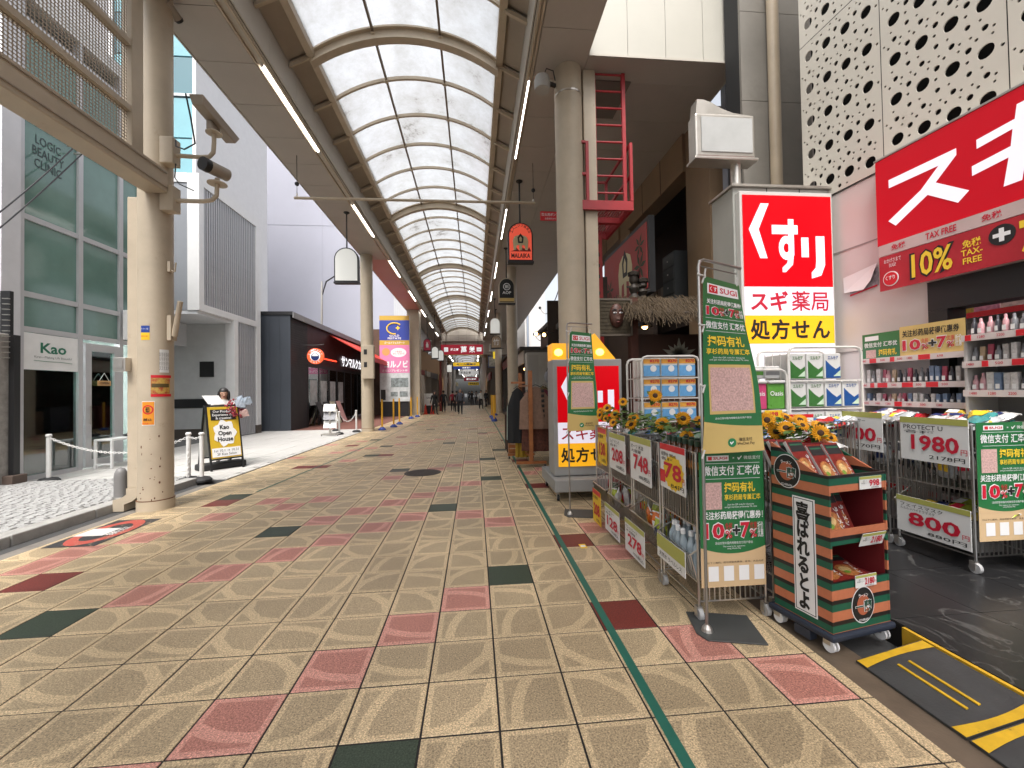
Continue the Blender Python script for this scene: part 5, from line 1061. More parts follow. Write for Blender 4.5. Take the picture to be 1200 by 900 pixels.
for a in ((2.20,2.239,7.36,7.43,2.50,3.17),(2.861,2.90,7.36,7.43,2.50,3.17),(2.24,2.86,7.36,7.43,2.49,2.529),(2.24,2.86,7.36,7.43,3.141,3.18)): B().box(*a).build('frame_bar', mat('grey_wood', (0.13,0.105,0.08), 0.7, var=0.2), mp)
M_mask = mat('mask_wood', (0.095,0.038,0.026), 0.5, var=0.2, vscale=12); mh_ = B().ball((2.60,7.36,2.86),.135,18,14,(1.0,.6,1.65)).build('mask', M_mask, mp, True)
B().prism([(2.575,7.30,2.90),(2.625,7.30,2.90),(2.64,7.27,2.78),(2.56,7.27,2.78)],(0,.06,0)).build('nose', M_mask, mh_)
for sx in (-1,1): B().ball((2.60+sx*.055,7.285,2.90),.026,10,6,(1.3,.4,.6)).build('eye', M_whiteink, mh_); B().ball((2.60+sx*.055,7.274,2.90),.011,8,6,(1,.4,1)).build('pupil', M_blackink, mh_); B().tube([(2.60+sx*.02,7.283,2.945),(2.60+sx*.06,7.285,2.965),(2.60+sx*.10,7.30,2.945)],.009,5).build('brow', M_blackink, mh_)
B().ball((2.60,7.288,2.73),.035,10,6,(1.2,.5,.45)).build('mouth', mat('mask_lip', (0.12,0.03,0.025), 0.5), mh_)
for x, l in ((2.95,'dark red wooden post right of the mask panel'),(2.18,'dark wooden post left of the mask panel')):
    t = thing('shop_post', l, 'post', (x,7.45,0)); B().box(x-.07,x+.07,7.40,7.56,0,3.2).build('shaft', mat('post_redbrown', (0.085,0.026,0.014), 0.6, var=0.25, vscale=6), t); B().box(x-.09,x+.09,7.38,7.58,0,.1).build('foot', M_black, t)
for k, (x, y, h) in enumerate(((3.15,7.9,.55),(3.35,7.95,.42))):
    t = thing('carved_figure', ('tall','short')[k]+' dark carved wooden figure standing on the thatch', 'statue', (x,y,3.32)); M_cf = mat('carved_dark', (0.03,0.022,0.016), 0.6)
    B().lathe([(.10,0),(.12,.05),(.06,h*.25),(.10,h*.45),(.05,h*.6),(.09,h*.72),(.08,h*.9),(.02,h)],(x,y,3.25),12).build('body', M_cf, t, True); B().bar((x-.14,y,3.25+h*.5),(x+.14,y,3.25+h*.55),.035).build('arms', M_cf, t); B().lathe([(.11,0),(.12,.06),(.03,.10)],(x,y,3.25+h*.9),10).build('headdress', M_cf, t)
M_warm = mat('warm_bulb', (1.0,0.55,0.18), 0.5, emit=8.0)
def shade_lamp(x, y, z, label):
    t = thing('pendant_lamp', label, 'lamp', (x,y,z)); B().lathe([(.16,-.02),(.13,.05),(.04,.10),(.012,.12)],(x,y,z),16).build('shade', M_black, t, True); B().ball((x,y,z-.01),.06,10,8).build('bulb', M_warm, t, True); B().cyl((x,y,z+.12),(x,y,z+.6),.008,.008,6).build('cord', M_black, t)
shade_lamp(3.42,8.05,2.78,'glowing shaded lamp under the thatch'); shade_lamp(2.6,9.6,2.95,'dim shaded lamp deep inside the ethnic goods shop')
pl = thing('palm_cutout', 'pale palm leaf cutout fixed to the brown partition', 'wall decoration', (3.95,7.6,2.0)); M_pal = mat('palm_pale', (0.40,0.38,0.30), 0.7)
for k in range(11):
    a = R(-20+k*22); d = Vector((math.cos(a),0,math.sin(a))); n_ = Vector((-d.z,0,d.x)); c = Vector((3.90,7.60,2.12)); L = .26+.05*(k % 3); B().prism([c-n_*.015, c+d*L*.5-n_*.05, c+d*L, c+d*L*.5+n_*.05, c+n_*.015],(0,.012,0)).build('frond', M_pal, pl)
B().prism([(3.87,7.6,1.4),(3.93,7.6,1.4),(3.92,7.6,2.1),(3.88,7.6,2.1)],(0,.012,0)).build('trunk', M_pal, pl)
dk = thing('drawer_chest', 'grey chest of small drawers on the upper floor of the shop', 'cabinet', (4.7,10.0,3.1)); B().box(4.70,5.2,9.3,9.9,3.1,4.75).build('carcass', mat('grey_chest', (0.07,0.075,0.075), 0.6), dk)
for k in range(5): d0 = B().box(4.685,4.699,9.33,9.87,3.15+k*.32,3.15+k*.32+.28).build('drawer', mat('grey_drawer', (0.10,0.105,0.10), 0.6), dk); B().cyl((4.67,9.6,3.29+k*.32),(4.684,9.6,3.29+k*.32),.02,.02,8).build('knob', M_steel, d0)
for k in range(5):
    t = thing('stacked_carton', 'brown carton stacked on the upper floor, %s' % ('left low','left high','middle','right low','right high')[k], 'carton', (5.2,10.5+k*.5,3.1)); y = 10.1+(k//2)*.62; z = 3.1+(k % 2)*.55; B().box(4.9,5.4,y,y+.55,z,z+.5).build('box', mat('carton', (0.14,0.085,0.045), 0.8, var=0.15), t); B().box(4.895,4.899,y+.2,y+.35,z,z+.5).build('tape', mat('tape', (0.2,0.15,0.09), 0.5), t)
# ---------------------------------------------------------------- floor light box
fl_ = thing('floor_light_box', 'grey wheeled light box sign with amber lamps on top by the green line', 'sign', (1.6,5.9,0)); M_fg = mat('box_grey', (0.33,0.33,0.32), 0.45, metal=0.2, var=0.06)
B().box(1.10,2.10,5.78,6.20,.31,1.95).build('case', M_fg, fl_, bevel=0.012); B().box(1.06,2.16,5.56,6.65,.13,.30).build('plinth', M_fg, fl_, bevel=0.012)
for z0, z1, m, nm in ((1.06,1.85,M_litred,'red_panel'),(.765,1.057,M_litwhite,'white_panel'),(.44,.762,M_lityel,'amber_panel')): B().box(1.16,2.05,5.764,5.779,z0,z1).build(nm, m, fl_)
YF = 5.764; kusuri(fl_,(1.605,YF,1.46),.82,.64,M_litwhite); text(fl_,'スギ薬局',(1.605,YF,.91),X,Z,.80,.20,M_redink,.013); text(fl_,'処方せん',(1.605,YF,.60),X,Z,.82,.215,M_blackink,.028,space=1.1)
M_amb = mat('amber_lamp_shell', (0.80,0.36,0.015), 0.35, emit=0.35)
for x0, x1 in ((1.10,1.34),(1.62,2.02)):
    s_ = B().add([(x0,5.80,1.951),(x1,5.80,1.951),(x1,6.16,1.951),(x0,6.16,1.951),(x0,5.80,2.18),(x0+(x1-x0)*(.98 if x0 < 1.5 else .25),5.80,2.18 if x0 < 1.5 else 2.32),(x0+(x1-x0)*(.98 if x0 < 1.5 else .25),6.16,2.18 if x0 < 1.5 else 2.32),(x0,6.16,2.18 if x0 < 1.5 else 2.32)], [(3,2,1,0),(4,5,6,7),(0,1,5,4),(1,2,6,5),(2,3,7,6),(3,0,4,7)]).build('lamp_housing', M_amb, fl_)
    B().ball(((x0+x1)/2-.03,5.795,2.05),.05,10,8,(1.2,.3,1)).build('lamp_glow', mat('amber_glow', (1.0,0.60,0.08), 0.4, emit=3.0), s_)
def caster(parent, x, y, z0, r=.04, m=None, name='caster'):
    c = B().box(x-.018,x+.018,y-.006,y+.03,z0+r*.9,z0+r*2.3).box(x-.022,x-.018,y-.01,y+.025,z0+r*.6,z0+r*1.9).box(x+.018,x+.022,y-.01,y+.025,z0+r*.6,z0+r*1.9).build(name, M_steel, parent)
    B().cyl((x-.014,y,z0+r),(x+.014,y,z0+r),r,r,16).build('wheel', m or mat('wheel_grey', (0.42,0.42,0.42), 0.45), c, True); return c
for x in (1.12,2.08):
    for y in (5.65,6.55): caster(fl_,x,y,0.0,.045,M_rubber)
# ---------------------------------------------------------------- clothes rack
cr_ = thing('clothes_rack', 'wooden clothes rail on feet in front of the ethnic goods shop', 'clothes rack', (1.15,8.7,0))
for y, x in ((8.2,1.10),(9.3,1.02)): B().box(x-.04,x+.04,y-.03,y+.03,.12,1.92).build('upright', M_wood, cr_); B().box(x-.30,x+.30,y-.04,y+.04,.07,.12).build('foot_bar', M_wood, cr_); caster(cr_,x-.27,y,0,.03,M_black); caster(cr_,x+.27,y,0,.03,M_black)
B().bar((1.10,8.23,1.62),(1.02,9.27,1.62),.035).build('rail', M_wood, cr_); B().bar((1.10,8.23,.22),(1.02,9.27,.22),.05).build('lower_beam', M_wood, cr_); B().box(.72,1.0,8.19,8.23,1.66,1.70).build('side_arm', M_wood, cr_)
def garment(x, y, w_, z0, z1, m, label, sleeves=True, m2=None):
    t = thing('hanging_garment', label, 'garment', (x,y,z1), 'garments on the wooden rail'); r_ = random.Random(int(y*1000)); b = B(); nx, nz = 12, 12; vs = []
    for side in (0, 1):
        for j in range(nz+1):
            f = j/nz; z = z1-(z1-z0)*f; hw = w_/2*(.55+.45*min(1,f*4))*(1+.10*f)
            for i in range(nx+1):
                u = -1+2*i/nx; dep = (.05+.03*f)*math.sqrt(max(0,1-u*u))*(1 if side else -1); fold = .018*math.sin(u*9+y*7)*f
                vs.append((x+u*hw, y+dep+fold, z-(.10*abs(u)**1.5 if j == 0 else .10*abs(u)**1.5*(1-f))))
    for side in (0, 1):
        o = side*(nx+1)*(nz+1)
        for j in range(nz):
            for i in range(nx): a = o+j*(nx+1)+i; b.f.append((a,a+1,a+nx+2,a+nx+1))
    b.v = vs; g = b.build('cloth', m, t, True); B().tube([(x-.2*w_,y,z1-.02),(x,y,z1+.04),(x+.2*w_,y,z1-.02)],.006,5).build('hanger', M_black, t); B().tube([(x,y,z1+.04),(x+.015,y,z1+.08),(x-.01,y,z1+.09)],.004,5).build('hook', M_steel, t)
    if m2:
        for sx in (-1,1):
            for k in range(6): B().box(x+sx*w_*.22-.03,x+sx*w_*.22+.03,y-.068,y-.06,z1-.12-k*.10,z1-.06-k*.10).build('patch', m2, g)
cols = [('tan vest with dark square patches nearest on the rail',(0.22,0.135,0.095),.62,.75,1.6,1.22,True),('patterned dark skirt below the tan vest on the rail',(0.10,0.035,0.022),.60,.30,1.15,1.26,False),('black long coat at the left of the rail',(0.012,0.013,0.014),.40,.45,1.58,.88,False),('pale green shirt edge on the rail',(0.25,0.30,0.26),.34,.50,1.5,.84,False),('mustard yellow trousers hanging low on the rail',(0.35,0.22,0.02),.26,.12,.78,.98,False),('maroon patterned dress at the right of the rail',(0.12,0.02,0.035),.5,.22,1.55,1.50,False),('dusty pink blouse in the middle of the rail',(0.28,0.15,0.13),.45,.5,1.5,1.15,False)]
for k, (l, c, w_, z0, z1, x, pt) in enumerate(cols): garment(x,8.30+k*.12,w_,z0,z1,mat('cloth_%d' % k,c,0.9,var=0.5 if k in (1,5) else 0.2,vscale=18),l,m2=M_blackink if pt else None)
HC = [(0.06,0.02,0.02),(0.03,0.04,0.05),(0.16,0.09,0.05),(0.20,0.17,0.13),(0.10,0.015,0.02),(0.05,0.05,0.03),(0.14,0.10,0.03),(0.02,0.02,0.022),(0.18,0.06,0.04),(0.08,0.06,0.09)]
for k in range(14):
    row, col = divmod(k, 7); garment(1.85+.10*(k % 3)+row*.35, 8.55+col*.42, .46, (.55,1.75)[row]-.1*(k % 2), (1.65,2.75)[row], mat('shop_cloth_%d' % (k % 10), HC[k % 10], 0.9, var=0.5, vscale=16), '%s garment from the front hung in the %s row outside the ethnic goods shop' % (nth(col),('lower','upper')[row]))
tbk = thing('wooden_table', 'small dark wooden table and crate beyond the clothes rail', 'table', (1.0,10.6,0)); M_dw = mat('dark_wood', (0.06,0.032,0.02), 0.6, var=0.2)
B().box(.78,1.5,10.3,10.9,.92,.98).build('top', M_dw, tbk)
for x in (.81,1.47):
    for y in (10.33,10.87): B().box(x-.035,x+.035,y-.035,y+.035,0,.919).build('leg', M_dw, tbk)
cg = thing('wooden_crate', 'low brown wooden crate on the floor under the table', 'crate', (1.0,10.2,0)); 
for k in range(3): B().box(.80,1.35,10.0,10.03,.03+k*.11,.12+k*.11).build('slat', M_wood, cg); B().box(.80,.83,10.03,10.28,.03+k*.11,.12+k*.11).build('slat', M_wood, cg)
B().box(.83,1.35,10.03,10.28,.0,.03).build('bottom', M_wood, cg)
gc = thing('grey_cabinet', 'pale grey street cabinet beside the second right pillar', 'cabinet', (2.0,15.5,0)); B().box(1.95,2.85,15.3,15.9,.1,2.95).build('case', mat('cabinet_grey', (0.34,0.33,0.30), 0.5, var=0.06), gc, bevel=.01); B().box(2.0,2.38,15.29,15.299,.2,2.85).build('door', mat('cabinet_grey2', (0.30,0.29,0.27), 0.5), gc); B().box(1.94,2.86,15.29,15.91,0,.1).build('plinth', M_black, gc)
# market stalls and shops further along the right
rr = random.Random(31)
SHOPN = ['dark stall with hanging bags just beyond the ethnic goods shop','brown shop front with warm lamps beyond the hanging bags','dark shop with white fascia in the middle distance on the right','shop with small red hanging signs further along the right','furthest shop on the right before the yellow signs']
shx = [(9.4,12.0,2.6,3.3),(12.6,17.6,2.9,3.9),(18.9,25.5,2.3,3.4),(25.8,33,2.3,3.8),(33.3,44.8,2.3,4.2)]
for k, (y0, y1, x0, zt) in enumerate(shx):
    t = thing('arcade_shop', SHOPN[k], 'shop', (x0,y0,0), 'shops along the right side of the arcade')
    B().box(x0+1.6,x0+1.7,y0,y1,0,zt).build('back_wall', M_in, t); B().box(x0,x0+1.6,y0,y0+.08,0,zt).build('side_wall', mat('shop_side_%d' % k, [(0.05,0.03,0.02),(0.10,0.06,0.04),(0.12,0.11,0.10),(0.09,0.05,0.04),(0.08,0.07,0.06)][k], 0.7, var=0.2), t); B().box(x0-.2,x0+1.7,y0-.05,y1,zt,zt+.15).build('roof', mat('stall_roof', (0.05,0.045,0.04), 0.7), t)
    B().box(x0-.05,x0,y0,y1,zt-.6,zt-.02).build('fascia', [M_in,M_dw,M_fascia,mat('fascia_maroon', (0.16,0.02,0.02), 0.5),M_in][k], t)
    for j in range(int((y1-y0)/1.2)): y = y0+.3+j*1.2; B().box(x0+.2,x0+.9,y,y+.9,0,.9+.3*rr.random()).build('goods_table', mat('goods_%d' % (j % 5), [(0.12,0.07,0.04),(0.05,0.05,0.06),(0.16,0.11,0.08),(0.10,0.02,0.02),(0.2,0.19,0.17)][j % 5], 0.8, var=0.5, vscale=12), t)
    B().ball((x0+.1,y0+.6,zt-.85),.07,8,6).build('bulb', M_warm, t)
for k, (x, y, z) in enumerate(((1.82,11.5,3.12),(2.05,11.55,3.1))): 
    t = thing('spot_lamp', ('left','right')[k]+' one of the pair of warm spot lamps outside the stall', 'lamp', (x,y,z)); B().cyl((x,y,z),(x-.1,y-.12,z-.03),.05,.07,10).build('hood', M_black, t); B().ball((x-.1,y-.13,z-.03),.05,8,6).build('bulb', M_warm, t); B().bar((x,y,z),(x+.3,y+.2,z+.12),.02).build('arm', M_black, t)
for k in range(7):
    x, y, z = 2.15+.06*(k % 3), 9.3+k*.42, 1.9+.25*((k*5) % 3); t = thing('hanging_bag', 'cloth bag hung at the stall, %s from the front' % ('first','second','third','fourth','fifth','sixth','seventh')[k], 'bag', (x,y,z), 'bags hung at the stall')
    B().ball((x,y,z),.17,12,8,(.9,.5,1.15)).build('pouch', mat('bag_%d' % k, [(0.35,0.33,0.30),(0.30,0.06,0.05),(0.12,0.14,0.16),(0.3,0.25,0.2),(0.08,0.06,0.05),(0.26,0.18,0.1),(0.2,0.2,0.22)][k], 0.8, var=0.3, vscale=9), t, True); B().tube([(x-.08,y,z+.16),(x,y,z+.42),(x+.08,y,z+.16)],.012,5).build('strap', M_black, t)
wsb = thing('white_side_building', 'white building seen in the gap under the right canopy edge', 'building', (9,38,0)); B().box(4.7,6.6,38,46,0,14).build('facade', mat('side_white', (0.60,0.58,0.56), 0.6, var=0.05), wsb)
B().cyl((4.95,37.9,0),(4.95,37.9,14),.10,.10,8).build('drain_pipe', mat('pipe_blue_grey', (0.30,0.34,0.40), 0.5), wsb)
for k, (a, b_) in enumerate((((2.3,8.5,5.2),(5.5,34,8.4)),((2.3,8.6,4.6),(5.0,34,6.2)))):
    a, b_ = Vector(a), Vector(b_); t = thing('overhead_wire', ('upper','lower')[k]+' black wire crossing the bright gap beside the right pillar', 'wire', a); B().tube([a.lerp(b_,q/10)-Vector((0,0,1.2*math.sin(math.pi*q/10))) for q in range(11)],.02,5).build('cable', M_black, t); B().box(b_.x-.1,b_.x+.1,b_.y,b_.y+.1,b_.z-.1,b_.z+.1).build('anchor', M_black, t)
# ================================================================ goods in front of the drugstore
def text_map(parent, s, rect, f, m, bold=0.0, lift=0.003, name='lettering', space=1.0, line=1.0):
    """lettering fitted into rect (u0,u1,v0,v1) of a sheet given by f(u,v) -> point"""
    vs, fs = font_mesh(s, bold, space, line); xs = [v.x for v in vs]; ys = [v.y for v in vs]
    u0, u1, v0, v1 = rect; W, Hh = max(xs)-min(xs), max(ys)-min(ys); out = []
    e = 1e-3
    for v in vs:
        u = u0+(v.x-min(xs))/W*(u1-u0); t = v0+(v.y-min(ys))/Hh*(v1-v0); p = f(u, t)
        n = (f(u+e,t)-p).cross(f(u,t+e)-p).normalized(); out.append(p+n*lift)
    return B().add(out, fs).build(name, m, parent)
def sheet(parent, rect, f, m, name, lift=0.0, nu=6, nv=10, top=None):
    u0, u1, v0, v1 = rect; b = B(); e = 1e-3; vs = []
    for j in range(nv+1):
        for i in range(nu+1):
            u = u0+(u1-u0)*i/nu; vt = v1 if top is None else top(u); t = v0+(vt-v0)*j/nv; p = f(u,t); n = (f(u+e,t)-p).cross(f(u,t+e)-p).normalized(); vs.append(p+n*lift)
    return b.add(vs, [(j*(nu+1)+i, j*(nu+1)+i+1, (j+1)*(nu+1)+i+1, (j+1)*(nu+1)+i) for j in range(nv) for i in range(nu)]).build(name, m, parent, True)
M_qr = mat('code_patch_pinkish', (0.56,0.36,0.33), 0.5, var=0.35, vscale=90)
def promo(parent, rect, f, s='10%+7%'):
    """big crimson percentages with a white outline and black plus"""
    u0, u1, v0, v1 = rect; w_ = u1-u0; mg = (v1-v0)*.07
    for q, (a, b_), m2 in (('10',(0,.34),M_redink),('%',(.35,.47),M_redink),('+',(.47,.61),M_blackink),('7',(.61,.77),M_redink),('%',(.77,.89),M_redink)):
        vv = (v0,v1) if q in '107' else ((v0,v0+(v1-v0)*.5) if q == '%' else (v0+(v1-v0)*.2,v1-(v1-v0)*.2))
        text_map(parent,q,(u0+w_*a-.008,u0+w_*b_+.004,vv[0]-mg,vv[1]+mg),f,M_whiteink,.06 if q != '%' else .05,.0035); text_map(parent,q,(u0+w_*a,u0+w_*b_-.004,vv[0],vv[1]),f,m2,.035 if q != '%' else .015,.0055)
    for a, q in ((.35,'免税'),(.77,'优惠')): text_map(parent,q,(u0+w_*a,u0+w_*a+w_*.12,v0+(v1-v0)*.55,v1),f,M_redink,.003,.0055)
    text_map(parent,'折价\n优惠',(u0+w_*.90,u0+w_,v0,v1),f,M_whiteink,.01,.0045,line=.9)
def poster(f, label, th=0.004):
    t = thing('green_poster', label, 'poster', f(.5,.5), 'green payment posters')
    sheet(t,(0,1,.245,1),f,M_green,'green_sheet'); sheet(t,(0,1,0,.245),f,M_tan,'tan_foot',0.0,10,4); sheet(t,(0,1,.24,.27),f,M_tan,'curved_edge',.001,12,2,top=lambda u:.245+.05*(abs(u-.5)*2)**2)
    sheet(t,(.12,.46,.935,.975),f,M_whiteink,'logo_plate',.002,2,2); text_map(t,'SUGI',(.22,.44,.945,.965),f,M_redink,.03); sheet(t,(.14,.20,.942,.968),f,M_red,'logo_square',.003,1,1); text_map(t,'×  ✔ 微信支付',(.52,.95,.94,.97),f,M_whiteink)
    for v in (.915,.80): sheet(t,(.10,.94,v,v+.003),f,M_whiteink,'rule',.002,4,1)
    text_map(t,'微信支付 汇率优',(.06,.94,.825,.90),f,M_whiteink,.014)
    sheet(t,(.07,.34,.575,.775),f,M_qr,'code_patch',.002,3,3)
    text_map(t,'扫码有礼',(.38,.86,.70,.775),f,M_yellowink,.02); text_map(t,'享杉药局专属汇率',(.38,.94,.64,.685),f,M_yellowink,.016); text_map(t,'Scan the QR code for discounts\nand get merchant preferential 7% rates',(.38,.88,.58,.615),f,M_whiteink)
    text_map(t,'关注杉药局获得优惠券！',(.04,.97,.50,.56),f,M_whiteink,.02); promo(t,(.06,.97,.36,.475),f)
    text_map(t,'活动仅限中国内地微信支付用户参加',(.22,.80,.315,.335),f,M_whiteink); text_map(t,'This event is for customers\nusing Weixin Pay',(.34,.68,.275,.305),f,M_whiteink)
    text_map(t,'扫以下二维码，即可领取优惠券、查询、大众点评',(.05,.96,.175,.19),f,M_blackink)
    for k in range(4): sheet(t,(.11+k*.235,.265+k*.235,.045,.155),f,M_whiteink,'code_patch',.002,1,1)
    return t
def flat(c00, du, dv): c00, du, dv = Vector(c00), Vector(du), Vector(dv); return lambda u, v: c00+du*u+dv*v
# ---------------------------------------------------------------- wire carts
def wires(b, a, c, n, up0, up1, r=.0032):
    a, c = Vector(a), Vector(c)
    for k in range(n+1):
        p = a.lerp(c,k/n); b.bar((p.x,p.y,up0),(p.x,p.y,up1),r*2)
def wire_cart(x0, y0, z0, D, L, h, label, grp, shelf=(.60,.24), low_front=.42):
    t = thing('wire_cart', label, 'display cart', (x0+D/2,y0+L/2,z0), grp); x1, y1 = x0+D, y0+L
    for x in (x0,x1):
        for y in (y0,y1): B().cyl((x,y,z0+.09),(x,y,z0+h),.009,.009,8).build('post', M_chrome, t, True); caster(t,x,y,z0,.038)
    for z in (.12,shelf[1],shelf[0],h-.005):
        rails = B()
        for p, q in (((x0,y0),(x1,y0)),((x0,y1),(x1,y1)),((x0,y0),(x0,y1)),((x1,y0),(x1,y1))): rails.bar((*p,z0+z),(*q,z0+z),.009)
        rails.build('rail_ring', M_chrome, t)
    fr = B(); wires(fr,(x0,y0,0),(x0,y1,0),14,z0+shelf[0],z0+h); fr.build('front_wires', M_chrome, t)
    for y, nm in ((y0,'near_wires'),(y1,'far_wires')):
        b = B(); wires(b,(x0,y,0),(x1,y,0),13,z0+.12,z0+h); b.build(nm, M_chrome, t)
    b = B(); wires(b,(x1,y0,0),(x1,y1,0),14,z0+.12,z0+h); b.build('back_wires', M_chrome, t)
    for z in shelf:
        b = B()
        for k in range(15): y = y0+L*k/14; b.bar((x0,y,z0+z),(x1,y,z0+z),.005)
        for k in range(3): x = x0+D*(k+.5)/3; b.bar((x,y0,z0+z-.005),(x,y1,z0+z-.005),.005)
        b.build('shelf_wires', M_chrome, t)
    # sloping lower bin front
    b = B(); b.bar((x0-.05,y0+.01,z0+low_front),(x0-.05,y1-.01,z0+low_front),.010); b.bar((x0-.05,y0+.01,z0+low_front),(x0+.12,y0+.01,z0+low_front+.10),.008); b.bar((x0-.05,y1-.01,z0+low_front),(x0+.12,y1-.01,z0+low_front+.10),.008)
    for k in range(15): y = y0+.01+(L-.02)*k/14; b.bar((x0-.05,y,z0+low_front),(x0,y,z0+shelf[1]),.006)
    b.build('lower_bin_front', M_chrome, t); return t
XR0 = 1.44
wire_cart(XR0,2.62,0,.46,.50,1.09,'chrome wire cart with water bottles, nearest the pavement edge','wire carts along the pavement'); wire_cart(XR0,3.17,0,.46,.54,1.09,'chrome wire cart with the 748 and 278 yen cards','wire carts along the pavement')
wire_cart(XR0,3.76,0,.46,.58,1.09,'chrome wire cart with the white 208 and 128 yen cards','wire carts along the pavement'); wire_cart(XR0,4.40,0,.46,.48,1.09,'furthest chrome wire cart of the pavement row with yellow cards','wire carts along the pavement')
wire_cart(1.99,2.66,0,.46,.50,1.09,'chrome wire cart behind the striped noodle display','wire carts along the pavement')
wire_cart(3.70,2.80,.1,.50,.56,1.10,'chrome wire basket with 1980 and 800 yen cards on the marble floor','wire baskets on the store floor'); wire_cart(3.70,3.44,.1,.50,.54,1.10,'chrome wire basket with the 700 yen card on the marble floor','wire baskets on the store floor'); wire_cart(3.05,3.62,.1,.55,.5,1.08,'chrome wire basket behind the noodle display on the marble floor','wire baskets on the store floor')
# ---------------------------------------------------------------- price cards
def card(c, w_, h_, price, label, xd=NY, lean=0.0, yellow=False, lines=('税抜',), foot=None, band=True, red=False):
    xd = Vector(xd).normalized(); yd = (Z + Vector((-lean*abs(xd.y),-lean*abs(xd.x),0))).normalized(); c = Vector(c); f = flat(c-xd*w_/2-yd*h_/2, xd*w_, yd*h_); t = thing('price_card', label, 'price card', c, 'price cards')
    b = B(); panel(b, c, xd, yd, w_, h_, .004); b.build('card', M_yellow if yellow == 'all' else M_card, t)
    if band: sheet(t,(0,1,.86,1),f,M_olive if not red else M_red,'top_band',.002,1,1)
    if yellow is True: 
        st_ = [(.55+.42*math.cos(a)*(1 if k % 2 else .88), .40+.40*math.sin(a)*(1 if k % 2 else .88)) for k, a in enumerate([2*math.pi*q/32 for q in range(32)])]; B().poly([f(u,v)+xd.cross(yd)*.002 for u, v in st_]).build('yellow_burst', M_yellow, t); sheet(t,(0,.22,.12,.40),f,M_red,'red_flash',.003,1,1)
    if price: text_map(t,price,(.18,.88,.24,.60),f,M_redink,.026,.005); text_map(t,'円',(.90,.985,.24,.36),f,M_redink,.01,.005)
    else: sheet(t,(0,1,.42,.859),f,M_olive,'lower_band',.002,1,1)
    text_map(t,lines[0],(.06,.66,.72,.82) if price else (.10,.90,.12,.32),f,M_blackink,.006)
    if len(lines) > 1: text_map(t,lines[1],(.06,.55,.63,.70),f,M_blackink,.004)
    
    if price: text_map(t,foot or '10%税込',(.45,.95,.07,.17),f,M_blackink,.006)
    return t
XF = 1.415
card((XF,4.57,.88),.30,.40,'130','yellow 130 yen card on the furthest pavement cart',yellow='all',lines=('お買得',),red=True); card((XF,4.08,.88),.46,.37,'208','white 208 yen card high on the third pavement cart',lines=('ジョア ドリンク','各種')); card((XF,3.49,.90),.45,.39,'748','white 748 yen card high on the second pavement cart',lines=('オーツ 米油','大容量'))
card((XF,2.905,.935),.38,.33,'78','white and yellow 78 yen card on the nearest cart',yellow=True,lines=('炭酸水 500ml','各種'),foot='84円',red=True)
card((XF-.06,4.62,.19),.30,.37,'208','yellow 208 yen card low on the furthest pavement cart',yellow='all',lines=('お買得',),red=True); card((XF-.06,4.10,.19),.44,.28,'128','white 128 yen card low on the third pavement cart',lines=('ミニゼリー','各種')); card((XF-.06,3.51,.20),.44,.29,'278','white 278 yen card low on the second pavement cart',lines=('ウエットシート','2個'))
wl = card((XF-.05,2.86,.34),.42,.17,None,'white card below the water bottles on the nearest cart',lines=('天然水 ラベルレス',))
card((3.675,3.05,1.06),.50,.36,'1980','white 1980 yen card with curled corner on the wire basket',lines=('PROTECT U','各種'),foot='2178円'); card((3.63,3.04,.42),.54,.30,'800','white 800 yen face mask card low on the wire basket',lines=('フェイスマスク','ルルルンハイドラマスク'),foot='880円'); card((3.675,3.70,1.08),.48,.36,'700','white 700 yen card on the wire basket behind the noodles',lines=('チークレーサー','各種'),foot='770円')
card((3.03,3.66,1.14),.30,.22,'298','red headed card behind the sunflowers',xd=X,lines=('プロテクトバイオ',),red=True)
B().prism([(3.668,2.93,1.24),(3.60,2.86,1.20),(3.64,2.82,1.06)],(.002,0,0)).build('curled_corner', M_card, bpy.data.objects['price_card.008'] if 'price_card.008' in bpy.data.objects else None) if False else None
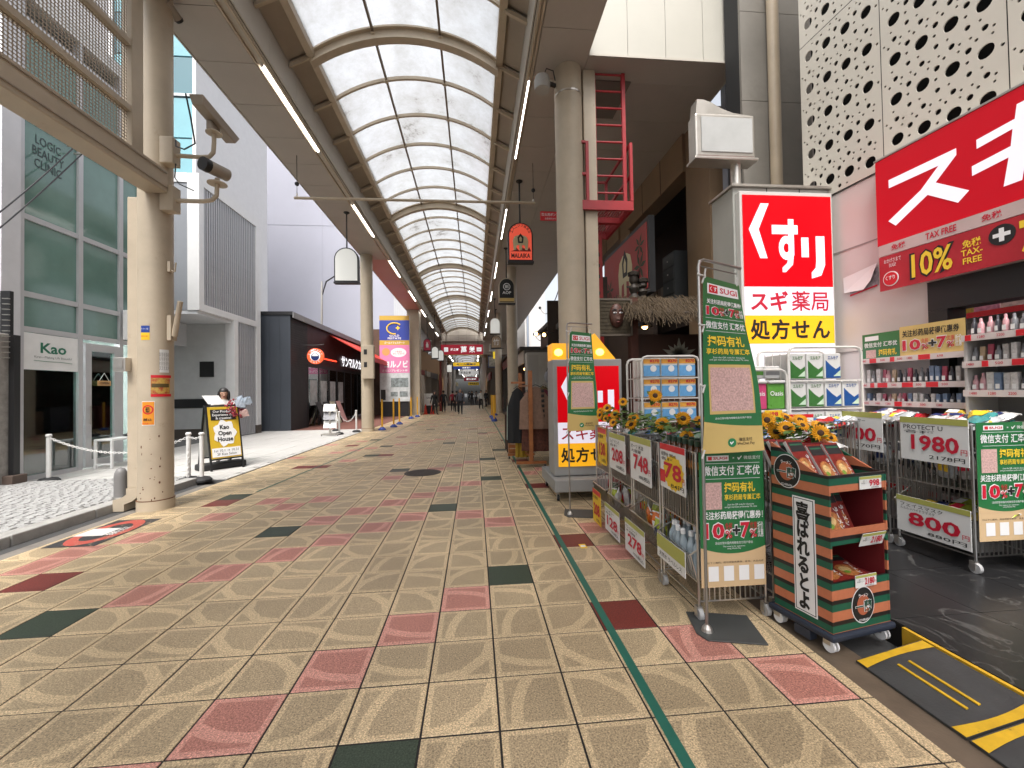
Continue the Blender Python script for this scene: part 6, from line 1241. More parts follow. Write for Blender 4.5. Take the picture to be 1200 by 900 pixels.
# ---------------------------------------------------------------- posters and banners
poster(flat((1.445,2.596,.215),(.445,0,0),(0,0,.875)),'green payment poster on the end of the nearest wire cart')
poster(flat((1.995,2.636,.215),(.45,0,0),(0,0,.875)),'green payment poster half hidden behind the noodle display')
poster(flat((3.705,2.775,.34),(.49,0,0),(0,0,.88)),'green payment poster on the wire basket at the right edge')
def banner(x, y, ux, uy, wtop, bx, by, wb, z0, z1, label, plabel):
    st = thing('banner_stand', plabel, 'stand', (x,y,0)); M_pole = mat('pole_steel', (0.36,0.35,0.33), 0.35, metal=0.9)
    px, py_ = x-.045, y-.02
    B().tube([(px,py_,.03),(px,py_,z1+.05),(px+.012,py_+.006,z1+.085),(px+.05,py_+.025,z1+.10),(px+ux*(wtop+.05),py_+uy*(wtop+.05),z1+.10)],.010,8).build('pole', M_pole, st, True); B().cyl((px,py_,z1+.055),(px+ux*wtop,py_+uy*wtop,z1+.055),.004,.004,6).build('crossbar', M_pole, st)
    B().lathe([(.035,0.012),(.03,.03),(.014,.05)],(px,py_,0),14).build('socket', M_steel, st)
    a = R(-14); b = B(); b.prism([(px+.13+c*.19*math.cos(a)-s*.16*math.sin(a), py_+.03+c*.19*math.sin(a)+s*.16*math.cos(a), .002) for c, s in ((-1,-.55),(-.75,-1),(1,-1),(1,1),(-1,1))],(0,0,.010)); b.build('base_plate', mat('plate_dark', (0.06,0.062,0.06), 0.5, var=0.15, vscale=6), st, bevel=.003)
    tl, tr = Vector((x,y,z1)), Vector((x+ux*wtop,y+uy*wtop,z1-.012)); bl, br = Vector((bx,by,z0)), Vector((bx+wb,by+.02,z0+.006))
    def f(u, v): return tl.lerp(tr,u)*v + bl.lerp(br,u)*(1-v) + Vector((0,-.020*math.sin(v*5)*(.4+.6*u) - .012*math.sin(u*4+v*9)*(1-v),0))
    t = thing('green_banner', label, 'banner', (x,y,z0), 'hanging green banners')
    sheet(t,(0,1,.14,1),f,M_green,'green_cloth',0,8,24); sheet(t,(0,1,0,.14),f,M_gold,'gold_foot',0,8,5); sheet(t,(0,1,.139,.15),f,M_gold,'curved_edge',.001,12,2,top=lambda u:.142+.035*(1-u)**2)
    sheet(t,(.10,.92,.905,.965),f,M_whiteink,'logo_plate',.002,3,2); sheet(t,(.14,.36,.912,.958),f,M_red,'logo_square',.003,1,1); text_map(t,'くす',(.16,.34,.92,.95),f,M_whiteink,.02,.004); text_map(t,'SUGI',(.42,.88,.918,.952),f,M_redink,.02)
    text_map(t,'关注杉药局获得优惠券!',(.08,.95,.845,.875),f,M_whiteink,.02); promo(t,(.06,.96,.78,.83),f)
    for v in (.762,.685): sheet(t,(.05,.95,v,v+.002),f,M_whiteink,'rule',.002,4,1)
    text_map(t,'微信支付 汇率优',(.05,.95,.70,.745),f,M_whiteink,.014); text_map(t,'扫码有礼',(.08,.86,.60,.662),f,M_yellowink,.02); text_map(t,'享杉药局专属汇率',(.06,.94,.553,.588),f,M_yellowink,.018); text_map(t,'Scan the QR code for discounts\nand get merchant preferential 7% rates',(.12,.88,.515,.54),f,M_whiteink)
    sheet(t,(.10,.90,.215,.495),f,M_gold,'gold_frame',.0015,4,8); sheet(t,(.13,.87,.232,.478),f,M_qr,'code_patch',.003,4,8)
    text_map(t,'活动仅限中国内地微信支付用户参加',(.18,.82,.185,.197),f,M_whiteink); B().add([f(.45,.055)+f(0,0)*0+Vector((-.028*math.cos(q),-.004,.028*math.sin(q))) for q in [2*math.pi*k/16 for k in range(16)]],[tuple(range(16))]).build('tick_disc', mat('tick_green', (0.02,0.22,0.08), 0.5), t); text_map(t,'✔',(.41,.49,.045,.067),f,M_whiteink,.01,.006); text_map(t,'微信支付\nWeChat Pay',(.54,.84,.035,.08),f,M_blackink,.004)
    M_tie = mat('white_tie', (0.62,0.60,0.57), 0.7)
    for v, q in ((1.0,1),(.72,0),(.38,0),(.02,0)):
        p = f(.02,v); B().tube([(px,py_,p.z+.01),(px-.012,py_-.01,p.z),(px+.01,py_-.016,p.z-.01),p+Vector((0,-.006,0)),p+Vector((-.02,-.012,-.05))],.006,6).build('tie', M_tie, t, True)
    for u in (.05,.92): p = f(u,.99); B().tube([p, p+Vector((0,0,.03)), p+Vector((.005,0,.06))],.006,5).build('hook', M_tie, t); 
    return t
banner(1.455,2.50,.90,.436,.41,1.395,2.46,.43,1.105,2.225,'tall green payment banner hanging above the nearest cart','steel banner stand on a flat black plate at the nearest cart')
banner(1.175,5.00,.93,.36,.33,1.10,4.93,.40,1.02,2.24,'green payment banner hanging in front of the floor light box','steel banner stand in front of the floor light box')
# header boards above the cosmetics shelf
sp_ = thing('shelf_topper', 'green and gold promotion board on top of the cosmetics shelf', 'sign board', (4.1,3.7,1.85)); fg = flat((4.235,4.18,1.80),(0,-.40,0),(0,0,.26)); fy = flat((4.23,3.775,1.80),(0,-.56,0),(0,0,.285))
sheet(sp_,(0,1,0,1),fg,M_green,'green_board',0,1,1); sheet(sp_,(0,1,0,1),fy,M_gold,'gold_board',0,1,1); text_map(sp_,'微信支付 汇率优',(.06,.94,.44,.64),fg,M_whiteink,.014); text_map(sp_,'扫码有礼',(.45,.92,.08,.34),fg,M_yellowink,.02); sheet(sp_,(.1,.38,0.02,.34),fg,M_qr,'code_patch',.002,1,1); sheet(sp_,(.08,.46,.72,.9),fg,M_whiteink,'logo_plate',.002,1,1); text_map(sp_,'关注杉药局获得优惠券',(.05,.92,.62,.86),fy,M_blackink,.02); promo(sp_,(.05,.95,.16,.52),fy)
# ---------------------------------------------------------------- cosmetics shelves
M_rail = mat('rail_white', (0.66,0.58,0.55), 0.4); M_shelf = mat('shelf_white', (0.5,0.48,0.46), 0.5)
def cosmetic_shelf(x, y0, y1, zs, label, key):
    t = thing('cosmetics_shelf', label, 'shelf', (x,(y0+y1)/2,.1), 'cosmetics shelves')
    B().box(x+.28,x+.31,y0,y1,.1,zs[0]+.02).build('back_panel', mat('shelf_back', (0.25,0.24,0.23), 0.6), t); B().box(x,x+.28,y0,y0+.02,.1,zs[0]).build('side_panel', M_shelf, t); B().box(x,x+.28,y1-.02,y1,.1,zs[0]).build('side_panel', M_shelf, t)
    rng = random.Random(key)
    for k, z in enumerate(zs):
        B().box(x,x+.279,y0+.021,y1-.021,z-.02,z).build('shelf_board', M_shelf, t); r_ = B().box(x-.022,x-.002,y0,y1,z-.035,z+.018).build('price_rail', M_rail, t)
        y = y1-.02
        while y > y0+.14:
            w_ = rng.choice((.05,.08,.11)); yy = y-w_
            if rng.random() < .45: B().box(x-.027,x-.0225,yy,y-.01,z-.032,z+.015).build('red_tag', M_red, r_)
            else: text(r_, rng.choice(('1480','1480','2200','500','698','1280')), (x-.022,(yy+y)/2,z-.008), NY, Z, .05, .022, M_redink, .01)
            y -= w_+.03
    return t
cosmetic_shelf(4.235,3.22,4.19,(1.78,1.52,1.33,1.12,.85,.5),'white cosmetics shelf with red price rails below the green and gold board',1); cosmetic_shelf(4.12,2.3,3.15,(1.90,1.68,1.44,1.2,.85,.5),'second cosmetics shelf with red price rails at the right edge',2)
rng = random.Random(12); PROD = [(0.05,0.05,0.06),(0.42,0.40,0.38),(0.35,0.05,0.09),(0.55,0.30,0.32),(0.14,0.20,0.30),(0.45,0.33,0.20),(0.2,0.2,0.21),(0.6,0.58,0.56)]
pmats = [mat('pack_%d' % k, c, 0.35, var=0.25, vscale=25) for k, c in enumerate(PROD)]
pmesh = {}
for k in range(8):
    b = B()
    if k % 3 == 0: b.lathe([(.017,0),(.019,.01),(.019,.10),(.012,.118),(.009,.122),(.009,.15),(.007,.155)],(0,0,0),12)
    elif k % 3 == 1: b.box(-.018,.018,-.02,.02,0,.165)
    else: b.add([(-.004,-.018,.16),(.004,-.018,.16),(.004,.018,.16),(-.004,.018,.16),(-.014,-.015,.03),(.014,-.015,.03),(.014,.015,.03),(-.014,.015,.03),(-.012,-.012,0),(.012,-.012,0),(.012,.012,0),(-.012,.012,0)],[(0,1,2,3),(4,5,1,0),(5,6,2,1),(6,7,3,2),(7,4,0,3),(8,9,5,4),(9,10,6,5),(10,11,7,6),(11,8,4,7)])
    pmesh[k] = b.mesh('cosmetic_pack', pmats[k], k % 3 == 0)
lidm = B().box(-.0205,-.0198,-.012,.012,.03,.07).mesh('pack_label', M_card)
def products(x, y0, y1, z, lab, hmul=1.0):
    y = y1-.05; num = 0
    while y > y0+.05:
        k = rng.randrange(8); t = bpy.data.objects.new('cosmetic_pack', pmesh[k]); COL.objects.link(t); tag(t, lab+', %s from the left' % nth(num), 'cosmetic', 'packs: '+lab); num += 1; t.location = (x+.03+rng.uniform(0,.02), y, z+.001); t.scale = (1,rng.uniform(.8,1.2),hmul*rng.uniform(.9,1.05)); q = bpy.data.objects.new('pack_label', lidm); COL.objects.link(q); q.parent = t; y -= .052
products(4.235,3.22,4.19,1.52,'slim pack, second row of left cosmetics shelf'); products(4.235,3.22,4.19,1.33,'short pack, third row of left cosmetics shelf',.6); products(4.12,2.3,3.15,1.68,'slim pack, second row of right cosmetics shelf',.9); products(4.12,2.3,3.15,1.44,'slim pack, third row of right cosmetics shelf',1.0); products(4.12,2.3,3.15,1.90,'slim pack, top row of right cosmetics shelf',1.0)
# goods on racks further inside
ir = thing('inner_rack', 'tall rack of colourful snack bags inside the drugstore entrance', 'shelf', (5.3,3.6,.1)); 
for k in range(6): B().box(5.1,5.6,2.2,4.5,.1+k*.42,.13+k*.42).build('shelf_board', M_shelf, ir); B().box(5.075,5.098,2.2,4.5,.085+k*.42,.14+k*.42).build('price_rail', M_red, ir)
B().box(5.6,5.63,2.2,4.5,.1,2.9).build('back_panel', M_shelf, ir)
bagm = [B().add([(-.02,-.10,0),(.05,-.10,0),(.05,.10,0),(-.02,.10,0),(.0,-.105,.27),(.03,-.105,.27),(.03,.105,.27),(.0,.105,.27),(-.05,-.07,.1),(-.05,.07,.1),(-.045,-.07,.19),(-.045,.07,.19)],[(0,3,9,8),(8,9,11,10),(10,11,7,4),(0,8,10,4),(3,7,11,9),(4,7,6,5),(1,5,6,2),(0,4,5,1),(3,2,6,7)]).mesh('snack_bag', mat('bag_print_%d' % k, c, 0.25, var=0.35, vscale=12)) for k, c in enumerate([(0.5,0.10,0.16),(0.55,0.45,0.45),(0.42,0.30,0.05),(0.10,0.25,0.12),(0.5,0.2,0.3),(0.12,0.2,0.4)])]
for k in range(2,6):
    for j in range(9):
        o = bpy.data.objects.new('snack_bag', bagm[rng.randrange(6)]); COL.objects.link(o); tag(o,'bright snack bag on inner rack shelf %s, %s from the right' % (('','','three','four','five','six')[k],nth(j)),'snack bag','snack bags on inner rack shelf %d' % k); o.location = (5.22,2.4+j*.23,.131+k*.42); o.rotation_euler[2] = rng.uniform(-.2,.2)
# ---------------------------------------------------------------- paper goods in white cages
M_cage = mat('cage_white', (0.62,0.60,0.56), 0.4)
def cage(x0, x1, y0, y1, z0, z1, label, levels):
    t = thing('roll_cage', label, 'display cage', ((x0+x1)/2,y0,z0), 'white wire cages of paper goods')
    for y in (y0,y1): B().tube([(x0,y,z0),(x0,y,z1-.06),(x0+.02,y,z1-.015),(x0+.06,y,z1),(x1-.06,y,z1),(x1-.02,y,z1-.015),(x1,y,z1-.06),(x1,y,z0)],.013,8).build('hoop', M_cage, t, True)
    b = B()
    for z in levels:
        for y in (y0,y1): b.bar((x0,y,z-.012),(x1,y,z-.012),.012)
        for k in range(8): x = x0+(x1-x0)*k/7; b.bar((x,y0,z-.012),(x,y1,z-.012),.008)
    b.build('shelves', M_cage, t); b = B(); wires(b,(x0,y1,0),(x1,y1,0),9,z0,z1-.02); wires(b,(x0,y0,0),(x0,y1,0),4,z0,z1-.05); b.build('wire_sides', M_cage, t); return t
cage(1.78,2.42,4.30,4.72,0,1.86,'white cage of blue and orange tissue packs behind the sunflowers',(.9,1.17,1.42,1.64)); cage(2.67,3.07,3.85,4.3,.1,1.68,'white cage of pink and green toilet rolls below the pylon',(.7,1.0,1.29)); cage(3.10,3.88,3.85,4.3,.1,1.90,'white cage of green and blue kitchen rolls below the pylon',(.7,1.0,1.30,1.58))
def pack(x, y, z, w_, h_, d, col, label, grp, top=None, word=None, kind='paper pack'):
    t = thing('paper_pack', label, kind, (x,y,z), grp); o = B().box(x-w_/2,x+w_/2,y,y+d,z,z+h_).build('wrap', col, t, bevel=.012)
    if top: B().box(x-w_/2+.004,x+w_/2-.004,y-.003,y-.0008,z+h_*.72,z+h_*.97).build('label_band', top, t)
    if word: text(t,word,(x,y,z+h_*.6),X,Z,w_*.75,h_*.18,M_whiteink,.01,lift=.004)
    return t
M_pkblue = mat('tissue_blue', (0.12,0.34,0.62), 0.35, var=0.15, vscale=14); M_pkor = mat('tissue_orange', (0.75,0.36,0.05), 0.35, var=0.2, vscale=14); M_pink = mat('pack_pink', (0.55,0.06,0.17), 0.3, var=0.15, vscale=10); M_pgrn = mat('pack_green', (0.10,0.30,0.045), 0.3, var=0.2, vscale=10); M_kgrn = mat('roll_green', (0.04,0.15,0.035), 0.3, var=0.15, vscale=10); M_kblue = mat('roll_blue', (0.015,0.075,0.26), 0.3, var=0.15, vscale=10); M_pwhite = mat('pack_white', (0.60,0.60,0.58), 0.3, var=0.06)
ORD = ('bottom','second','third','top')
for j, z in enumerate((.9,1.17,1.42,1.64)[1:], 1):
    for i in range(3):
        t = pack(1.90+i*.20,4.32,z,.19,.20,.3,M_pwhite,'tissue pack, %s layer of the tissue cage, column %s' % (ORD[j],('left','middle','right')[i]),'tissue packs in the cage',M_pkor)
        x = 1.90+i*.20; B().box(x-.09,x+.09,4.317,4.3195,z+.01,z+.125).build('blue_print', M_pkblue, t); text(t,'8270',(x+.03,4.316,z+.172),X,Z,.10,.03,M_redink,.03); B().cyl((x+.02,4.3155,z+.09),(x+.02,4.317,z+.09),.035,.035,14).build('round_print', M_card, t)
for j, z in enumerate((1.0,1.29)):
    for i in range(2): pack(2.78+i*.19,3.86,z+.002,.18,.26,.36,(M_pink,M_pgrn)[i],'%s toilet roll pack, %s layer of its cage' % (('pink','bright green')[i],('lower','upper')[j]),'toilet roll packs',None,'Oasis')
    for i in range(2): pack(2.78+i*.19,3.84,z+.255,.175,.03,.3,M_pwhite,'white top of the %s roll pack, %s layer' % (('pink','green')[i],('lower','upper')[j]),'roll pack tops')
for i in range(2): t = pack(2.78+i*.17,3.88,1.60+i*.0,.16,.12,.34,M_pwhite,'white four roll pack laid on top of the toilet roll cage, %s' % ('left','right')[i],'white roll packs',None); B().box(2.71+i*.17,2.85+i*.17,3.876,3.879,1.63,1.69).build('print_patch', (M_pgrn,mat('print_grey', (0.25,0.25,0.25), 0.5))[i], t)
for j, z in enumerate((1.0,1.30,1.58)):
    for i in range(4):
        if j == 2 and i > 2: continue
        c = M_kgrn if i < 2 else M_kblue; t = pack(3.20+i*.19,3.86,z+.002,.18,.26,.36,M_pwhite,'%s kitchen roll pack, %s layer, %s of its colour' % (('green','blue')[i//2],('lower','middle','upper')[j],('left','right')[i % 2]),'kitchen roll packs'); x = 3.20+i*.19
        B().prism([(x-.078,3.8585,z+.012),(x+.078,3.8585,z+.012),(x+.078,3.8585,z+.13),(x+.03,3.8585,z+.10),(x-.02,3.8585,z+.135),(x-.078,3.8585,z+.19)],(0,-.003,0)).build('wave_print', c, t); text(t,'エルモア',(x,3.858,z+.215),X,Z,.11,.035,c,.02); B().prism([(x+.0,3.8545,z+.03),(x+.075,3.8545,z+.03),(x+.075,3.8545,z+.09)],(0,-.001,0)).build('pale_swoosh', mat('swoosh_pale', (0.5,0.65,0.5), 0.4), t)
tg = thing('yellow_price_tag', 'small yellow 498 yen tag under the toilet rolls', 'price tag', (2.86,3.82,1.2)); B().box(2.80,2.98,3.80,3.806,1.21,1.285).build('tag', M_yellow, tg); text(tg,'498',(2.88,3.80,1.25),X,Z,.11,.04,M_redink,.03)
# ---------------------------------------------------------------- goods in the carts
def bottle_mesh(m): return B().lathe([(.030,0),(.032,.01),(.032,.10),(.028,.115),(.032,.13),(.030,.15),(.014,.185),(.013,.20)],(0,0,0),12).mesh('bottle', m, True)
M_water = glass_mat('water_bottle', (0.80,0.86,0.90), 0.12); M_pet = mat('bottle_plastic', (0.36,0.43,0.47), 0.15, spec=0.8); capm = B().lathe([(.016,.20),(.016,.225),(.014,.228)],(0,0,0),12).mesh('cap', M_whiteink); bm = bottle_mesh(M_pet)
cnt = 0
for i in range(4):
    for j in range(6):
        o = bpy.data.objects.new('water_bottle', bm); COL.objects.link(o); tag(o,'clear water bottle in nearest cart, %s row from street, %s from front' % (nth(i),nth(j)),'bottle','water bottles in the nearest cart'); o.location = (1.47+i*.10,2.68+j*.075,.245); o.rotation_euler = (rng.uniform(-.12,.12),rng.uniform(-.12,.12),0); o.scale = (1.05,1.05,1.25); q = bpy.data.objects.new('cap', capm); COL.objects.link(q); q.parent = o
M_tea = mat('brown_tea', (0.085,0.030,0.010), 0.12, spec=0.7); team = bottle_mesh(M_tea); M_capg = mat('cap_dark_green', (0.02,0.045,0.025), 0.4); capg = B().lathe([(.017,.20),(.017,.235),(.014,.238)],(0,0,0),12).mesh('cap', M_capg); labm = B().lathe([(.0325,.05),(.0325,.10)],(0,0,0),12).mesh('label_wrap', mat('tea_label', (0.55,0.22,0.03), 0.4, var=0.5, vscale=30))
for i in range(5):
    for j in range(6):
        o = bpy.data.objects.new('brown_bottle', team); COL.objects.link(o); tag(o,'brown bottle on nearest cart, %s row from street, %s from front' % (nth(i),nth(j)),'bottle','brown bottles in the nearest cart'); o.location = (1.48+i*.09,2.67+j*.08,.92); o.scale = (1.1,1.1,1.0)
        for me, nm in ((capg,'cap'),(labm,'label_wrap')): q = bpy.data.objects.new(nm, me); COL.objects.link(q); q.parent = o
def pouch_mesh(m, w_=.13, h_=.2, d=.035):
    b = B(); n, k = 6, 6; vs = []
    for s in (-1, 1):
        for j in range(k+1):
            for i in range(n+1):
                u, v = -1+2*i/n, -1+2*j/k; vs.append((s*d*max(0,(1-u**4)*(1-v**4))+.006*math.sin(5*u+3*v), u*w_/2, (v+1)/2*h_))
    for s in (0, 1):
        o = s*(n+1)*(k+1)
        for j in range(k):
            for i in range(n): a = o+j*(n+1)+i; b.f.append((a,a+1,a+n+2,a+n+1))
    b.v = vs; return b.mesh('pouch', m, True)
pouches = {k: pouch_mesh(mat('pouch_'+k, c, 0.22, var=0.4, vscale=14, bump=0.9, bscale=38, spec=0.7)) for k, c in dict(orange=(0.60,0.14,0.02),lime=(0.38,0.45,0.05),red=(0.45,0.03,0.03),white=(0.55,0.54,0.52),teal=(0.05,0.25,0.24),silver=(0.36,0.37,0.38),black=(0.03,0.03,0.035),yellow=(0.55,0.38,0.04),green=(0.05,0.18,0.05),blue=(0.06,0.16,0.38),pink=(0.5,0.2,0.26)).items()}
sealm = B().box(-.004,.004,-.06,.06,.196,.206).mesh('seal_strip', M_card)
patchm = [B().poly([(sx*.0395,y_*.042,.10+z_*.045) for y_, z_ in ((-1,-1),(1,-.9),(.9,1),(-1,.8))]).poly([(-.0395,y_*.036,.10+z_*.04) for y_, z_ in ((-1,-1),(1,-.9),(.9,1),(-1,.8))]).mesh('print_patch', m_) for sx, m_ in ((1,M_card),(1,M_yellow),(1,M_redink),(1,M_nav))]
def heap(x0, x1, y0, y1, z, kinds, n, lab, flat_=False, zr=.05):
    num = {}; ys = sorted(rng.uniform(y0,y1) for _ in range(n))
    for i in range(n):
        k = rng.choice(kinds); num[k] = num.get(k,-1)+1; o = bpy.data.objects.new('pouch', pouches[k]); COL.objects.link(o); tag(o, k+' pouch '+lab+', %s from the front' % nth(num[k]), 'pouch', k+' pouches '+lab); o.location = (rng.uniform(x0,x1),ys[i],z+rng.uniform(0,zr))
        o.rotation_euler = (rng.uniform(-.3,.3),rng.uniform(1.1,1.5) if flat_ else rng.uniform(-.5,.25),rng.uniform(-.6,.6)); o.scale = (1,)*3; q = bpy.data.objects.new('seal_strip', sealm); COL.objects.link(q); q.parent = o; q = bpy.data.objects.new('print_patch', patchm[i % 4]); COL.objects.link(q); q.parent = o
heap(1.46,1.78,3.22,3.66,.26,['orange','orange','lime'],16,'in the lower bin of the second pavement cart'); heap(1.46,1.75,3.82,4.3,.25,['white','red','lime'],14,'in the lower bin of the third pavement cart'); heap(1.48,1.78,4.45,4.82,.28,['red','green','red'],12,'in the furthest pavement cart'); heap(1.50,1.8,3.85,4.75,.64,['red','green','orange','pink'],18,'on the upper shelf of the far carts'); heap(1.5,1.8,3.2,3.68,.66,['silver','black','teal'],10,'on the upper shelf of the second pavement cart'); heap(2.02,2.40,2.72,3.1,1.06,['white','white','blue','red'],10,'piled on the cart behind the noodle display',True); heap(1.55,1.85,3.3,4.7,1.02,['white','blue','teal','silver'],18,'piled on top of the pavement carts',True,.04); heap(1.5,1.8,2.75,3.05,1.10,['teal','teal','green'],7,'lying over the brown bottles',True,.03)
heap(3.76,4.12,2.86,3.30,1.13,['silver','black','white','teal','yellow'],26,'heaped on the front store basket',True,.10); heap(3.76,4.12,3.48,3.92,1.12,['silver','red','silver','white'],22,'heaped on the rear store basket',True,.07); heap(3.74,4.0,2.85,3.3,.42,['yellow','lime'],14,'in the low bin of the front store basket',True); heap(3.78,4.1,2.86,3.9,.75,['silver','black','white'],26,'inside the wire baskets'); heap(3.1,3.55,3.66,4.0,1.10,['silver','blue','white','red'],18,'in the basket behind the noodle display',True,.05); heap(2.05,2.4,2.72,3.1,.64,['orange','white','red'],8,'inside the cart behind the noodle display')
# ---------------------------------------------------------------- sunflowers
M_pet_y = mat('petal_yellow', (0.75,0.36,0.012), 0.6, var=0.15, vscale=30); M_disc = mat('seed_disc', (0.055,0.022,0.008), 0.8, bump=0.8, bscale=150); M_lf = mat('silk_leaf', (0.085,0.16,0.030), 0.55, var=0.3, vscale=20)
def flower_meshes():
    b = B()
    for k in range(34):
        a = 2*math.pi*k/17+(.18 if k > 16 else 0); L = .068 if k < 17 else .058; lift = .006 if k < 17 else .020; d = Vector((math.cos(a),math.sin(a),0)); n_ = Vector((-d.y,d.x,0)); p = d*.022
        b.add([p-n_*.007, p+n_*.007, p+d*(L*.5)+n_*.014+Z*lift, p+d*L+Z*(lift*.6), p+d*(L*.5)-n_*.014+Z*lift],[(0,1,2,3,4)])
    return b.mesh('petals', M_pet_y), B().lathe([(.030,0),(.030,.010),(.018,.018),(.002,.020)],(0,0,0),14).mesh('seed_disc', M_disc, True)
petm, discm = flower_meshes()
def leafmesh():
    b = B()
    for (a, L, z) in ((0.4,.11,-.05),(2.3,.12,-.07),(4.3,.10,-.09),(5.4,.11,-.03)):
        d = Vector((math.cos(a),math.sin(a),0)); n_ = Vector((-d.y,d.x,0)); p = Vector((0,0,z)); b.add([p, p+d*L*.35+n_*.035+Z*.02, p+d*L*.7+n_*.028+Z*.01, p+d*L-Z*.02, p+d*L*.7-n_*.028+Z*.01, p+d*L*.35-n_*.035+Z*.02],[(0,1,2,3),(0,3,4,5)])
    return b.mesh('leaves', M_lf, True)
leafm = leafmesh(); stemm = B().tube([(0,0,-.01),(.004,0,-.08),(-.003,.004,-.20)],.005,6).mesh('stem', M_lf)
FL = [(1.44,4.70,1.22,-1,-.4),(1.47,4.80,1.26,-1,-.6),(1.50,4.62,1.30,-.9,-.8),(1.46,4.55,1.19,-1,-.5),(1.52,4.42,1.24,-.8,-.9),(1.47,4.33,1.16,-1,-.6),(1.55,4.25,1.38,-.3,-.6),(1.60,4.08,1.22,-.6,-.9),(1.50,3.90,1.17,-.9,-.6),(1.62,3.62,1.45,-.2,-.8),(1.60,3.50,1.20,-.5,-.9),(1.56,3.36,1.22,-.6,-.9),(1.66,3.2,1.27,-.2,-.6),(1.72,3.05,1.26,-.1,-.7),(1.58,3.0,1.15,-.7,-.8),(2.12,2.86,1.27,-.3,-.9),(2.18,2.75,1.22,-.5,-.9),(2.28,2.72,1.24,0,-.8),(2.36,2.66,1.19,-.3,-1),(2.42,2.75,1.22,.1,-.9),(2.47,2.70,1.15,0,-1),(2.16,2.82,1.19,-.6,-.8),(2.24,2.82,1.29,.2,-.6),(2.33,2.80,1.27,-.2,-.7)]
for k, (x, y, z, dx, dy) in enumerate(FL):
    t = bpy.data.objects.new('sunflower', None); COL.objects.link(t); far = y > 3.15; tag(t,'artificial sunflower, %s from the back, in the %s' % (nth(k if y > 4.2 else k-7 if y > 2.95 else k-15),'bunch on the far pavement carts' if y > 4.2 else 'loose stems over the middle carts' if y > 2.95 else 'bunch behind the noodle display'),'sunflower','sunflowers, '+('far carts' if y > 4.2 else 'middle carts' if y > 2.95 else 'noodle display')); t.location = (x,y,z); t.rotation_euler = Vector((dx,dy,.75 if k % 3 else .3)).to_track_quat('Z','Y').to_euler(); s = rng.uniform(.54,.76); t.scale = (s,s,s)
    for nm, me in (('petals',petm),('seed_disc',discm),('leaves',leafm),('stem',stemm)): q = bpy.data.objects.new(nm, me); COL.objects.link(q); q.parent = t
gl = B()
for k in range(90):
    p = Vector((rng.uniform(2.08,2.5),rng.uniform(2.66,2.9),1.08+rng.uniform(0,.16))); a = rng.uniform(0,6.28); d = Vector((math.cos(a),math.sin(a),rng.uniform(-.5,.6))).normalized(); n_ = d.cross(Z).normalized(); L = rng.uniform(.05,.10); gl.add([p,p+d*L*.4+n_*L*.28,p+d*L,p+d*L*.4-n_*L*.28+Z*.01],[(0,1,2,3)])
for k in range(260):
    y = rng.uniform(3.0,4.85); p = Vector((rng.uniform(1.45,1.75),y,1.12+rng.uniform(0,.16))); a = rng.uniform(0,6.28); d = Vector((math.cos(a),math.sin(a),rng.uniform(-.5,.4))).normalized(); n_ = d.cross(Z).normalized(); L = rng.uniform(.06,.11); gl.add([p,p+d*L*.4+n_*L*.28,p+d*L,p+d*L*.4-n_*L*.28+Z*.01],[(0,1,2,3)])
go = gl.build('silk_foliage', M_lf); tag(go,'loose green silk leaves laid along the tops of the pavement carts','leaves',kind='stuff')
# ---------------------------------------------------------------- striped noodle display
def stripe_mat():
    m = bpy.data.materials.new('noodle_stripes'); m.use_nodes = True; t = m.node_tree; b = t.nodes['Principled BSDF']; L = t.links.new; tc = t.nodes.new('ShaderNodeTexCoord'); s = t.nodes.new('ShaderNodeSeparateXYZ'); L(tc.outputs['Object'], s.inputs[0])
    md = t.nodes.new('ShaderNodeMath'); md.operation = 'FLOORED_MODULO'; L(s.outputs[2], md.inputs[0]); md.inputs[1].default_value = .118
    dv = t.nodes.new('ShaderNodeMath'); dv.operation = 'DIVIDE'; L(md.outputs[0], dv.inputs[0]); dv.inputs[1].default_value = .118
    r = t.nodes.new('ShaderNodeValToRGB'); r.color_ramp.interpolation = 'CONSTANT'; e = r.color_ramp.elements; e[0].position = 0; e[0].color = (0.010,0.10,0.055,1); e[1].position = .33; e[1].color = (0.014,0.010,0.010,1); x = e.new(.53); x.color = (0.50,0.165,0.080,1); L(dv.outputs[0], r.inputs[0])
    n = t.nodes.new('ShaderNodeTexNoise'); n.inputs['Scale'].default_value = 25; L(tc.outputs['Object'], n.inputs['Vector']); mr = t.nodes.new('ShaderNodeMapRange'); mr.inputs[3].default_value = .82; mr.inputs[4].default_value = 1.12; L(n.outputs['Fac'], mr.inputs[0]); v = t.nodes.new('ShaderNodeVectorMath'); v.operation = 'SCALE'; L(r.outputs[0], v.inputs[0]); L(mr.outputs[0], v.inputs['Scale']); L(v.outputs[0], b.inputs['Base Color']); b.inputs['Roughness'].default_value = .45; return m
M_str = stripe_mat(); M_card_in = mat('carton_maroon', (0.16,0.012,0.016), 0.55, var=0.1)
nd = thing('noodle_display', 'striped cardboard noodle display on a blue dolly beside the yellow ramp', 'display stand', (1.985,2.19,0), rz=R(11)); W_, D_ = .455, .37; wt = .012
B().prism([(0,0,.115),(0,D_,.115),(0,D_,1.155),(0,.06,1.0),(0,0,1.0)],(wt,0,0)).build('side_panel', M_str, nd); B().prism([(W_-wt,0,.115),(W_-wt,D_,.115),(W_-wt,D_,1.155),(W_-wt,.06,1.0),(W_-wt,0,1.0)],(wt,0,0)).build('side_panel', M_str, nd)
B().box(wt+.001,W_-wt-.001,D_-.012,D_,.115,1.13).build('back_panel', M_card_in, nd)
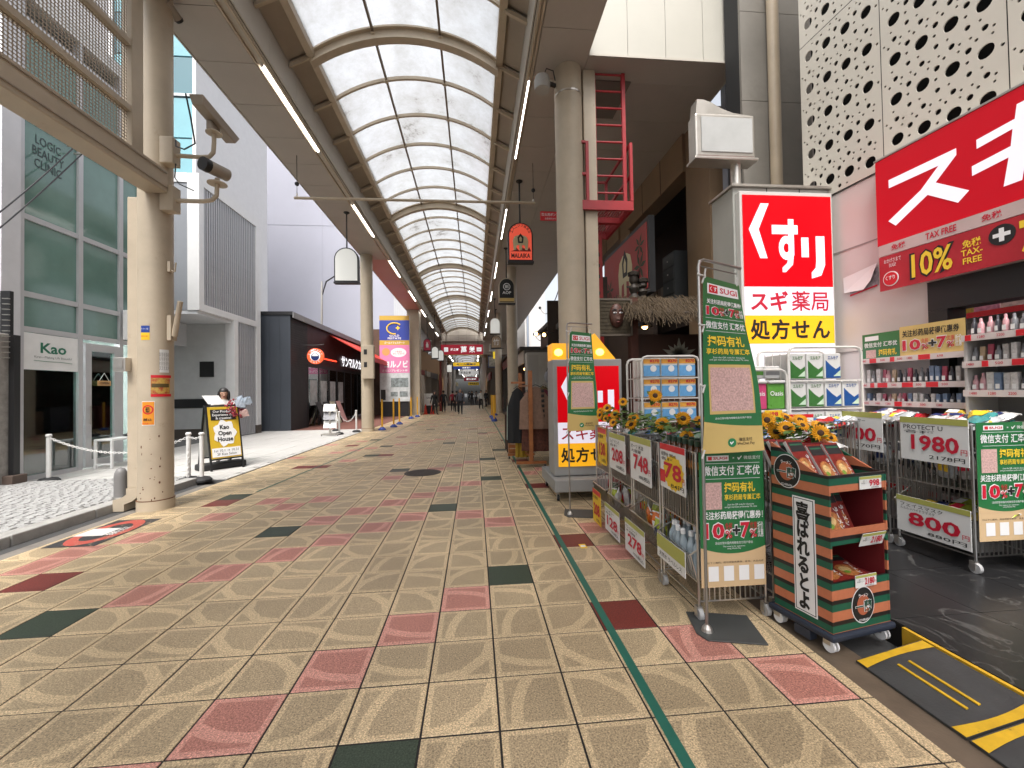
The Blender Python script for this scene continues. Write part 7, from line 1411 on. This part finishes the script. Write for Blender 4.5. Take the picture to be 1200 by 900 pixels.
for z0, z1 in ((.115,.395),(.605,.69),(.905,1.0)): B().box(wt+.001,W_-wt-.001,.001,.012,z0,z1).build('front_lip', M_str, nd)
for z in (.36,.605,.905): B().box(wt+.001,W_-wt-.001,.013,D_-.013,z,z+.008).build('shelf', M_card_in, nd)
for x in (wt+.0005,W_-wt-.0035): B().box(x,x+.003,.013,D_-.013,.37,.90).build('lining', M_card_in, nd)
B().box(-.025,W_+.02,-.02,D_+.03,.075,.113).build('dolly', mat('dolly_navy', (0.018,0.026,0.045), 0.5), nd, bevel=.012); B().box(-.02,.03,.12,.22,.02,.074).build('dolly_skid', mat('dolly_navy', (0,0,0)), nd)
for x in (.02,W_-.03):
    for y in (.03,D_-.02):
        c = B().box(x-.02,x+.02,y-.01,y+.03,.04,.074).build('caster', M_steel, nd)
        for dx in (-.017,.010): B().cyl((x+dx,y,.034),(x+dx+.012,y,.034),.034,.034,16).build('wheel', M_whiteink, c, True)
def emblem(c, xd, r, parent):
    xd = Vector(xd); n_ = xd.cross(Z); c = Vector(c)
    for rr_, m, l, nm in ((r,M_whiteink,.001,'emblem_rim'),(r*.95,M_blackink,.002,'emblem_black'),(r*.55,mat('emblem_rust', (0.42,0.11,0.05), 0.5),.003,'emblem_centre')): B().poly([c+xd*(rr_*.86*math.cos(t))+Z*(rr_*math.sin(t))+n_*l for t in [2*math.pi*k/28 for k in range(28)]]).build(nm, m, parent)
    text(parent,'一蘭',c-Z*r*.06,xd,Z,r*1.25,r*.66,M_whiteink,.05,lift=.004); text(parent,'一蘭',c-Z*r*.06,xd,Z,r*1.22,r*.63,mat('emblem_green', (0.015,0.07,0.045), 0.5),.018,lift=.005); text(parent,'ラーメン',c+Z*r*.52,xd,Z,r*.7,r*.2,M_whiteink,.02,lift=.004); text(parent,'ICHIRAN',c-Z*r*.80,xd,Z,r*.7,r*.13,M_whiteink,.01,lift=.004)
emblem((0,.26,.985),NY,.105,nd); emblem((W_*.52,.001,.245),X,.105,nd)
B().box(-.003,-.001,.085,.225,.155,.845).build('word_panel', M_whiteink, nd); B().box(-.0035,-.0032,.092,.218,.163,.837).build('word_rule', M_blackink, nd); B().box(-.0042,-.0038,.097,.213,.168,.832).build('word_field', M_whiteink, nd); text(nd,'喜\nば\nれ\nる\nと\nよ',(-.004,.155,.5),NY,Z,.092,.64,M_blackink,.045,line=.95)
# noodle boxes
M_nb = mat('noodle_box_red', (0.20,0.022,0.016), 0.3, var=0.3, vscale=20); M_nbw = mat('box_edge_white', (0.62,0.60,0.57), 0.4)
def noodle_box(x, y, z, rx, rz, label, w_=.115, h_=.20, d=.026):
    t = thing('noodle_box', label, 'box', (0,0,0), 'noodle boxes on the striped display', rz=0); t.parent = None
    base = Matrix.Translation((1.985,2.19,0)) @ Matrix.Rotation(R(11),4,'Z') @ Matrix.Translation((x,y,z)) @ Matrix.Rotation(rz,4,'Z') @ Matrix.Rotation(rx,4,'X'); t.matrix_world = base
    B().box(-w_/2,w_/2,0,d,0,h_).build('carton', M_nb, t, bevel=.002); B().box(-w_/2-.0012,-w_/2-.0002,.002,d-.002,.004,h_-.004).build('white_side', M_nbw, t); B().box(-w_/2+.006,w_/2-.006,-.0012,-.0002,h_*.70,h_*.95).build('dark_header', M_blackink, t); B().box(-w_/2+.012,w_/2-.012,-.0022,-.0014,h_*.86,h_*.90).build('green_stripe', mat('box_green', (0.02,0.12,0.06), 0.4), t)
    bw = B().poly([(w_*.40*math.cos(a)-.004, -.0015, h_*.30+h_*.24*math.sin(a)) for a in [2*math.pi*k/20 for k in range(20)]]).build('soup_photo', mat('soup_brown', (0.42,0.16,0.05), 0.35, var=0.6, vscale=60), t); B().poly([(w_*.22*math.cos(a)-.012, -.0025, h_*.33+h_*.12*math.sin(a)) for a in [2*math.pi*k/12 for k in range(12)]]).build('egg_photo', mat('noodle_cream', (0.62,0.42,0.18), 0.4, var=0.4, vscale=70), bw); B().poly([(w_*.12*math.cos(a)-.02, -.0032, h_*.22+h_*.06*math.sin(a)) for a in [2*math.pi*k/10 for k in range(10)]]).build('leek_photo', mat('leek_green', (0.18,0.30,0.04), 0.4, var=0.4, vscale=80), bw)
    text(t,'ラーメン',(w_*.30,-.0012,h_*.36),(0,0,-1),X,h_*.5,w_*.16,M_card,.02)
for k in range(4): noodle_box(.075+.005*k,.33-.058*k,.935+.004*k,-.55,-.05,'noodle box leaning at the left of the top tray, %s from the back' % ('first','second','third','fourth')[k],.12,.26)
noodle_box(.215,.115,.925,-.60,-.03,'noodle box in the middle front of the top tray',.115,.26); noodle_box(.345,.115,.925,-.58,-.08,'noodle box at the right front of the top tray',.115,.26); noodle_box(.235,.22,.93,-.62,.03,'noodle box behind the middle one on the top tray',.115,.225); noodle_box(.36,.23,.93,-.6,-.02,'noodle box at the back right of the top tray',.115,.225)
noodle_box(.14,.06,.625,-.42,.02,'large noodle box leaning at the left of the middle tray',.22,.27,.03); noodle_box(.28,.14,.62,-.45,-.12,'noodle box behind on the middle tray',.2,.25,.03); noodle_box(.13,.05,.375,-1.35,.05,'noodle box lying flat at the left of the bottom tray',.2,.24,.03); noodle_box(.29,.06,.372,-1.35,-.1,'noodle box lying flat at the right of the bottom tray',.18,.22,.03)
def ptag(cx_, z, w_, h_, price, label, tilt=0.0):
    t = thing('price_tag', label, 'price tag', (1.985,2.19,0), 'price tags on the noodle display', rz=R(11)); yd = Vector((0,-math.sin(tilt),math.cos(tilt))); f = flat(Vector((cx_-w_/2,-.008-math.sin(tilt)*h_*.0,z-h_/2)), X*w_, yd*h_); b = B(); panel(b, f(.5,.5), X, yd, w_, h_, .003); b.build('tag', M_card, t); sheet(t,(0,1,.80,1),f,M_olive,'top_band',.002,1,1); text_map(t,price,(.42,.88,.20,.74),f,M_redink,.022); text_map(t,'円',(.90,.98,.22,.44),f,M_redink); text_map(t,'一蘭ラーメン\n博多細麺ストレート',(.05,.38,.42,.72),f,M_blackink); text_map(t,'10%税込',(.5,.86,.06,.17),f,M_blackink)
ptag(.315,.945,.175,.072,'998','small 998 yen tag on the top lip of the noodle display'); ptag(.30,.625,.185,.082,'2180','2180 yen tag on the middle lip of the noodle display',.3); ptag(.255,.385,.165,.070,'2180','2180 yen tag above the round emblem on the noodle display')
# ---------------------------------------------------------------- rubber ramps at the step
M_ramp = mat('ramp_rubber', (0.045,0.046,0.046), 0.6, var=0.2, vscale=10, bump=0.3, bscale=90); M_ry = mat('ramp_yellow', (0.62,0.37,0.015), 0.55, var=0.15, vscale=14, stain=((0.10,0.07,0.03), 20, 0.63, 0.72))
def ramp(y0, y1, label):
    t = thing('kerb_ramp', label, 'ramp', (2.26,y0,0), 'rubber ramps at the store step'); xa, xb = 2.06, 2.455; za, zb = .006, .088
    def P(u, v, l=0.0): return (xa+(xb-xa)*u, y0+(y1-y0)*v, za+(zb-za)*u+l)
    b = B(); b.add([P(0,0),P(1,0),P(1,1),P(0,1),(xa,y0,-.004),(xb,y0,-.004),(xb,y1,-.004),(xa,y1,-.004)],[(0,1,2,3),(4,5,1,0),(5,6,2,1),(6,7,3,2),(7,4,0,3)]); b.build('wedge', M_ramp, t)
    for v0, v1, bow in ((0,.11,.05),(.87,.985,.0)):
        q = B(); n = 8
        for k in range(n):
            u0, u1 = k/n, (k+1)/n; g = lambda u: (-.06*math.sin(math.pi*u))*(1 if v0 < .5 else -1)*0.6
            q.poly([P(u0,v0+(0 if v0 < .5 else g(u0)),.003),P(u1,v0+(0 if v0 < .5 else g(u1)),.003),P(u1,v1+(g(u1) if v0 < .5 else 0),.003),P(u0,v1+(g(u0) if v0 < .5 else 0),.003)])
        q.build('yellow_band', M_ry, t)
    for u in (.34,.50): B().add([P(u,.20,.002),P(u+.03,.20,.002),P(u+.03,.80,.002),P(u,.80,.002),P(u,.20,.007),P(u+.03,.20,.007),P(u+.03,.80,.007),P(u,.80,.007)],[(4,5,6,7),(0,1,5,4),(1,2,6,5),(2,3,7,6),(3,0,4,7)]).build('yellow_rib', M_ry, t)
ramp(1.615,2.13,'black rubber ramp with yellow ends next to the noodle display'); ramp(1.085,1.605,'second black and yellow rubber ramp cut off by the bottom right corner')
# ================================================================ the arcade beyond
FA = thing('far_arcade_roof', 'lower dim roof of the next arcade beyond the red arrow sign', 'arcade roof', (-1.2,46,0)); M_far = mat('far_ceiling', (0.36,0.31,0.25), 0.6, var=0.06)
B().box(-6,-2.6,45.3,130,5.6,5.8).build('left_soffit', M_far, FA); B().box(.3,4.0,45.3,130,5.6,5.8).build('right_soffit', M_far, FA)
for k in range(20):
    y = 46+k*4.2; ps = [(-2.6+1.45+1.45*math.cos(t), y, 5.8+.85*math.sin(t)) for t in [math.pi*q/12 for q in range(13)]]; B().tube(ps,.09,5).build('arch_rib', M_rib, FA)
    b = B(); vs = [(p[0],p[1]+dy,p[2]) for p in ps for dy in (0,4.2)]; b.add(vs,[(2*q,2*q+2,2*q+3,2*q+1) for q in range(12)]).build('roof_sheet', M_pane, FA)
for k in range(14):
    for x, l in ((-2.75,'left'),(.45,'right')):
        y = 47+k*5.5; t = thing('fluorescent_light', '%s lit tube on the %s side of the far arcade roof' % (nth(k), l), 'light', (x,y,5.6), 'far fluorescent tubes on the '+l); B().box(x-.04,x+.04,y,y+2.6,5.54,5.598).build('tube', M_tube, t)
# far shops on both sides, each with its own front
rr = random.Random(77)
LEFT = [(29.4,33.4),(33.5,37.8),(38,44.8),(45.2,52),(52.2,60),(60.2,70),(70.2,84),(84.2,100)]; RIGHT = [(45.2,52),(52.2,60),(60.2,70),(70.2,84),(84.2,100)]
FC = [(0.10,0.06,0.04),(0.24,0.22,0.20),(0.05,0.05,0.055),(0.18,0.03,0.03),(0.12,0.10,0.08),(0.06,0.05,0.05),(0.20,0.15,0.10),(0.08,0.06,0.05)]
NTH = ('nearest','second','third','fourth','fifth','sixth','seventh','last')
for side, lst in (('left',LEFT),('right',RIGHT)):
    for k, (y0, y1) in enumerate(lst):
        s = -1 if side == 'left' else 1; xf = -3.9 if s < 0 else 1.75; xb = xf+s*3.2; z1 = 5.55 if y0 > 45 else 5.0+rr.random()*1.2
        t = thing('far_shop', '%s dark shop front deep in the arcade on the %s side' % (NTH[k], side), 'shop', (xf,y0,0), 'far shops on the '+side); x0, x1 = min(xf+s*1.2,xb), max(xf+s*1.2,xb)
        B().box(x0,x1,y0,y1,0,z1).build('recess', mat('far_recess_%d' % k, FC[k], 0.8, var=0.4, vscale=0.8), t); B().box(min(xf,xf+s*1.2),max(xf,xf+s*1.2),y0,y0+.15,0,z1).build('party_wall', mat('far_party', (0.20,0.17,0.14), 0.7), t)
        B().box(min(xf,xf+s*.15),max(xf,xf+s*.15),y0,y1,2.9,3.7).build('fascia', mat('far_fascia_%d' % (k % 4), [(0.28,0.03,0.03),(0.30,0.27,0.22),(0.06,0.05,0.05),(0.35,0.25,0.06)][k % 4], 0.5, var=0.2), t)
        for j in range(3): y = y0+.4+j*(y1-y0)/3; B().box(min(xf+s*.3,xf+s*1.1),max(xf+s*.3,xf+s*1.1),y,y+(y1-y0)/3-.7,0,1.0+rr.random()*.5).build('stock', mat('far_stock_%d' % rr.randrange(6), rr.choice(FC), 0.8, var=0.6, vscale=3), t)
        B().ball((xf+s*.7,y0+1,2.6),.12,8,6).build('lamp', M_warm, t)
for k, (x, y, r_) in enumerate(((-3.3,46.5,.28),(-3.3,57,.28),(1.15,46.5,.26),(1.15,57,.26),(-3.3,68,.26),(1.15,68,.26))): t = thing('arcade_pillar', 'white far pillar on the %s, pair %s beyond the arrow sign' % (('left' if x < 0 else 'right'),('one','two','three')[(0,1,0,1,2,2)[k]]), 'pillar', (x,y,0), 'far white pillars'); B().lathe([(r_+.03,0),(r_+.03,.3),(r_,.31),(r_,5.59)],(x,y,0),16).build('shaft', mat('far_pillar', (0.62,0.58,0.53), 0.5), t, True); B().lathe([(r_+.002,5.3),(r_+.05,5.58)],(x,y,0),16).build('capital', M_rib, t)
def hang_sign(x0, x1, y, z0, z1, m, label, items, name='hanging_sign', zt=ZS):
    t = thing(name, label, 'sign', ((x0+x1)/2,y,z0)); B().box(x0,x1,y,y+.25,z0,z1).build('board', m, t)
    for x in (x0+.5,x1-.5): B().cyl((x,y+.12,z1),(x,y+.12,zt+.2),.025,.025,6).build('rod', M_black, t)
    for s, cx_, cz, w_, h_, mm in items: text(t,s,(cx_,y,cz),X,Z,w_,h_,mm,.03,lift=.012)
    return t
M_mar = mat('arrow_sign_red', (0.33,0.012,0.028), 0.4, emit=0.25); M_lw = mat('arrow_white', (0.8,0.8,0.8), 0.4, emit=0.3)
hs_ = hang_sign(-3.38,.92,43,5.38,6.40,M_mar,'wide dark red hanging sign with white characters and right arrow',[('■',-2.85,5.9,.42,.45,M_lw),('織之町',-1.98,5.9,.85,.28,M_lw),('萬',-1.05,5.9,.62,.68,M_lw),('栄',-.20,5.9,.60,.68,M_lw),('➡',.52,5.9,.5,.42,M_lw)]); B().box(-3.42,.96,42.97,43.28,5.32,5.379).build('lower_trim', M_gold, hs_)
hang_sign(-2.5,.63,50,4.62,5.05,mat('far_yellow', (0.72,0.45,0.02), 0.4, emit=0.25),'yellow hanging sign over the blue one in the far arcade',[('セール開催中',-.95,4.84,2.3,.25,M_nav)],zt=5.4); hang_sign(-2.5,.63,50.02,4.25,4.61,mat('far_blue', (0.03,0.06,0.30), 0.4, emit=0.15),'blue hanging sign below the yellow one',[('本町通り',-.95,4.43,1.0,.2,M_lw)],zt=4.4); hang_sign(-1.95,.55,53,3.72,4.22,mat('far_white', (0.6,0.6,0.6), 0.4, emit=0.2),'white and orange hanging sign below the blue one',[('器 北之 安',-1.1,3.97,1.3,.3,M_blackink)],zt=5.4); hang_sign(-1.5,.6,60,3.1,3.65,mat('far_maroon', (0.22,0.015,0.03), 0.4, emit=0.1),'dark red hanging sign far down the arcade',[('南久宝寺',-.45,3.37,1.4,.25,M_lw)],zt=5.4); hang_sign(-1.0,.7,66,2.6,3.05,M_yellow,'small yellow sign far down the arcade',[('おもちゃ',-.15,2.83,1.2,.25,M_blackink)],zt=5.4)
for k, (x, y, z0, z1, w_, m, l) in enumerate(((1.55,36,3.6,4.6,.7,mat('blue_blade', (0.05,0.08,0.2), 0.5),'blue blade sign on the far right'),(1.6,34,4.8,5.4,.7,mat('pale_blade', (0.5,0.48,0.42), 0.5),'pale blade sign on the far right'),(1.9,35,4.3,5.1,.6,mat('yellow_blade', (0.75,0.55,0.03), 0.5, emit=.3),'yellow blade sign on the far right'),(-3.5,36,3.3,5.0,.75,mat('white_blade', (0.62,0.64,0.68), 0.5, emit=.25),'white blade sign on the far left'),(1.3,52,3.8,4.6,.35,M_red,'small red banner on the far right'),(1.3,56,3.0,3.6,.35,M_red,'lower small red banner on the far right'),(-2.9,49,3.9,4.7,.5,mat('white_lantern_far', (0.7,0.7,0.66), 0.5, emit=.3),'white square lantern in the far arcade on the left'))):
    t = thing('blade_sign', l, 'sign', (x,y,z0), 'blade signs along the arcade'); B().box(x-w_/2,x+w_/2,y,y+.15,z0,z1).build('panel', m, t); B().box(x-w_/2+.06,x+w_/2-.06,y-.01,y-.002,z0+.08,z1-.08).build('print', mat('blade_print_%d' % k, (0.3,0.3,0.3) if k != 4 else (0.6,0.5,0.45), 0.5, var=0.5, vscale=5) if k in (0,1,3) else m, t); B().bar((x,y+.07,z1),(x+(.6 if x > 0 else -.6),y+.07,z1+.05),.04).build('arm', M_black, t)
# things standing by the left block pillar
wt_ = thing('white_clothes_display', 'white cloth display beside two red traffic cones on the left', 'display', (-3.4,30.2,0)); B().box(-3.6,-2.85,30.2,30.6,.6,1.45).build('cloth', M_card, wt_); B().box(-3.55,-2.9,30.25,30.55,0,.6).build('stand', M_black, wt_); text(wt_,'SALE',(-3.2,30.2,1.15),X,Z,.5,.14,mat('ink_grey', (0.2,0.2,0.2), 0.5),.02)
for x, l in ((-3.45,'left'),(-2.98,'right')): t = thing('traffic_cone', l+' red traffic cone by the cream block pillar', 'traffic cone', (x,29.6,0), 'red cones'); B().lathe([(.13,.03),(.03,.68),(.02,.70)],(x,29.6,0),14).build('cone', mat('cone_red', (0.65,0.05,0.02), 0.5), t, True); B().box(x-.17,x+.17,29.43,29.77,0,.03).build('base', mat('cone_red', (0,0,0)), t)
bs = thing('shop_canopy_board', 'slanting brown board over the small lit shop on the left', 'awning', (-3.5,30.5,3)); B().prism([(-3.9,30.6,3.2),(-2.7,32.2,2.9),(-2.7,32.2,3.9),(-3.9,30.6,4.7)],(.05,-.04,0)).build('board', mat('board_brown', (0.28,0.17,0.09), 0.6), bs); B().cyl((-3.5,30.7,2.7),(-3.5,30.7,3.2),.03,.03,6).build('rod', M_black, bs)
ft = thing('red_frame_post', 'thin dark red post with cross arm on the left of the arcade', 'post', (-2.75,34,0)); B().box(-2.85,-2.65,34,34.2,0,4.6).build('post', mat('post_maroon', (0.14,0.02,0.015), 0.5), ft); B().box(-3.8,-2.86,34.03,34.17,4.2,4.4).build('arm', mat('post_maroon', (0,0,0)), ft)
# ---------------------------------------------------------------- people
M_skin = mat('skin', (0.44,0.25,0.17), 0.55, var=0.05); M_hair = mat('hair_black', (0.014,0.011,0.010), 0.5)
def person(x, y, label, h=1.70, face=0.0, top=(0.1,0.1,0.1), bottom=(0.02,0.02,0.025), shoe=(0.02,0.02,0.02), stride=.18, arms='down', long_hair=False, dress=False, hair=None, z0=0.0, key=0):
    """one continuous body grown from a skeleton; clothing by height, hair as its own part"""
    s = h/1.70; V = []; E = []; Rr = []
    def v(p, r, par=None):
        V.append(Vector(p)*s); Rr.append(r*s); i = len(V)-1
        if par is not None: E.append((par, i))
        return i
    pel = v((0,0,.93),.135); wst = v((0,.0,1.08),.120,pel); ch = v((0,-.01,1.27),.148,wst); nk = v((0,0,1.42),.060,ch); hd0 = v((0,-.012,1.50),.062,nk); hd1 = v((0,-.022,1.575),.092,hd0); hd2 = v((0,-.015,1.655),.072,hd1)
    for sx in (-1, 1):
        st_ = stride*sx; hip = v((sx*.09,0,.86),.098,pel); kn = v((sx*.10,-.5*st_-.03,.48),.066,hip); an = v((sx*.10,-st_ if sx > 0 else -st_+.04,.10),.045,kn); v((sx*.115,(-st_ if sx > 0 else -st_+.04)-.15,.04),.036,an)
        sh = v((sx*.185,0,1.36),.068,ch)
        if arms == 'hold': el = v((sx*.24,-.06,1.12),.050,sh); wr = v((sx*.12,-.26,1.16),.036,el); v((sx*.06,-.30,1.17),.034,wr)
        else: sw = -st_*.7; el = v((sx*.245,-sw*.2+.02,1.10),.048,sh); wr = v((sx*.255,sw-.03,.87),.034,el); hn = v((sx*.25,sw-.05,.79),.032,wr); v((sx*.245,sw-.06,.72),.020,hn)
    me = bpy.data.meshes.new('body'); me.from_pydata(V, E, []); o = bpy.data.objects.new('body', me); COL.objects.link(o); md = o.modifiers.new('skin','SKIN'); md.use_smooth_shade = True
    for i, r in enumerate(Rr): me.skin_vertices[0].data[i].radius = (r, r*(.78 if i in (0,1,2) else 1.0)); me.skin_vertices[0].data[i].use_root = (i == 0)
    sub = o.modifiers.new('sub','SUBSURF'); sub.levels = sub.render_levels = 2
    bpy.context.view_layer.update(); dg = bpy.context.evaluated_depsgraph_get(); m2 = bpy.data.meshes.new_from_object(o.evaluated_get(dg)); bpy.data.objects.remove(o)
    m2.materials.clear(); mt = mat('top_%d' % key, top, .85, var=.15, vscale=14); mb = mat('bottom_%d' % key, bottom, .85, var=.15, vscale=14); ms_ = mat('shoe_%d' % key, shoe, .5); 
    for q in (M_skin, mt, mb, ms_): m2.materials.append(q)
    for p in m2.polygons:
        c = p.center/s; lat = abs(c.x)
        if c.z > 1.44: k = 0
        elif arms == 'hold' and c.y < -.23 and c.z > 1.0: k = 0
        elif c.z < .84 and lat > .19 and arms != 'hold': k = 0
        elif c.z < .085: k = 3
        elif c.z < .93 and lat < .19: k = 2
        elif c.z < .84: k = 2
        else: k = 1
        p.material_index = k
    t = thing('person', label, 'person', (x,y,z0), rz=face); b = bpy.data.objects.new('body', m2); COL.objects.link(b); b.parent = t
    hm = hair or M_hair; hb = B().ball((0,.012*s,1.62*s),.108*s,14,10,(.90,1.0,.95)); 
    hb.f = [f for f in hb.f if not (sum(hb.v[i][1] for i in f)/len(f) < -.015*s and sum(hb.v[i][2] for i in f)/len(f) < 1.632*s)]
    if long_hair:
        hb.ball((0,.055*s,1.49*s),.10*s,12,8,(1.0,.55,1.5))
        for sx in (-1,1): hb.ball((sx*.095*s,-.03*s,1.53*s),.055*s,8,8,(.55,1.0,2.1))
    hb.build('hair', hm, t, True)
    for sx in (-1,1): B().ball((sx*.034*s,-.108*s,1.580*s),.010*s,8,6,(1.3,.5,.8)).build('eye', M_blackink, t)
    B().prism([(-.012*s,-.108*s,1.56*s),(.012*s,-.108*s,1.56*s),(.016*s,-.126*s,1.535*s),(-.016*s,-.126*s,1.535*s)],(0,.02*s,-.004*s)).build('nose', M_skin, t); B().ball((0,-.100*s,1.505*s),.022*s,8,6,(1.2,.35,.35)).build('mouth', mat('lips', (0.35,0.09,0.08), .5), t)
    if dress: B().lathe([(.17*s,1.0*s),(.20*s,.80*s),(.27*s,.45*s),(.30*s,.22*s)],(0,0,0),18).build('skirt', mb, t, True)
    return t
person(-0.98,28.4,'man in grey jacket and black trousers walking towards the viewer down the arcade',1.74,0.0,(0.075,0.080,0.10),(0.012,0.012,0.014),hair=mat('hair_grey', (0.12,0.09,0.075), .6),key=1)
person(-1.75,33.5,'person with red backpack walking away just left of the grey jacketed man',1.62,math.pi,(0.28,0.015,0.03),(0.012,0.012,0.014),key=2); person(.55,37.0,'person in white top and black trousers on the right of the arcade',1.66,.2,(0.55,0.54,0.52),(0.012,0.012,0.013),key=3)
person(-2.75,28.8,'person in long black coat near the red cones',1.64,.6,(0.012,0.012,0.013),(0.012,0.012,0.014),key=4,long_hair=True); person(-2.35,31.8,'person in black behind the long black coat',1.66,math.pi,(0.014,0.014,0.016),(0.012,0.012,0.014),key=5)
person(-1.35,31.5,'person in dark clothes half hidden behind the grey jacketed man',1.62,math.pi,(0.03,0.025,0.025),(0.014,0.014,0.016),key=6); person(-.3,46,'person in black far down the arcade left of the white top',1.65,0,(0.02,0.018,0.02),(0.015,0.015,0.018),key=7); person(.2,52,'distant person in pale jacket far down the arcade',1.65,math.pi,(0.30,0.27,0.25),(0.03,0.03,0.035),key=8); person(-1.6,55,'distant person in brown far down the arcade',1.65,0,(0.14,0.09,0.06),(0.02,0.02,0.025),key=9); person(-.8,60,'most distant person in dark coat down the arcade',1.65,math.pi,(0.03,0.03,0.04),(0.02,0.02,0.02),key=10)
person(1.1,41,'person standing by the far right shop in black',1.66,-.8,(0.018,0.018,0.02),(0.015,0.015,0.018),key=11)
# woman with the bouquet behind the pavement sign
wx, wy = -5.52, 9.72
person(wx,wy,'smiling dark haired woman in white holding flowers behind the pavement sign',1.66,.55,(0.62,0.60,0.58),(0.60,0.58,0.56),stride=.03,arms='hold',long_hair=True,dress=True,z0=.02,key=12)
bq = thing('flower_bouquet', 'large bouquet of dark red flowers in pale paper held by the woman', 'bouquet', (-5.25,9.45,1.15)); M_fr = mat('flower_wine', (0.30,0.035,0.05), .6, var=.4, vscale=30); M_paper = mat('wrap_paper', (0.60,0.55,0.52), .5, var=.1, vscale=10); M_wblue = mat('wrap_film', (0.40,0.47,0.55), .25, var=.3, vscale=12)
rq = random.Random(2); fb_ = B()
axis = Vector((.82,-.15,.28)).normalized(); o0 = Vector((-5.36,9.42,1.16)); sd = axis.cross(Z).normalized(); upv = sd.cross(axis)
for k in range(130):
    a = rq.uniform(0,6.28); r_ = .21*math.sqrt(rq.random()); p = o0+axis*(.16+.12*rq.random())+sd*r_*math.cos(a)+upv*r_*math.sin(a)+Vector((.09,-.05,.0)); fb_.ball(p,rq.uniform(.014,.027),6,4)
fb_.build('blooms', M_fr, bq); cn = B(); ring = [2*math.pi*k/18 for k in range(18)]
tip = o0-axis*.05+Vector((.0,0,-.32)); 
cn.add([tip]+[o0+axis*(.02+.05*(k % 2))+sd*.19*math.cos(a)+upv*.19*math.sin(a) for k, a in enumerate(ring)],[(0,1+k,1+(k+1) % 18) for k in range(18)]); cn.build('paper_cone', M_paper, bq)
fw = B(); c0 = o0+axis*.40+Vector((0,0,.03))
for k in range(9): a = rq.uniform(-.8,.8); p = c0+Vector((rq.uniform(-.08,.12),rq.uniform(-.05,.05),rq.uniform(-.08,.10))); fw.add([p,p+Vector((.13,.02,.05+a*.08)),p+Vector((.10,-.03,.17)),p+Vector((-.03,.0,.13))],[(0,1,2,3)])
fw.build('film_wrap', M_wblue, bq); pw = B()
for k in range(7): p = o0+axis*.25+Vector((rq.uniform(-.05,.2),0,-.16+rq.uniform(-.05,.04))); pw.add([p,p+Vector((.16,-.03,.04)),p+Vector((.12,-.05,.12)),p+Vector((0,.0,.09))],[(0,1,2,3)])
pw.build('pink_paper', mat('wrap_pink', (0.55,0.38,0.35), .5), bq)
# ---------------------------------------------------------------- unseen block added behind the viewer to hold back sky light
bh = thing('rear_left_light_blocker', 'unseen plain block added behind the viewer on the left to block sky light', 'building', (-12,-10,0)); B().box(-16,-9.6,-20,4.5,0,8).build('wall', M_pgrey, bh); B().box(-16,-9.5,-20,4.6,8,8.3).build('parapet', M_white, bh)
